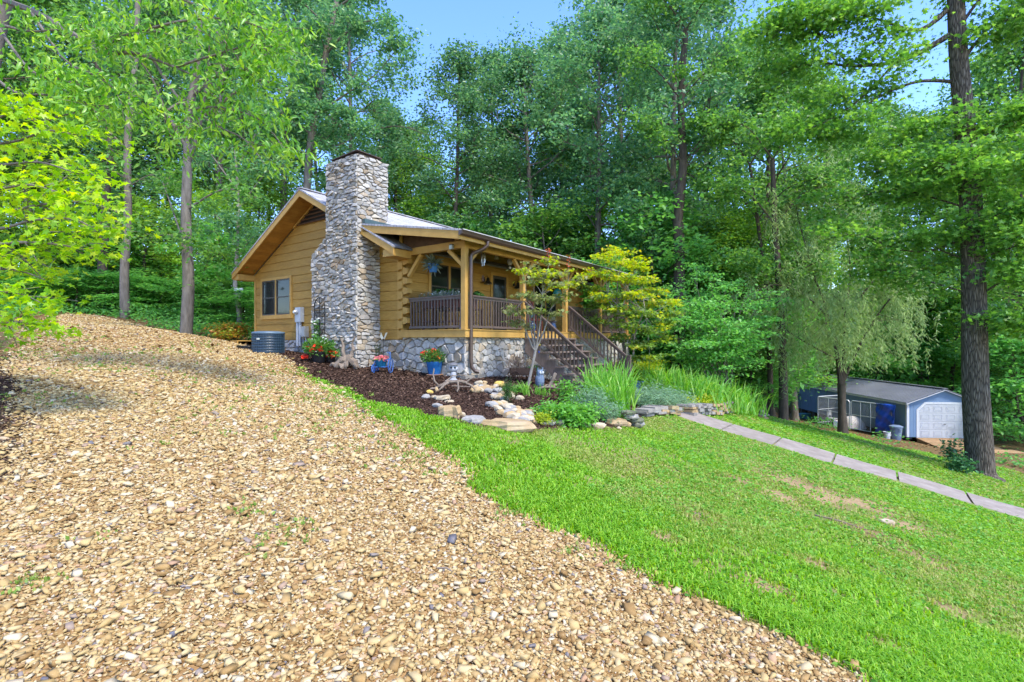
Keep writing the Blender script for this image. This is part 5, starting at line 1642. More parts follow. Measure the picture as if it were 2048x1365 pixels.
mb = MB(); mb.box(-.115, .115, -.095, .095, .062, .16); mb.build("band", M("bird_box_blue", (.03, .09, .22)), bb)
mb = MB(); mb.prism([(-.14, -.13, .161), (.14, -.13, .161), (.14, -.13, .26), (-.14, -.13, .26)], (0, .26, .06)); mb.build("roof", M("bird_box_white", (.6, .65, .68)), bb)
edge_tree("oak_tree", "big pale leaning trunk rising behind the cabin just left of the chimney top", [(610, 640, 29), (612, 420, 29), (622, 280, 29), (638, 190, 29), (655, 90, 29), (672, 10, 29), (690, -90, 29)], .21, .12, bark_g, L_oak,
          [([(640, 190, 29), (600, 130, 28.5), (560, 60, 28)], .09), ([(650, 110, 29), (700, 60, 28.5), (760, 40, 28), (800, 80, 27.6)], .09), ([(630, 230, 29), (690, 190, 28.5), (750, 150, 28), (800, 90, 28)], .08), ([(624, 270, 29), (570, 230, 28.6), (520, 220, 28.2)], .07), ([(660, 60, 29), (610, 10, 28.5), (560, -30, 28)], .08), ([(668, 20, 29), (730, -20, 28), (790, -40, 28)], .08), ([(620, 300, 29), (680, 290, 28), (730, 260, 28)], .05), ([(625, 260, 29), (650, 220, 28), (680, 230, 27.5)], .04), ([(640, 180, 29), (620, 150, 28), (600, 170, 27.5)], .04), ([(650, 100, 29), (640, 60, 28), (650, 20, 27.5)], .04)], 90, .2)

# --- the oak on the right
P = chain([(1962, 948, 17.6), (1952, 800, 17.6), (1949, 680, 17.6), (1947, 560, 17.6), (1941, 400, 17.6), (1930, 250, 17.6), (1918, 130, 17.6), (1912, 10, 17.6), (1905, -150, 17.6)])
P[0].z = gz(P[0].x, P[0].y) - .15
T1 = Tree("oak_tree", "massive furrowed oak trunk standing alone in front of the shed ramp", P[0], bpy.data.materials["furrowed_bark"])
foot = P[0].lerp(P[1], .10)
T1.mb.tube([(0, 0, 0), tuple((foot - P[0]) * .35), tuple(foot - P[0])], [.64, .47, .40], 14, cap=False)
T1.limb([foot] + P[1:], .40, .22, 14, sub=0, spray=False)
rL = np.random.default_rng(2)
for l, ra in ([(1915, 60, 17.6), (1850, 100, 16.8), (1790, 125, 16), (1700, 132, 15.2), (1620, 125, 14.6), (1560, 150, 14.3)], .16), ([(1905, 10, 17.6), (1840, 60, 17), (1760, 40, 16.5), (1690, 20, 16)], .14), ([(1925, 165, 17.6), (1850, 162, 17), (1800, 175, 16.5), (1740, 205, 16), (1690, 260, 15.6)], .1), ([(1790, 125, 16), (1730, 190, 15.5), (1660, 240, 15), (1580, 270, 14.6)], .06), ([(1930, 215, 17.6), (1880, 240, 16.8), (1800, 290, 16), (1740, 330, 15.6)], .06), \
            ([(1942, 420, 17.6), (1880, 400, 16.8), (1790, 380, 16), (1700, 400, 15.4)], .06), ([(1945, 470, 17.6), (1870, 500, 16.6), (1800, 500, 16), (1720, 470, 15.5), (1650, 480, 15)], .06), ([(1946, 520, 17.6), (1880, 500, 16.5), (1800, 440, 16)], .05), ([(1948, 590, 17.6), (1880, 570, 16.8), (1800, 545, 16), (1740, 540, 15.6)], .05), \
            ([(1945, 440, 17.6), (2000, 430, 16.6), (2060, 420, 16)], .07), ([(1935, 300, 17.6), (1990, 260, 16.8), (2060, 230, 16)], .08), ([(1920, 130, 17.6), (1975, 60, 17), (2040, 30, 16.5)], .09), ([(1948, 600, 17.6), (2010, 560, 16.6), (2080, 540, 16)], .06), ([(1945, 520, 17.6), (2010, 500, 16.4), (2090, 470, 15.6)], .06), ([(1938, 330, 17.6), (1900, 330, 16), (1860, 350, 15)], .05), ([(1930, 260, 17.6), (1960, 330, 16), (1990, 350, 15)], .05), ([(1915, 60, 17.6), (1980, -20, 17), (2070, -40, 16)], .09), ([(1948, 640, 17.6), (2000, 640, 16.4), (2060, 650, 15.8)], .04), ([(1941, 380, 17.6), (2010, 330, 16), (2070, 340, 15)], .05), ([(1910, 0, 17.6), (1830, -30, 17), (1740, -40, 16), (1640, -10, 15)], .1), ([(1700, 132, 15.2), (1640, 70, 14.8), (1580, 40, 14.5)], .05), ([(1690, 20, 16), (1610, 30, 15.4), (1540, 80, 15)], .06):
    l = [(px, py, 17.6 + (17.6 - Y) * (.35 if px < 1900 else -.6)) for px, py, Y in l]
    T1.limb(chain(l), ra * .7, .012, 6, sub=13, subl=1.05, flat=.45)
T1.done(ML("oak_leaf_near", [(.06, .18, .03), (.10, .26, .04), (.15, .33, .055), (.22, .4, .07)], .45, .42, .4), 62, .38, .14, .155, 'maple', up=.62, droop=.25)
# --- weeping willow in front of the shed
P = chain([(1686, 868, 25), (1684, 820, 25), (1683, 768, 25)])
P[0].z = gz(P[0].x, P[0].y) - .1
T2 = Tree("willow_tree", "weeping willow with forked trunk and trailing grey green branches beside the kennel", P[0], bark_d)
T2.mb.tube([tuple(p - P[0]) for p in P], [.26, .17, .19], 10, cap=False)
ends = []
for l, ra in ([(1681, 768, 25), (1676, 720, 25), (1660, 640, 24.8), (1630, 560, 24.5), (1590, 500, 24)], .13), ([(1685, 768, 25), (1688, 720, 25), (1690, 640, 25), (1700, 540, 25), (1690, 450, 25)], .13), ([(1688, 760, 25), (1720, 690, 24.6), (1770, 610, 24), (1820, 560, 23.5)], .09), ([(1660, 640, 24.8), (1610, 590, 24), (1550, 570, 23.5), (1500, 590, 23)], .06), ([(1690, 640, 25), (1740, 570, 25), (1790, 520, 25)], .06), ([(1630, 560, 24.5), (1600, 450, 24.5), (1590, 400, 24.5)], .05), ([(1676, 720, 25), (1620, 690, 23.6), (1570, 660, 22.8)], .05), ([(1700, 540, 25), (1740, 470, 25), (1730, 420, 25)], .04), ([(1688, 700, 25), (1690, 640, 23), (1680, 600, 22)], .05), ([(1690, 450, 25), (1660, 390, 25), (1640, 350, 25)], .04), ([(1630, 560, 24.5), (1640, 440, 25), (1680, 380, 25)], .05), ([(1680, 720, 25), (1730, 650, 26.5), (1800, 640, 27)], .05), ([(1680, 700, 25), (1640, 600, 27), (1560, 540, 27)], .05):
    T2.limb(chain(l), ra, .012, 6, sub=14, subl=1.3, flat=.7)
Ps, Ts = [], []
for e in T2.sp:
    e = np.array(e)
    for _ in range(2):
        q = e + rng.normal(size=3) * [.3, .3, .15]
        L = min(.7 + 1.5 * rng.random(), q[2] + T2.b.z - (.2 if T2.b.x + q[0] > 12.6 else -.9))
        if L < .3: continue
        hd = rng.normal(size=2) * .35
        n = int(L * 22)
        s = np.linspace(0, 1, n)[:, None]
        seg = q + np.concatenate([hd * s ** .6 * .8, (-L * s ** 1.25 + .18 * np.sin(np.pi * s))], 1)
        Ps.append(seg + rng.normal(size=seg.shape) * .05)
        t = np.concatenate([np.full((n, 2), 0.) + rng.normal(size=(n, 2)) * .8, np.full((n, 1), -1.)], 1); Ts.append(t)
Ps, Ts = np.vstack(Ps), unit(np.vstack(Ts))
T2.mb.build("trunk", bark_d, T2.root, True)
L_wil = ML("willow_leaf", [(.17, .27, .085), (.23, .34, .12), (.31, .42, .17)], .48, .5, .3)
leaves("crown", Ps, .19 + .12 * rng.random(len(Ps)), L_wil, T2.root, 'narrow', up=.4, T=Ts)
# trunks standing in shade left of the shed
for pts, r0, lb in (([(1567, 836, 24.5), (1566, 740, 24.5), (1560, 600, 24.5), (1550, 450, 24.5), (1545, 320, 24.5)], .2, "dark grey trunk just left of the blue shed, the thicker of two"), ([(1541, 824, 25.5), (1540, 740, 25.5), (1535, 600, 25.5), (1515, 440, 25.5), (1500, 330, 25.5)], .13, "dark grey trunk just left of the blue shed, the thinner of two"), ([(1360, 560, 25), (1358, 480, 25), (1356, 440, 25), (1366, 330, 25), (1362, 200, 25), (1372, 60, 25)], .26, "thick blackish trunk above the airy green shrub"), ([(1795, 855, 48), (1795, 700, 48), (1800, 600, 48), (1795, 450, 48)], .2, "distant straight trunk rising behind the shed roof, left of the big oak"), ([(2025, 840, 33), (2022, 760, 33), (2015, 640, 33), (2020, 500, 33)], .13, "thin trunk in the undergrowth to the right of the big oak trunk")):
    lm = [([p, (p[0] + dx, p[1] - 60, p[2] - .5), (p[0] + 2 * dx, p[1] - 80, p[2] - 1)], .04) for p, dx in ((pts[-1], 40), (pts[-1], -45), (pts[-2], 55), (pts[-2], -50), (pts[-3], 45), (pts[-3], -40))]
    edge_tree("hardwood_tree", lb, pts, r0, r0 * .5, bark_d, L_mid, lm, 60, .19)

# --- Japanese maples
L_jm = ML("maple_green", [(.08, .17, .025), (.13, .24, .03), (.19, .31, .04), (.10, .17, .05), (.17, .22, .07)], .4, .5, .3, 0)
L_jy = ML("maple_young_sunlit", [(.22, .37, .02), (.31, .43, .02), (.40, .46, .03), (.48, .40, .05)], .45, .5, .3, 0)  # yellow of young leaves, with the sunlight on the crown top painted in
def jmaple(name, label, base, trunks, centers, per, size, lab2=None):
    t = Tree(name, label, base, bark_p)
    for l, r0, r1 in trunks: t.limb(l, r0, r1, 7, sub=0, spray=False)
    Ps, Py = [], []
    hub = [Vector(trunks[k % len(trunks)][0][-1]) for k in range(len(centers))]
    for (c, rr, n, young), h in zip(centers, hub):  # share of yellow leaves rises towards the top: young growth plus painted sunlight
        c = Vector(c)
        m_ = (h + c) / 2 + Vector((0, 0, .12))
        t.mb.tube([tuple(h - t.b), tuple(m_ - t.b), tuple(c - t.b)], [.018, .012, .006], 5, cap=False)
        for _ in range(n):                                   # flat layered fans of fine leaves
            a = rng.random() * 6.28
            q = np.array(c - t.b) + np.array([math.cos(a), math.sin(a), 0]) * rr * rng.random() ** .6 + rng.normal(size=3) * [.05, .05, .07]
            k = per
            P = q + rng.normal(size=(k, 3)) * [.13, .13, .03]
            P[:, 2] -= .35 * ((P[:, 0] - q[0]) ** 2 + (P[:, 1] - q[1]) ** 2)
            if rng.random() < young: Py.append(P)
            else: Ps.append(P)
    t.mb.build("trunk", bark_p, t.root, True)
    Ps, Py = np.vstack(Ps), np.vstack(Py)
    leaves("crown", Ps, size * (.7 + .6 * rng.random(len(Ps))), L_jm, t.root, 'maple', up=.75, droop=.35)
    leaves("sunlit_young_leaves", Py, size * (.7 + .6 * rng.random(len(Py))), L_jy, t.root, 'maple', up=.72, droop=.35)
    return t
b0 = Vector(H(6.6, -1.35)); b0.z = gz(b0.x, b0.y) - .05
cen = []
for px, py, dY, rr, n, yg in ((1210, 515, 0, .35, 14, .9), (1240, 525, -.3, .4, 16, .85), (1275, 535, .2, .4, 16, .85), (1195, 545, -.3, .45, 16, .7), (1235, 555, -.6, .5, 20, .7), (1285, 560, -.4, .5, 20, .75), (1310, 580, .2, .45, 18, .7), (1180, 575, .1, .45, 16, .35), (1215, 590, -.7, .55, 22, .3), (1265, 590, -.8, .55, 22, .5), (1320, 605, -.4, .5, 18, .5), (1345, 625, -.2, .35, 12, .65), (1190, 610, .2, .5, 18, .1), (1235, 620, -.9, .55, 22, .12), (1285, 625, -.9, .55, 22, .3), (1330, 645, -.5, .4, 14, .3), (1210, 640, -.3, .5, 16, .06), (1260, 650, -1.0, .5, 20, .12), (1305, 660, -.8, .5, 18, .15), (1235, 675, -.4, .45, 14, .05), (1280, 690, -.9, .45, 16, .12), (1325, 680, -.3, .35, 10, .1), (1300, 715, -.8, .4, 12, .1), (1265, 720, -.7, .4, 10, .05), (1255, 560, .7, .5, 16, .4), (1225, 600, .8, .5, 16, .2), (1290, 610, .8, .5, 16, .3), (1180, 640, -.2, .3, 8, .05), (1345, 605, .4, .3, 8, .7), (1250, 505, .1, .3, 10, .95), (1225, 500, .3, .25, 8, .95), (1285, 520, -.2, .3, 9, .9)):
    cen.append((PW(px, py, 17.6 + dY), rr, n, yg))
tr = []
for px, py, Y in ((1215, 600, 17.4), (1250, 590, 17.6), (1290, 620, 17.2), (1270, 660, 17.0), (1235, 560, 17.8)):
    e = Vector(PW(px, py, Y)); tr.append(([b0, b0.lerp(e, .3) + Vector((.12, -.1, .1)), b0.lerp(e, .65) + Vector((-.06, 0, .1)), e], .05, .018))
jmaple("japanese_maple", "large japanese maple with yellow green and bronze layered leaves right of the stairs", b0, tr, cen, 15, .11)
b1 = G(1056, 772); b1.z -= .03
Yb = b1.y
fk = Vector(PW(1071, 702, Yb))
cen = []
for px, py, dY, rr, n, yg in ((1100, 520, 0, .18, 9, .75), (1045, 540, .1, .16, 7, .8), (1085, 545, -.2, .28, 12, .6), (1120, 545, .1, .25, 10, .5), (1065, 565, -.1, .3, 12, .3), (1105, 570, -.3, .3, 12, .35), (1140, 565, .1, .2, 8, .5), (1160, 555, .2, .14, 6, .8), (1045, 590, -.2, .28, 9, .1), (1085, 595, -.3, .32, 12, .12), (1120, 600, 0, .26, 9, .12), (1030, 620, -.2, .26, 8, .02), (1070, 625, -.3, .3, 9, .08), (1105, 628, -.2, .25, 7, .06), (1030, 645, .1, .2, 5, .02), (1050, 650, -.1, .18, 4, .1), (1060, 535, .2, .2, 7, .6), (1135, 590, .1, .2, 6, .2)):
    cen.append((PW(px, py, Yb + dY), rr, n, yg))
tr = [([b1, Vector(PW(1063, 740, Yb)), fk], .042, .032)]
for px, py, dY in ((1045, 640, .1), (1055, 600, -.1), (1100, 620, .1), (1085, 590, -.2), (1070, 600, .2), (1060, 680, -.1)):
    tr.append(([fk, fk.lerp(Vector(PW(px, py, Yb + dY)), .5) + Vector((.03 * (1 if px > 1070 else -1), 0, -.02)), Vector(PW(px, py, Yb + dY))], .024, .012))
jt = tr[1:]
cenh = cen
t = Tree("japanese_maple", "small slender japanese maple with pale trunk in front of the stairs", b1, bark_p)
for l, r0, r1 in tr: t.limb(l, r0, r1, 8, sub=0, spray=False)
Ps, Py = [], []
for i, (c, rr, n, young) in enumerate(cen):  # yellow share grows upward here too, new leaves and sunlight put into the colour
    c = Vector(c)
    h = min((Vector(l[0][-1]) for l in jt), key=lambda q: (q - c).length)
    t.mb.tube([tuple(h - t.b), tuple((h + c) / 2 - t.b + Vector((0, 0, .05))), tuple(c - t.b)], [.012, .008, .004], 5, cap=False)
    for _ in range(int(n * 1.25)):
        a = rng.random() * 6.28
        q = np.array(c - t.b) + np.array([math.cos(a), math.sin(a), 0]) * rr * rng.random() ** .6 + rng.normal(size=3) * [.03, .03, .05]
        P = q + rng.normal(size=(9, 3)) * [.1, .1, .022]
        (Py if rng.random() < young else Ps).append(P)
t.mb.tube([tuple(Vector(PW(1097, 545, Yb)) - t.b), tuple(Vector(PW(1096, 500, Yb)) - t.b)], [.006, .003], 4)
t.mb.tube([tuple(Vector(PW(1137, 580, Yb)) - t.b), tuple(Vector(PW(1137, 515, Yb)) - t.b)], [.006, .003], 4)
t.mb.build("trunk", bark_p, t.root, True)
L_jb = ML("maple_bronze", [(.12, .16, .05), (.18, .21, .08), (.24, .25, .1), (.16, .24, .05)], .4, .5, .3, 0)
Ps, Py = np.vstack(Ps), np.vstack(Py)
leaves("crown", Ps, .1 * (.7 + .6 * rng.random(len(Ps))), L_jb, t.root, 'maple', up=.75, droop=.35)
leaves("sunlit_young_leaves", Py, .1 * (.7 + .6 * rng.random(len(Py))), L_jy, t.root, 'maple', up=.72, droop=.35)
Pr = np.array([np.array(Vector(PW(px, py, Yb)) - t.b) for px, py in ((1096, 500), (1096, 505), (1137, 512), (1137, 520), (1136, 530), (1097, 512)) for _ in range(7)]) + rng.normal(size=(42, 3)) * .02
leaves("red_shoots", Pr, .06, ML("red_shoot", [(.45, .07, .03), (.5, .16, .05)], .3), t.root, 'maple', up=.4)

# --- airy green shrub beside the house end
b2 = G(1440, 765)
b2 = Vector((8.6, 20.4, gz(8.6, 20.4)))
t = Tree("viburnum_shrub", "wide airy green shrub with many thin stems right of the japanese maple", b2, bark_g, "shrub")
for px, py, Y in ((1345, 610, 20), (1360, 570, 20.5), (1390, 560, 20), (1420, 555, 20.6), (1450, 575, 20.4), (1490, 590, 20), (1515, 610, 20.4), (1470, 620, 19.4), (1400, 600, 19.2), (1430, 640, 19), (1370, 640, 19.2), (1340, 660, 19.6), (1500, 650, 19.4), (1460, 680, 19), (1390, 680, 18.8), (1420, 590, 21), (1480, 560, 21), (1350, 690, 19.5), (1440, 610, 18.9)):
    e = Vector(PW(px, py, Y))
    t.limb([b2 + Vector((rng.normal() * .2, rng.normal() * .2, 0)), b2.lerp(e, .45) + Vector((0, 0, .5)), e], .03, .008, 5, sub=8, subl=1.0, flat=.3)
t.done(ML("viburnum_leaf", [(.08, .25, .05), (.12, .33, .065), (.18, .41, .09)], .45), 32, .27, .06, .14, 'kite', up=.6, droop=.2)

# --- overhanging foreground boughs on the left: a lime maple and a hickory-like tree rooted outside the frame
def off_tree(name, label, base, trunk, bark, lmat, boughs, per, sx, sz, size, tmpl, sub=9, subl=.55, **kw):
    t = Tree(name, label, base, bark)
    t.limb([base] + trunk, .22, .1, 10, sub=0, spray=False)
    for l, r0 in boughs:
        t.limb(chain(l), r0, .006, 6, sub=sub, subl=subl, flat=.35)
    t.done(lmat, per, sx, sz, size, tmpl, **kw)
    return t
bm = Vector((-9.4, 7.0, gz(-9.4, 7.0) - .1))
L_lm = ML("lime_maple_leaf", [(.12, .29, .012), (.20, .40, .016), (.29, .48, .02), (.40, .50, .03)], .5, .4, .4, 0)
bo = []
for y0, pts in ((300, [(20, 285, 6.6), (90, 262, 6.3), (150, 270, 6.2)]), (330, [(0, 330, 6.6), (80, 325, 6.2), (160, 350, 6.0)]), (380, [(-20, 380, 6.4), (60, 370, 6.1), (130, 390, 6)]), (430, [(0, 425, 6.5), (80, 410, 6.2), (170, 405, 6), (235, 425, 5.9)]), (450, [(-20, 460, 6.3), (70, 440, 6), (150, 440, 5.8), (195, 465, 5.8)]), (500, [(-20, 490, 6.2), (50, 485, 6), (120, 490, 5.9), (165, 500, 5.8)]), (540, [(-40, 540, 6.2), (30, 540, 6), (90, 560, 5.9)]), (580, [(-40, 590, 6), (30, 585, 5.9), (80, 605, 5.8)]), (620, [(-40, 620, 5.9), (20, 640, 5.8), (50, 655, 5.8)]), (230, [(-40, 250, 6.9), (40, 215, 6.6), (70, 240, 6.5)]), (560, [(-60, 560, 6.8), (40, 520, 6.6), (110, 540, 6.6)]), (480, [(-60, 420, 6.9), (30, 390, 6.8), (110, 345, 6.7)])):
    bo.append(([(-420, y0 + 40, 7.2), (-180, y0 + 5, 6.9)] + pts, .03))
off_tree("maple_tree", "bright yellow green maple boughs reaching in from the left edge of the drive", bm, [Vector((-9.3, 7.0, 3.0)), Vector((-9.2, 7.1, 5.6)), Vector((-9.0, 7.2, 8))], bark_g, L_lm, bo, 10, .15, .05, .09, 'maple', sub=12, subl=.36, up=.6, droop=.3)
bh = Vector((-12.0, 11.0, gz(-12, 11) - .1))
L_hk = ML("hickory_leaf", [(.07, .22, .025), (.13, .32, .035), (.21, .41, .05), (.31, .48, .06)], .5, .38, .5, 0)
bo = [([(-130, -40, 10.8), (60, 20, 10), (200, 100, 9.4), (270, 107, 9), (350, 135, 8.8), (450, 180, 8.6)], .07), ([(200, 100, 9.4), (245, 75, 9), (290, 60, 8.7), (340, 70, 8.5)], .04), ([(-130, -60, 10.5), (100, -30, 9.6), (300, -20, 9), (420, 20, 8.6), (520, 30, 8.4)], .05), ([(290, 60, 8.7), (380, 40, 8.5), (470, 40, 8.4), (560, 70, 8.2)], .03), ([(350, 135, 8.8), (430, 110, 8.5), (510, 90, 8.4), (540, 110, 8.3)], .025), ([(300, 110, 9), (370, 210, 8.8), (440, 215, 8.6), (520, 240, 8.5), (570, 300, 8.4)], .03), ([(370, 210, 8.8), (430, 250, 8.6), (490, 280, 8.5), (530, 330, 8.4)], .02), ([(370, 200, 8.8), (330, 230, 8.6), (350, 290, 8.6)], .02), ([(60, 20, 10), (130, 120, 9.2), (190, 150, 8.8), (230, 180, 8.6)], .03), ([(0, 60, 9.8), (60, 140, 9), (120, 160, 8.6), (180, 175, 8.4)], .03), ([(-60, 100, 9.6), (20, 180, 9), (90, 190, 8.6), (160, 200, 8.5), (220, 250, 8.4)], .03), ([(-80, 20, 10), (40, 60, 9.4), (120, 60, 9), (210, 60, 8.7)], .03), ([(-40, 160, 9.4), (60, 240, 9), (130, 230, 8.8), (190, 220, 8.6)], .03), ([(430, 60, 8.5), (480, 120, 8.4), (500, 150, 8.3)], .015)]
off_tree("hickory_tree", "big tree with drooping light green leaves overhanging the drive at upper left", bh, [Vector((-11.8, 11, 4.5)), Vector((-11.2, 10.9, 8)), Vector((-10.4, 10.8, 10.5))], bark_g, L_hk, bo, 15, .19, .09, .135, 'lance', sub=12, subl=.55, up=.45, droop=.85)
# ------------------------------------------------------------------ garden bed: edging rocks, pots, driftwood, figures, plants
tan_r = M("tan_rock", (.40, .285, .145), (.27, .18, .085), 5, .9, .35, 24, stain=(.42, .34, .24))
grey_r = M("grey_rock", (.31, .295, .265), (.17, .16, .145), 6, .9, .4, 24, stain=(.42, .38, .32))
pale_r = M("pale_rock", (.44, .375, .27), (.33, .25, .15), 6, .9, .35, 24)
yel_r = M("yellow_rock", (.55, .38, .08), (.42, .28, .08), 6, .9, .3, 24)
moss_r = M("mossy_rock", (.17, .16, .12), (.10, .11, .06), 6, .95, .4, 24)
def rock_mesh(name, sx, sy, sz, seed, mat, facet=.16):
    r = np.random.default_rng(seed)
    import bmesh
    bm = bmesh.new()
    bmesh.ops.create_icosphere(bm, subdivisions=2, radius=1)
    dirs = unit(r.normal(size=(9, 3))); cut = .62 + .3 * r.random(9)
    for v in bm.verts:
        p = np.array(v.co)
        for d, c in zip(dirs, cut):
            k = p @ d
            if k > c: p = p - d * (k - c) * .92
        p = p * (1 + facet * .35 * (r.random() - .5))
        v.co = (p[0] * sx, p[1] * sy, p[2] * sz)
    me = bpy.data.meshes.new(name)
    bm.to_mesh(me); bm.free()
    me.materials.append(mat)
    return me
def slab_mesh(name, sx, sy, sz, seed, mat, n=11):
    r = np.random.default_rng(seed)
    rings = []
    a = np.sort(np.linspace(0, 6.283, n, endpoint=False) + r.normal(size=n) * .15)
    rad = 1 + r.normal(size=n) * .12
    for z, k in ((-1, .86), (-.55, .97), (0, 1.02), (.5, .97), (.92, .9), (1., .82)):
        j = 1 + r.normal(size=n) * .035
        rings.append([(sx * rad[i] * k * j[i] * math.cos(a[i]), sy * rad[i] * k * j[i] * math.sin(a[i]), sz * (z + .12 * r.normal() * (k < .95))) for i in range(n)])
    mb = MB()
    vs = [p for q in rings for p in q]
    fs = [(i * n + k, i * n + (k + 1) % n, (i + 1) * n + (k + 1) % n, (i + 1) * n + k) for i in range(len(rings) - 1) for k in range(n)]
    fs += [tuple(reversed(range(n))), tuple((len(rings) - 1) * n + k for k in range(n))]
    mb.add(vs, fs)
    return mb.mesh(name, mat)
def rock(px, py, w, h, mat, label, seed, slab=False, dep=None, name="edging_rock", group=None, rz=None, sink=.25):
    """w, h: size in photograph pixels"""
    g_ = G(px, py)
    k = g_.y / F
    sx, sz = w * k / 2, h * k / 2
    sy = (dep or w * .75) * k / 2
    me = (slab_mesh if slab else rock_mesh)(name, sx, sy, sz, seed, mat)
    o = link(name, me)
    o.location = (g_.x, g_.y, g_.z + sz * (1 - sink * 2) * .9)
    o.rotation_euler = (random.uniform(-.06, .06), random.uniform(-.08, .08), random.uniform(-.3, .3) if rz is None else rz)
    return tag(o, label, "rock", group)
RG = "rocks edging the mulch bed"
for i, (px, py, w, h, mt, sl, lb) in enumerate([
    (859, 787, 17, 10, yel_r, 0, "small yellow rock at the upper end of the bed edging"), (873, 784, 9, 14, tan_r, 0, "small upright tan rock beside the yellow rock at the head of the edging"), (852, 797, 20, 12, grey_r, 0, "small grey rock below the yellow rock at the head of the edging"), (868, 797, 13, 10, pale_r, 0, "small cream rock just right of the small grey rock at the head of the edging"),
    (886, 800, 32, 12, pale_r, 1, "flat whitish rock near the upper end of the bed edging"), (898, 806, 22, 9, pale_r, 0, "cream rock tucked beside the flat whitish rock in the edging"), (876, 815, 26, 12, grey_r, 0, "rounded grey white rock above the big tan block of the edging"), (902, 818, 20, 11, pale_r, 0, "cream stone resting behind the big tan block of the edging"),
    (896, 832, 52, 25, tan_r, 1, "big tan block at the bend of the bed edging"), (913, 838, 13, 13, tan_r, 0, "small rounded tan rock to the right of the big tan block"), (925, 835, 13, 17, pale_r, 0, "small upright cream rock between the tan block and the long grey slab"), (949, 845, 50, 15, grey_r, 1, "long rough grey slab sloping beside the big tan flagstone"),
    (1020, 856, 106, 21, tan_r, 1, "longest tan flagstone at the front of the bed"), (1096, 848, 34, 8, grey_r, 1, "thin flat grey stone right of the longest tan flagstone"), (1119, 850, 22, 14, moss_r, 0, "dark mossy rock right of the thin flat grey stone"), (1157, 855, 20, 12, moss_r, 0, "dark brown rock under the fresh green shrub"), (1174, 854, 20, 13, grey_r, 0, "rounded grey rock right of the fresh green shrub"),
    (1199, 856, 34, 15, pale_r, 0, "rounded white rock in the front edging of the bed"), (1234, 850, 42, 15, tan_r, 1, "wide flat tan rock near the right end of the bed edging"), (1256, 854, 17, 14, tan_r, 0, "small tan rock below the stacked dark stones"), (1238, 859, 12, 8, pale_r, 0, "very small cream stone in front of the wide flat tan rock"), (1276, 856, 18, 16, moss_r, 0, "dark rock at the outer right corner of the bed edging")]):
    rock(px, py, w, h, mt, lb, 100 + i, bool(sl), group=RG)
for k, (px, py, w, z) in enumerate([(1272, 846, 34, .02), (1268, 840, 36, .10), (1262, 834, 34, .18), (1256, 829, 28, .25)]):
    o = rock(px, 852, w, 8, moss_r if k % 2 else grey_r, ("lowest", "second", "third", "topmost")[k] + " flat dark stone of the small stack at the right corner of the bed", 140 + k, True, group=RG)
    o.location.z += z
# dry creek of tan stones
creek = [rock_mesh("creek_stone", .12, .09, .07, 200 + k, mt) for k, mt in enumerate((tan_r, pale_r, tan_r, pale_r, grey_r))]
cr = np.random.default_rng(12)
path = [(955, 776), (985, 781), (1005, 795), (1008, 812), (1025, 826), (1045, 838), (1062, 846)]
for i in range(96):
    f = cr.random() * (len(path) - 1.001); k = int(f); t = f - k
    px = path[k][0] * (1 - t) + path[k + 1][0] * t + cr.normal() * 13
    py = path[k][1] * (1 - t) + path[k + 1][1] * t + cr.normal() * 4
    g_ = G(px, py)
    o = link("creek_stone", creek[cr.integers(5)])
    s = .5 + .75 * cr.random()
    o.scale = (s, s * (.8 + .4 * cr.random()), s)
    o.rotation_euler = (cr.normal() * .2, cr.normal() * .2, cr.random() * 6.28)
    o.location = (g_.x, g_.y, g_.z + .035 * s)
    tag(o, "one of the rounded tan stones laid as a dry creek through the mulch", "stone", "stones of the dry creek in the bed")
rock(1000, 772, 26, 15, yel_r, "rounded yellow ochre rock at the top of the dry creek", 260, name="rock")
rock(968, 781, 44, 10, tan_r, "flat tan slab at the top of the dry creek", 261, True, name="rock")
rock(1036, 779, 24, 10, pale_r, "pale tan rock at the right edge of the dry creek, near the small maple", 262, name="rock")
rock(1040, 800, 20, 13, pale_r, "cream rock at the right edge of the dry creek, halfway down", 263, name="rock")
# stone walls
def drywall(name, label, pts, h, seed):
    g0 = G(*pts[0])
    root = thing(name, label, "stone wall", g0)
    r = np.random.default_rng(seed)
    mb = MB()
    W_ = [G(*p) - g0 for p in pts]
    for i in range(len(W_) - 1):
        a, b_ = W_[i], W_[i + 1]
        L = (b_ - a).length
        d = (b_ - a).normalized(); n = Vector((d.y, -d.x, 0)).normalized()
        z = 0
        while z < h:
            th = .05 + .05 * r.random()
            t = -.1 * r.random()
            while t < L:
                l = .22 + .4 * r.random()
                c = a + d * (t + l / 2) + n * r.normal() * .035
                w = .17 + .08 * r.random()
                q = [c + d * sx * l * .5 * (.88 + .12 * r.random()) + n * sy * w for sx, sy in ((-1, -.9), (-.6, -1), (.6, -1), (1, -.85), (1, .85), (.5, 1), (-.5, 1), (-1, .9))]
                tl = r.normal() * .01
                mb.mi = int(r.random() * 3)
                mb.prism([(p.x, p.y, p.z + z + tl) for p in q], (0, 0, th * .93))
                t += l + .01
            z += th
    mb.build("stones", [grey_r, tan_r, M(name + "_stone", (.30, .27, .235), (.19, .17, .15), 6, .9, .4, 24)], root)
    return root
drywall("low_stone_edge", "low row of flat pale stones edging the bed left of the walkway", [(1282, 832), (1310, 828), (1348, 829)], .16, 3)
drywall("dry_stone_wall", "low dry stacked stone wall right of the walkway under the tall irises", [(1372, 832), (1400, 828), (1428, 829), (1455, 822), (1492, 826), (1516, 833)], .30, 4)
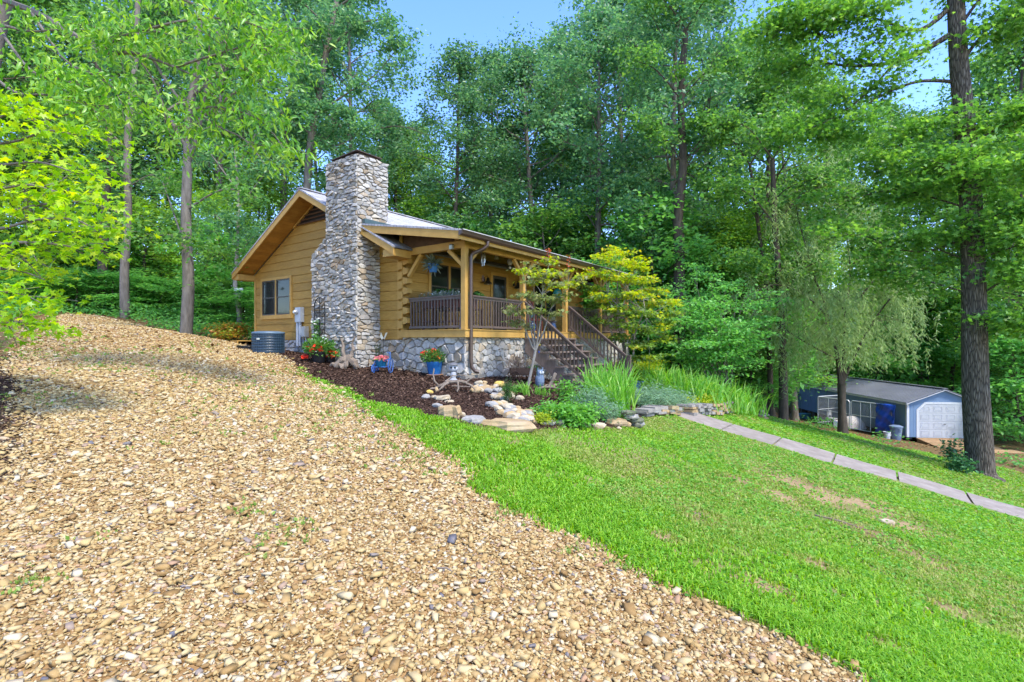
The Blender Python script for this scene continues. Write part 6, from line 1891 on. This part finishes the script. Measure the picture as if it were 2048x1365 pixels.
# ------------------------------------------------------------------ flowers and pots
leaf_f = ML("pot_leaf", [(.05, .16, .03), (.09, .23, .04), (.16, .3, .06)], .35)
red_f = ML("red_flower", [(.62, .02, .012), (.7, .06, .015), (.66, .03, .02)], .2, .6, .2, 0)
org_f = ML("orange_flower", [(.65, .12, .03), (.7, .2, .05)], .2, .6, .2, 0)
pink_f = ML("pink_flower", [(.6, .1, .14), (.65, .2, .2), (.7, .35, .3), (.55, .06, .08)], .2, .6, .2, 0)
blackp = M("black_pot", (.02, .02, .022), None, 5, .4)
terra = M("terracotta", (.36, .19, .10), None, 5, .8)
def flowerpot(name, label, px, py, r0, h, mat, fol, flo, saucer=None, cat="flower pot", sh=1.):
    g_ = G(px, py)
    t = thing(name, label, cat, g_)
    z0 = 0
    if saucer:
        mb = MB(); mb.lathe((0, 0, 0), [(r0 * .95, 0), (r0 * 1.08, .035), (r0 * 1.0, .04)], 18); mb.build("saucer", saucer, t); z0 = .04
    mb = MB(); mb.lathe((0, 0, z0), [(r0 * .72, 0), (r0 * .86, h * .3), (r0 * .97, h * .8), (r0 * 1.04, h * .92), (r0 * 1.04, h), (r0 * .9, h), (r0 * .88, h * .85)], 22); mb.build("pot", mat, t, True)
    if fol:
        n, c, rr, sz, mt, tm = fol
        P = blob((c[0], c[1], z0 + h + c[2]), rr, n); T = unit(P - np.array([0, 0, z0 + h * .8]) + rng.normal(size=(n, 3)) * .12)
        leaves("foliage", P, sz * (.7 + .6 * rng.random(n)), mt, t, tm, up=.5, T=T)
    for n, c, rr, sz, mt in flo:
        P = blob((c[0], c[1], z0 + h + c[2]), rr, n, .3)
        P = np.repeat(P, 6, 0) + rng.normal(size=(n * 6, 3)) * sz * .12
        T = rng.normal(size=(len(P), 3)); T[:, 2] = T[:, 2] * .5 + .2
        leaves("flower", P, sz * (.8 + .4 * rng.random(len(P))), mt, t, 'petal', up=.5, T=unit(T))
    return t
flowerpot("flower_pot", "large blue glazed pot of red flowers and ferny green leaves on a terracotta saucer", 869, 752, .215, .34, bluep, (900, (0, 0, .12), (.36, .34, .2), .07, leaf_f, 'kite'), [(20, (-.12, 0, .2), (.26, .24, .14), .05, red_f), (12, (.1, -.1, .2), (.2, .2, .12), .04, org_f)], terra)
flowerpot("flower_pot", "black pot of red begonias and white flowers at the left of the chimney", 638, 725, .21, .30, blackp, (620, (0, 0, .15), (.42, .36, .26), .10, leaf_f, 'kite'), [(9, (-.1, -.15, .1), (.28, .2, .12), .07, red_f), (5, (-.4, -.1, -.12), (.12, .1, .06), .085, red_f), (13, (.05, 0, .3), (.26, .2, .22), .06, white_f)])
flowerpot("flower_pot", "small black pot of red begonias beside the iron trellis", 661, 726, .14, .18, blackp, (260, (0, 0, .1), (.24, .2, .16), .08, leaf_f, 'kite'), [(12, (.05, -.1, .08), (.2, .15, .1), .07, red_f)])
flowerpot("flower_pot", "dark leaved plant in a bright blue pot against the foundation by the chimney", 755, 731, .17, .22, bluep, (420, (0, .03, .14), (.26, .24, .24), .08, ML("dark_leaf", [(.06, .10, .05), (.12, .15, .08), (.2, .2, .12)], .3), 'kite'), [])
# blue tricycle planter
bl = M("tricycle_blue", (.03, .10, .32), (.05, .14, .4), 6, .4)
g_ = G(766, 746)
tri = thing("tricycle_planter", "blue metal tricycle planter holding a pot of pink flowers in the mulch", "planter", g_, -.1)
mb = MB(); mb.lathe((-.06, 0, .16), [(.13, 0), (.17, .16), (.18, .19), (.15, .19)], 16); mb.build("pot", M("teal_glaze", (.01, .10, .19), None, 4, .22, spec=.6), tri, True)
def wheel(c, R_, nm="wheel"):
    mb = MB()
    mb.tube([(c[0], c[1] + R_ * math.cos(a), c[2] + R_ * math.sin(a)) for a in np.linspace(0, 6.283, 21)], .012, 6)
    for k in range(8):
        a = k * math.pi / 4
        mb.tube([c, (c[0], c[1] + R_ * math.cos(a), c[2] + R_ * math.sin(a))], .006, 4)
    return mb
for c, R_ in (((.22, -.02, .2), .2), ((-.22, .14, .11), .11), ((-.22, -.14, .11), .11)): wheel(c, R_).build("wheel", bl, tri, True)
mb = MB()
for s in (-1, 1):
    mb.tube([(-.22, s * .13, .11), (-.2, s * .12, .3), (.0, s * .15, .34), (.2, s * .03, .36)], .011, 6)
    mb.tube([(.22, 0, .2), (.2, 0, .5), (.16, s * .1, .56)], .011, 6)
mb.tube([(-.22, -.14, .11), (-.22, .14, .11)], .011, 6); mb.tube([(-.2, -.12, .16), (.1, -.1, .16), (.22, 0, .2)], .011, 6); mb.build("frame", bl, tri, True)
P = blob((-.06, 0, .40), (.22, .2, .09), 60); Pq = np.repeat(P, 6, 0) + rng.normal(size=(360, 3)) * .008
leaves("flower", Pq, .05, pink_f, tri, 'petal', up=.5)
P = blob((-.06, 0, .36), (.22, .2, .06), 160); leaves("foliage", P, .06, leaf_f, tri, 'kite', up=.5)
# iron trellis against the chimney
tp_ = H(CO - .09, 5.05, -.78); tp_.z = gz(tp_.x, tp_.y)
tr_ = thing("garden_trellis", "black iron arched trellis with scrolls leaning on the left of the chimney", "trellis", tp_, HROT)
mb = MB()
for y in (-.27, .27): mb.tube([(0, y, -.05), (0, y, 1.55)], .016, 6)
mb.tube([(0, .27 * math.cos(a), 1.55 + .27 * math.sin(a)) for a in np.linspace(0, math.pi, 14)], .016, 6)
mb.tube([(0, 0, 0), (0, 0, 1.8)], .012, 5)
for z in (.15, .6, 1.05, 1.5): mb.tube([(0, -.27, z), (0, .27, z)], .011, 5)
for z in (.38, .82, 1.28):
    for s in (-1, 1): mb.tube([(0, s * .13 + s * .1 * (1 - k / 22) * math.cos(k * .5), z + .15 * (1 - k / 22) * math.sin(k * .5)) for k in range(20)], .008, 5)
mb.build("frame", M("black_iron", (.012, .012, .013), None, 5, .5), tr_, True)
vp = np.stack([rng.normal(size=260) * .03 - .03, .12 + .1 * rng.normal(size=260), .15 + 1.0 * rng.random(260) ** 1.6], -1)
vine = thing("flowering_vine", "green vine with white flowers climbing the lower part of the iron trellis", "vine", tp_, HROT)
leaves("foliage", vp, .09, leaf_f, vine, 'kite', up=.4)
Pq = np.repeat(vp[:14] + [-.03, 0, .05], 6, 0); leaves("flower", Pq + rng.normal(size=Pq.shape) * .01, .06, white_f, vine, 'petal', up=.3)
# driftwood
drift = M("driftwood", (.23, .18, .135), (.12, .092, .07), 9, .9, .5, 30, sc=(1, 1, .4))
def wood(name, label, g_, parts, rz=0, mat=drift):
    mb = MB()
    for pts, r0, r1 in parts:
        P = smooth([Vector(p) for p in pts], 3)
        rr = .8 * np.linspace(r0, r1, len(P)) * (1 + .18 * rng.normal(size=len(P)))
        mb.tube([tuple(p + Vector(rng.normal(size=3)) * .008) for p in P], list(np.abs(rr)), 7)
    o = mb.build(name, mat, None, True)
    o.location = g_; o.rotation_euler = (0, 0, rz)
    return tag(o, label, "driftwood")
wood("driftwood", "gnarled forked driftwood stump leaning against the foot of the chimney", G(695, 737), [([(-.3, 0, .02), (-.2, -.03, .16), (-.05, 0, .24), (.12, 0, .2), (.26, -.03, .0)], .15, .11), ([(-.1, -.05, .05), (0, -.05, .2), (.08, 0, .38)], .16, .08), ([(-.05, 0, .25), (-.11, .0, .45), (-.13, .04, .62), (-.2, .05, .84)], .075, .022), ([(.08, 0, .3), (.14, .02, .5), (.13, .04, .72), (.19, .04, .9)], .07, .02), ([(-.28, 0, .06), (-.4, -.05, .12), (-.47, -.02, .05)], .09, .04), ([(.15, -.03, .16), (.26, -.12, .08), (.31, -.14, 0)], .07, .04), ([(0, -.02, .2), (.02, -.14, .1), (.0, -.18, .0)], .08, .05), ([(-.13, .04, .62), (-.06, .02, .72)], .025, .01)])
wood("driftwood", "sprawling bleached driftwood root on the mulch above the edging rocks", G(905, 782), [([(-.35, 0, .06), (-.1, .02, .18), (.2, 0, .2), (.42, .05, .1)], .06, .03), ([(-.3, 0, .1), (-.42, -.02, .3), (-.4, .0, .48)], .03, .01), ([(-.1, .0, .18), (-.2, -.16, .1), (-.3, -.2, .0)], .035, .015), ([(.1, 0, .2), (.15, -.15, .08), (.12, -.2, .0)], .035, .015), ([(.25, 0, .18), (.38, -.1, .14), (.5, -.1, .02)], .03, .012), ([(.3, 0, .18), (.42, .02, .28), (.5, 0, .26)], .025, .01), ([(-.15, 0, .2), (.0, .05, .32), (.2, .02, .34), (.3, 0, .3)], .025, .01), ([(-.35, 0, .05), (-.48, -.08, .04)], .05, .03), ([(0, -.1, .12), (.3, -.14, .1), (.45, -.05, .12)], .02, .01)])
wood("driftwood", "pale driftwood branches with an upright stub beside the owl figure", G(1098, 784), [([(-.3, 0, .06), (0, -.02, .12), (.25, 0, .08), (.5, -.05, .02)], .05, .02), ([(.0, 0, .1), (.08, 0, .28), (.18, .02, .46)], .055, .05), ([(.1, 0, .1), (.3, .06, .22), (.48, 0, .04)], .03, .012), ([(-.2, .02, .08), (.05, .1, .18), (.28, .1, .12), (.42, .1, 0)], .03, .012), ([(-.3, 0, .05), (-.42, -.06, .02)], .04, .02)])
# little lantern figure, owl, gnome-like bottle, butterfly, wooden wagon, tub
g_ = G(907, 762)
ln = thing("garden_figure", "small round headed grey garden figure standing behind the driftwood root", "figure", g_)
mb = MB(); mb.lathe((0, 0, 0), [(.09, 0), (.10, .03), (.06, .06), (.075, .18), (.06, .22)], 14); mb.build("body", M("figure_grey", (.36, .36, .37), None, 6, .7), ln, True)
mb = MB(); mb.ball((0, 0, .31), (.11, .10, .10), 14, 10); mb.build("head", M("figure_pale", (.5, .5, .52), None, 6, .6), ln, True)
for s in (-1, 1):
    mb = MB(); mb.ball((s * .045, -.085, .33), (.03, .02, .03), 10, 7); mb.build("eye", M("eye_dark", (.02, .02, .02), None, 4, .3), ln, True)
mb = MB(); mb.lathe((0, 0, .39), [(.13, 0), (.1, .04), (.03, .07)], 14); mb.build("cap", M("figure_dark", (.12, .12, .13), None, 6, .6), ln, True)
g_ = G(1080, 774)
ow = thing("owl_figure", "blue grey owl figure standing in the mulch beside the small maple trunk", "owl figure", g_, .5)
ow.scale = (.7, .7, .8)
owm = M("owl_grey", (.19, .25, .33), (.08, .11, .16), 22, .6, .1)
mb = MB(); mb.lathe((0, 0, 0), [(.10, 0), (.15, .07), (.165, .18), (.15, .3), (.12, .38), (.135, .44), (.13, .5), (.07, .55)], 16); mb.build("body", owm, ow, True)
for s in (-1, 1):
    mb = MB(); mb.ball((s * .13, .02, .2), (.045, .1, .17), 10, 8); mb.build("wing", M("owl_wing", (.12, .16, .23), None, 14, .6), ow, True)
    mb = MB(); mb.ball((s * .055, -.12, .46), (.045, .025, .045), 10, 7); mb.build("eye", M("owl_eye", (.55, .55, .5), None, 4, .3), ow, True)
    mb = MB(); mb.prism([(s * .05, -.03, .53), (s * .12, -.03, .51), (s * .12, -.03, .63)], (0, .05, 0)); mb.build("ear_tuft", owm, ow)
mb = MB(); mb.add([(-.02, -.13, .43), (.02, -.13, .43), (0, -.17, .41), (0, -.13, .38)], [(0, 1, 2), (0, 2, 3), (1, 3, 2)]); mb.build("beak", M("owl_beak", (.2, .15, .06)), ow)
g_ = G(1044, 763)
wg = thing("wooden_wagon", "rusty brown wooden wagon planter with spoked wheels beside the small maple trunk", "wagon", g_ + Vector((0, .1, 0)), .1)
wgm = M("wagon_wood", (.13, .065, .035), (.08, .04, .024), 8, .85, .2)
mb = MB(); mb.box(-.3, .34, -.18, .18, .16, .19); mb.box(-.3, .34, -.2, -.18, .16, .36); mb.box(-.3, .34, .18, .2, .16, .36); mb.box(-.32, -.3, -.2, .2, .16, .36); mb.box(.34, .36, -.2, .2, .16, .36); mb.build("box", wgm, wg)
for cx in (-.22, .28):
    for s in (-1, 1):
        mb = MB(); c = (cx, s * .24, .14)
        mb.tube([(c[0] + .14 * math.cos(a), c[1], c[2] + .14 * math.sin(a)) for a in np.linspace(0, 6.283, 19)], .014, 6)
        for k in range(4): mb.tube([(c[0] + .14 * math.cos(k * .785), c[1], c[2] + .14 * math.sin(k * .785)), (c[0] - .14 * math.cos(k * .785), c[1], c[2] - .14 * math.sin(k * .785))], .008, 4)
        mb.build("wheel", wgm, wg, True)
for cx in (-.22, .28): MB().tube([(cx, -.24, .14), (cx, .24, .14)], .012, 6).build("axle", wgm, wg)
dpl = thing("dry_plant", "dry pinkish brown plant growing out of the wooden wagon", "plant", g_ + Vector((0, .1, .2)))
P = blob((-.12, 0, .22), (.3, .22, .28), 380); leaves("foliage", P, .11, ML("dry_leaf", [(.3, .2, .13), (.4, .28, .2), (.22, .15, .09)], .2, .8), dpl, 'narrow', up=.3, T=unit(P + [0.1, 0, .1]))
P = blob((.28, 0, .1), (.16, .14, .14), 200); leaves("green_foliage", P, .08, leaf_f, dpl, 'kite', up=.4)
g_ = G(1270, 783)
tb = thing("plastic_tub", "pale blue plastic tub standing behind the tall iris clump", "tub", g_)
mb = MB(); mb.prism([(-.25, -.16, 0), (.25, -.16, 0), (.25, .16, 0), (-.25, .16, 0)], (0, 0, .02)); vs = []
mb.add([(-.25, -.16, .0), (.25, -.16, .0), (.25, .16, .0), (-.25, .16, .0), (-.31, -.2, .34), (.31, -.2, .34), (.31, .2, .34), (-.31, .2, .34)], [(0, 1, 5, 4), (1, 2, 6, 5), (2, 3, 7, 6), (3, 0, 4, 7)])
tubm = M("tub_blue", (.13, .27, .50), (.10, .22, .42), 5, .5)
mb.build("body", tubm, tb)
mb = MB()
for a, e in (((-.33, -.22, .34), (.33, -.22, .34)), ((.33, -.22, .34), (.33, .22, .34)), ((.33, .22, .34), (-.33, .22, .34)), ((-.33, .22, .34), (-.33, -.22, .34))): mb.tube([a, e], .022, 6)
mb.build("rim", tubm, tb)
g_ = G(1297, 782)
bo_ = thing("glass_bottle", "upright dark blue glass bottle ornament among the irises", "bottle", g_)
mb = MB(); mb.lathe((0, 0, 0), [(.075, 0), (.085, .04), (.085, .32), (.06, .42), (.035, .50), (.032, .62)], 16); mb.build("body", M("cobalt_glass", (.015, .04, .25), None, 4, .12, spec=.7), bo_, True)
mb = MB(); mb.lathe((0, 0, .62), [(.042, 0), (.042, .04), (.03, .06)], 12); mb.build("cap", M("bottle_cap", (.3, .2, .16)), bo_, True)
p = Vector(H(-.12, 3.05, .1)); gb = gz(p.x, p.y)
bf = thing("butterfly_ornament", "small cream butterfly ornament on a thin stake by the chimney", "ornament", (p.x, p.y, gb), HROT)
zt = p.z - gb
mb = MB(); mb.tube([(0, 0, 0), (0, 0, zt)], .005, 5); mb.build("stake", lampm, bf)
crm = M("cream_wing", (.7, .66, .5), None, 6, .5)
for s in (-1, 1):
    mb = MB(); mb.prism([(0, 0, zt), (-.02, -s * .1 - .03, zt + .16), (-.02, -s * .15 - .05, zt + .17), (-.02, -s * .13, zt + .05), (-.01, -s * .06, zt - .04)], (.006, 0, 0)); mb.build("wing", crm, bf)
p = Vector(PW(1077, 690, 13.2))
sb_ = thing("bird_ornament", "small yellow bird ornament hanging in the small maple", "ornament", p)
ym = M("yellow_paint", (.6, .38, .03), None, 5, .5)
mb = MB(); mb.ball((0, 0, 0), (.06, .035, .04), 12, 8); mb.ball((-.055, 0, .035), .03, 10, 7); mb.build("body", ym, sb_, True)
mb = MB(); mb.tube([(0, 0, .03), (0, 0, .2)], .003, 4); mb.tube([(.01, 0, -.03), (.01, 0, -.16)], .003, 4); mb.build("cord", lampm, sb_)
mb = MB(); mb.ball((.01, 0, -.19), (.022, .022, .035), 10, 7); mb.build("drop", M("blue_drop", (.04, .1, .4), None, 4, .2), sb_, True)
# ------------------------------------------------------------------ plants of the bed
L_iris = ML("iris_blade", [(.08, .25, .025), (.12, .33, .035), (.18, .4, .05), (.26, .42, .08)], .4, .4, .4, .05)
def blades(name, label, spots, L0, n, w=.016, cat="plant", mat=None, spread=.16, flop=.5, group=None):
    """arching strap leaves; spots are world points"""
    spots = [Vector(s) for s in spots]
    root = thing(name, label, cat, spots[0], group=group)
    Vs, Fs, k = [], [], 0
    for s in spots:
        for _ in range(n):
            a = rng.random() * 6.283
            L = L0 * (.55 + .55 * rng.random())
            b = s - spots[0] + Vector((rng.normal() * spread, rng.normal() * spread, 0))
            le = .12 + .3 * rng.random(); fl = flop * rng.random() ** 2
            dx, dy = math.cos(a), math.sin(a)
            px_, py_ = -dy, dx
            ta = rng.random() * 6.28
            qx, qy = math.cos(ta), math.sin(ta)
            for i in range(6):
                t = i / 5
                r = L * (le * t + fl * t ** 3)
                z = L * (t - .25 * le * t * t - .75 * fl * t ** 4)
                ww = w * (1 - t ** 3) * (.8 + .4 * t)
                Vs += [(b.x + dx * r - qx * ww, b.y + dy * r - qy * ww, b.z + z), (b.x + dx * r + qx * ww, b.y + dy * r + qy * ww, b.z + z)]
            for i in range(5): Fs.append((k + 2 * i, k + 2 * i + 1, k + 2 * i + 3, k + 2 * i + 2))
            k += 12
    o = link("blade", np_mesh(name, np.array(Vs), np.array(Fs), mat or L_iris, smooth=True), root)
    o["kind"] = "stuff"
    return root
blades("iris_clump", "tallest clump of bright green iris blades in front of the stairs", [G(px, py) for px, py in ((1205, 815), (1225, 822), (1245, 822), (1230, 806), (1212, 800), (1250, 810), (1235, 832), (1190, 803))], 1.18, 52, .017, spread=.13, flop=.45)
blades("iris_clump", "small tuft of iris blades between the driftwood and the stair foot", [G(1185, 810), G(1172, 800)], .62, 34, .013, spread=.08)
def gp(px, Y):
    x = (px - CX) / F * Y
    return Vector((x, Y, gz(x, Y)))
for sp, L0, lb in (([(1308, 17.2), (1325, 17.0), (1342, 17.3), (1335, 16.4), (1360, 16.6)], 1.3, "dense row of iris blades behind the sage plants, at its left end"), ([(1375, 16.5), (1392, 16.2), (1410, 16.8), (1402, 17.6), (1428, 17.2), (1385, 17.4)], 1.25, "dense row of iris blades behind the yellow flowered plant"), ([(1440, 17.6), (1456, 18.2), (1470, 18.8), (1484, 19.6), (1462, 19.2), (1498, 20.4)], 1.25, "dense row of arching iris blades above the dry stone wall")):
    blades("iris_bed", lb, [gp(*p) for p in sp], L0, 90, .024, spread=.3, flop=.6, group="iris rows beyond the walkway")
blades("daylily", "short grassy tuft at the right edge of the dry creek", [G(1052, 792)], .42, 34, .009, spread=.05)
blades("daylily", "short grassy tuft just left of the driftwood branches", [G(1075, 790), G(1090, 792)], .3, 26, .008, spread=.06)
def bush(name, label, centers, per, size, mat, tmpl='kite', sx=.14, sz=.08, up=.7, stems=True, cat="shrub", flowers=None, group=None):
    """centers: (px, py of the foot, height m, offsets)"""
    base = G(centers[0][0], centers[0][1])
    t = Tree(name, label, base, bark_d, cat, group)
    for px, py, h, rx in centers:
        g_ = G(px, py)
        for k in range(7):
            e = g_ + Vector((rng.normal() * rx, rng.normal() * rx, h * (.45 + .6 * rng.random())))
            t.limb([g_ + Vector((rng.normal() * .03, rng.normal() * .03, 0)), g_.lerp(e, .5) + Vector((0, 0, .05 * h)), e], .009, .003, 4, sub=3, subl=max(.05, min(.22, rx * .9)), at=2)
    t.mb.build("stem", bark_d, t.root)
    P, s, tm, kw = sprays(np.array(t.sp), per, sx, sz, size, tmpl, up=up, droop=.2)
    leaves("foliage", P, s, mat, t.root, tmpl, **kw)
    if flowers:
        mt, n, fs = flowers
        Q = np.array(t.sp)[rng.integers(0, len(t.sp), n)] + rng.normal(size=(n, 3)) * .06 + [0, 0, .05]
        Q = np.repeat(Q, 5, 0); leaves("flower", Q + rng.normal(size=Q.shape) * .01, fs, mt, t.root, 'petal', up=.4)
    return t
L_fresh = ML("fresh_leaf", [(.07, .22, .03), (.11, .31, .04), (.18, .40, .06)], .42, .4, .4, .05)
L_sage2 = ML("feathery_leaf", [(.11, .21, .11), (.16, .28, .15), (.22, .35, .19)], .35, .5, .3, .05)
L_yg = ML("yellow_green_leaf", [(.18, .3, .02), (.3, .4, .03), (.42, .45, .04)], .42, .45, .3, .05)
bush("green_shrub", "fresh green arching shrub spilling over the edging rocks at the front of the bed", [(1128, 842, .24, .16), (1150, 852, .14, .15), (1108, 832, .16, .12), (1158, 838, .22, .12)], 18, .075, L_fresh, sx=.13, sz=.06)
bush("green_shrub", "upright young green shrub behind the arching shrub at the front of the bed", [(1132, 806, .42, .07), (1150, 815, .28, .1)], 11, .07, L_fresh, sx=.1, sz=.06)
bush("sage_plant", "grey green feathery plant left of the tallest iris clump", [(1185, 825, .42, .2), (1200, 838, .3, .2)], 38, .085, L_sage2, 'narrow', sx=.14, sz=.07)
bush("sage_plant", "grey green feathery plants in a broad mound behind the low stone edge", [(1295, 815, .3, .3), (1320, 810, .3, .3), (1343, 814, .26, .22), (1300, 802, .32, .25), (1274, 808, .3, .18)], 34, .11, L_sage2, 'narrow', sx=.18, sz=.09)
bush("yellow_shrub", "yellow green leaved shrub beside the blue tub and bottle", [(1280, 772, .75, .3), (1300, 768, .8, .3), (1265, 765, .7, .25)], 30, .12, L_yg, 'oval', sx=.18, sz=.1)
bush("flowering_plant", "low plant with small cream and yellow flowers above the dry stone wall", [(1390, 818, .35, .22), (1408, 818, .38, .22), (1376, 820, .25, .2)], 34, .07, L_yg, sx=.13, sz=.06, flowers=(ML("cream_flower", [(.7, .6, .3), (.75, .7, .5)], .2, .6, .2, 0), 60, .045))
bush("small_shrub", "small green seedling at the top of the dry creek", [(1020, 788, .1, .04), (1038, 784, .12, .04)], 12, .04, L_fresh, sx=.07, sz=.04, cat="plant")
bush("small_shrub", "dark green upright seedling in the middle of the dry creek", [(1012, 806, .38, .05)], 26, .05, ML("dark_seedling", [(.03, .1, .02), (.06, .16, .03)], .3), 'narrow', sx=.06, sz=.06, cat="plant")
bush("small_shrub", "pale yellow green plant at the right end of the longest flagstone", [(1080, 846, .12, .06)], 16, .04, L_yg, sx=.08, sz=.04, cat="plant")
bush("small_shrub", "small weedy plant on the soil near the stacked corner stones", [(1250, 838, .16, .06)], 20, .05, L_fresh, sx=.07, sz=.04, cat="plant")
bush("small_bush", "small dark green bush at the foot of the massive oak trunk", [(1908, 932, .75, .14), (1922, 944, .4, .12)], 9, .13, ML("oak_sucker", [(.04, .14, .05), (.07, .2, .06)], .3), 'kite', sx=.15, sz=.12)
bush("flowering_bush", "orange and yellow leaved bush on the rear landing of the cabin", [(452, 682, .55, .22), (468, 682, .6, .22)], 26, .11, ML("orange_bush_leaf", [(.12, .25, .03), (.25, .32, .04), (.4, .26, .05), (.5, .18, .04)], .35), sx=.16, sz=.08)
# odds and ends on the ground
def stick(px, py, L, a, lb, r0=.012):
    g_ = G(px, py)
    mb = MB()
    P = [(-L / 2 * math.cos(a), -L / 2 * math.sin(a), 0), (0, .02, .012), (L / 2 * math.cos(a), L / 2 * math.sin(a), 0)]
    P = [(x, y, gz(g_.x + x, g_.y + y) - g_.z + r0 + z) for x, y, z in P]
    mb.tube(P, [r0, r0 * .9, r0 * .6], 6)
    o = mb.build("stick", drift, None, True); o.location = g_
    tag(o, lb, "stick")
stick(893, 1145, .13, -.3, "short grey stick lying on the gravel in the middle of the drive", .007)
stick(1288, 1022, .14, 1.0, "thin curved dry twig on the bright lawn", .006)
stick(1680, 1046, .55, -.35, "dry brown stick lying on the bare strip of lawn", .008)
stick(1395, 1030, .1, .4, "tiny dry twig on the bare spot of lawn near the gravel", .006)
rock(1775, 1048, 26, 10, pale_r, "flat pale stone on the bare strip of the lawn", 301, True, name="rock")
rock(1850, 1220, 14, 9, tan_r, "small reddish tan stone lying in the grass", 302, name="rock")
rock(800, 741, 10, 5, pale_r, "tiny pale stone on the mulch near the foundation", 303, name="rock")
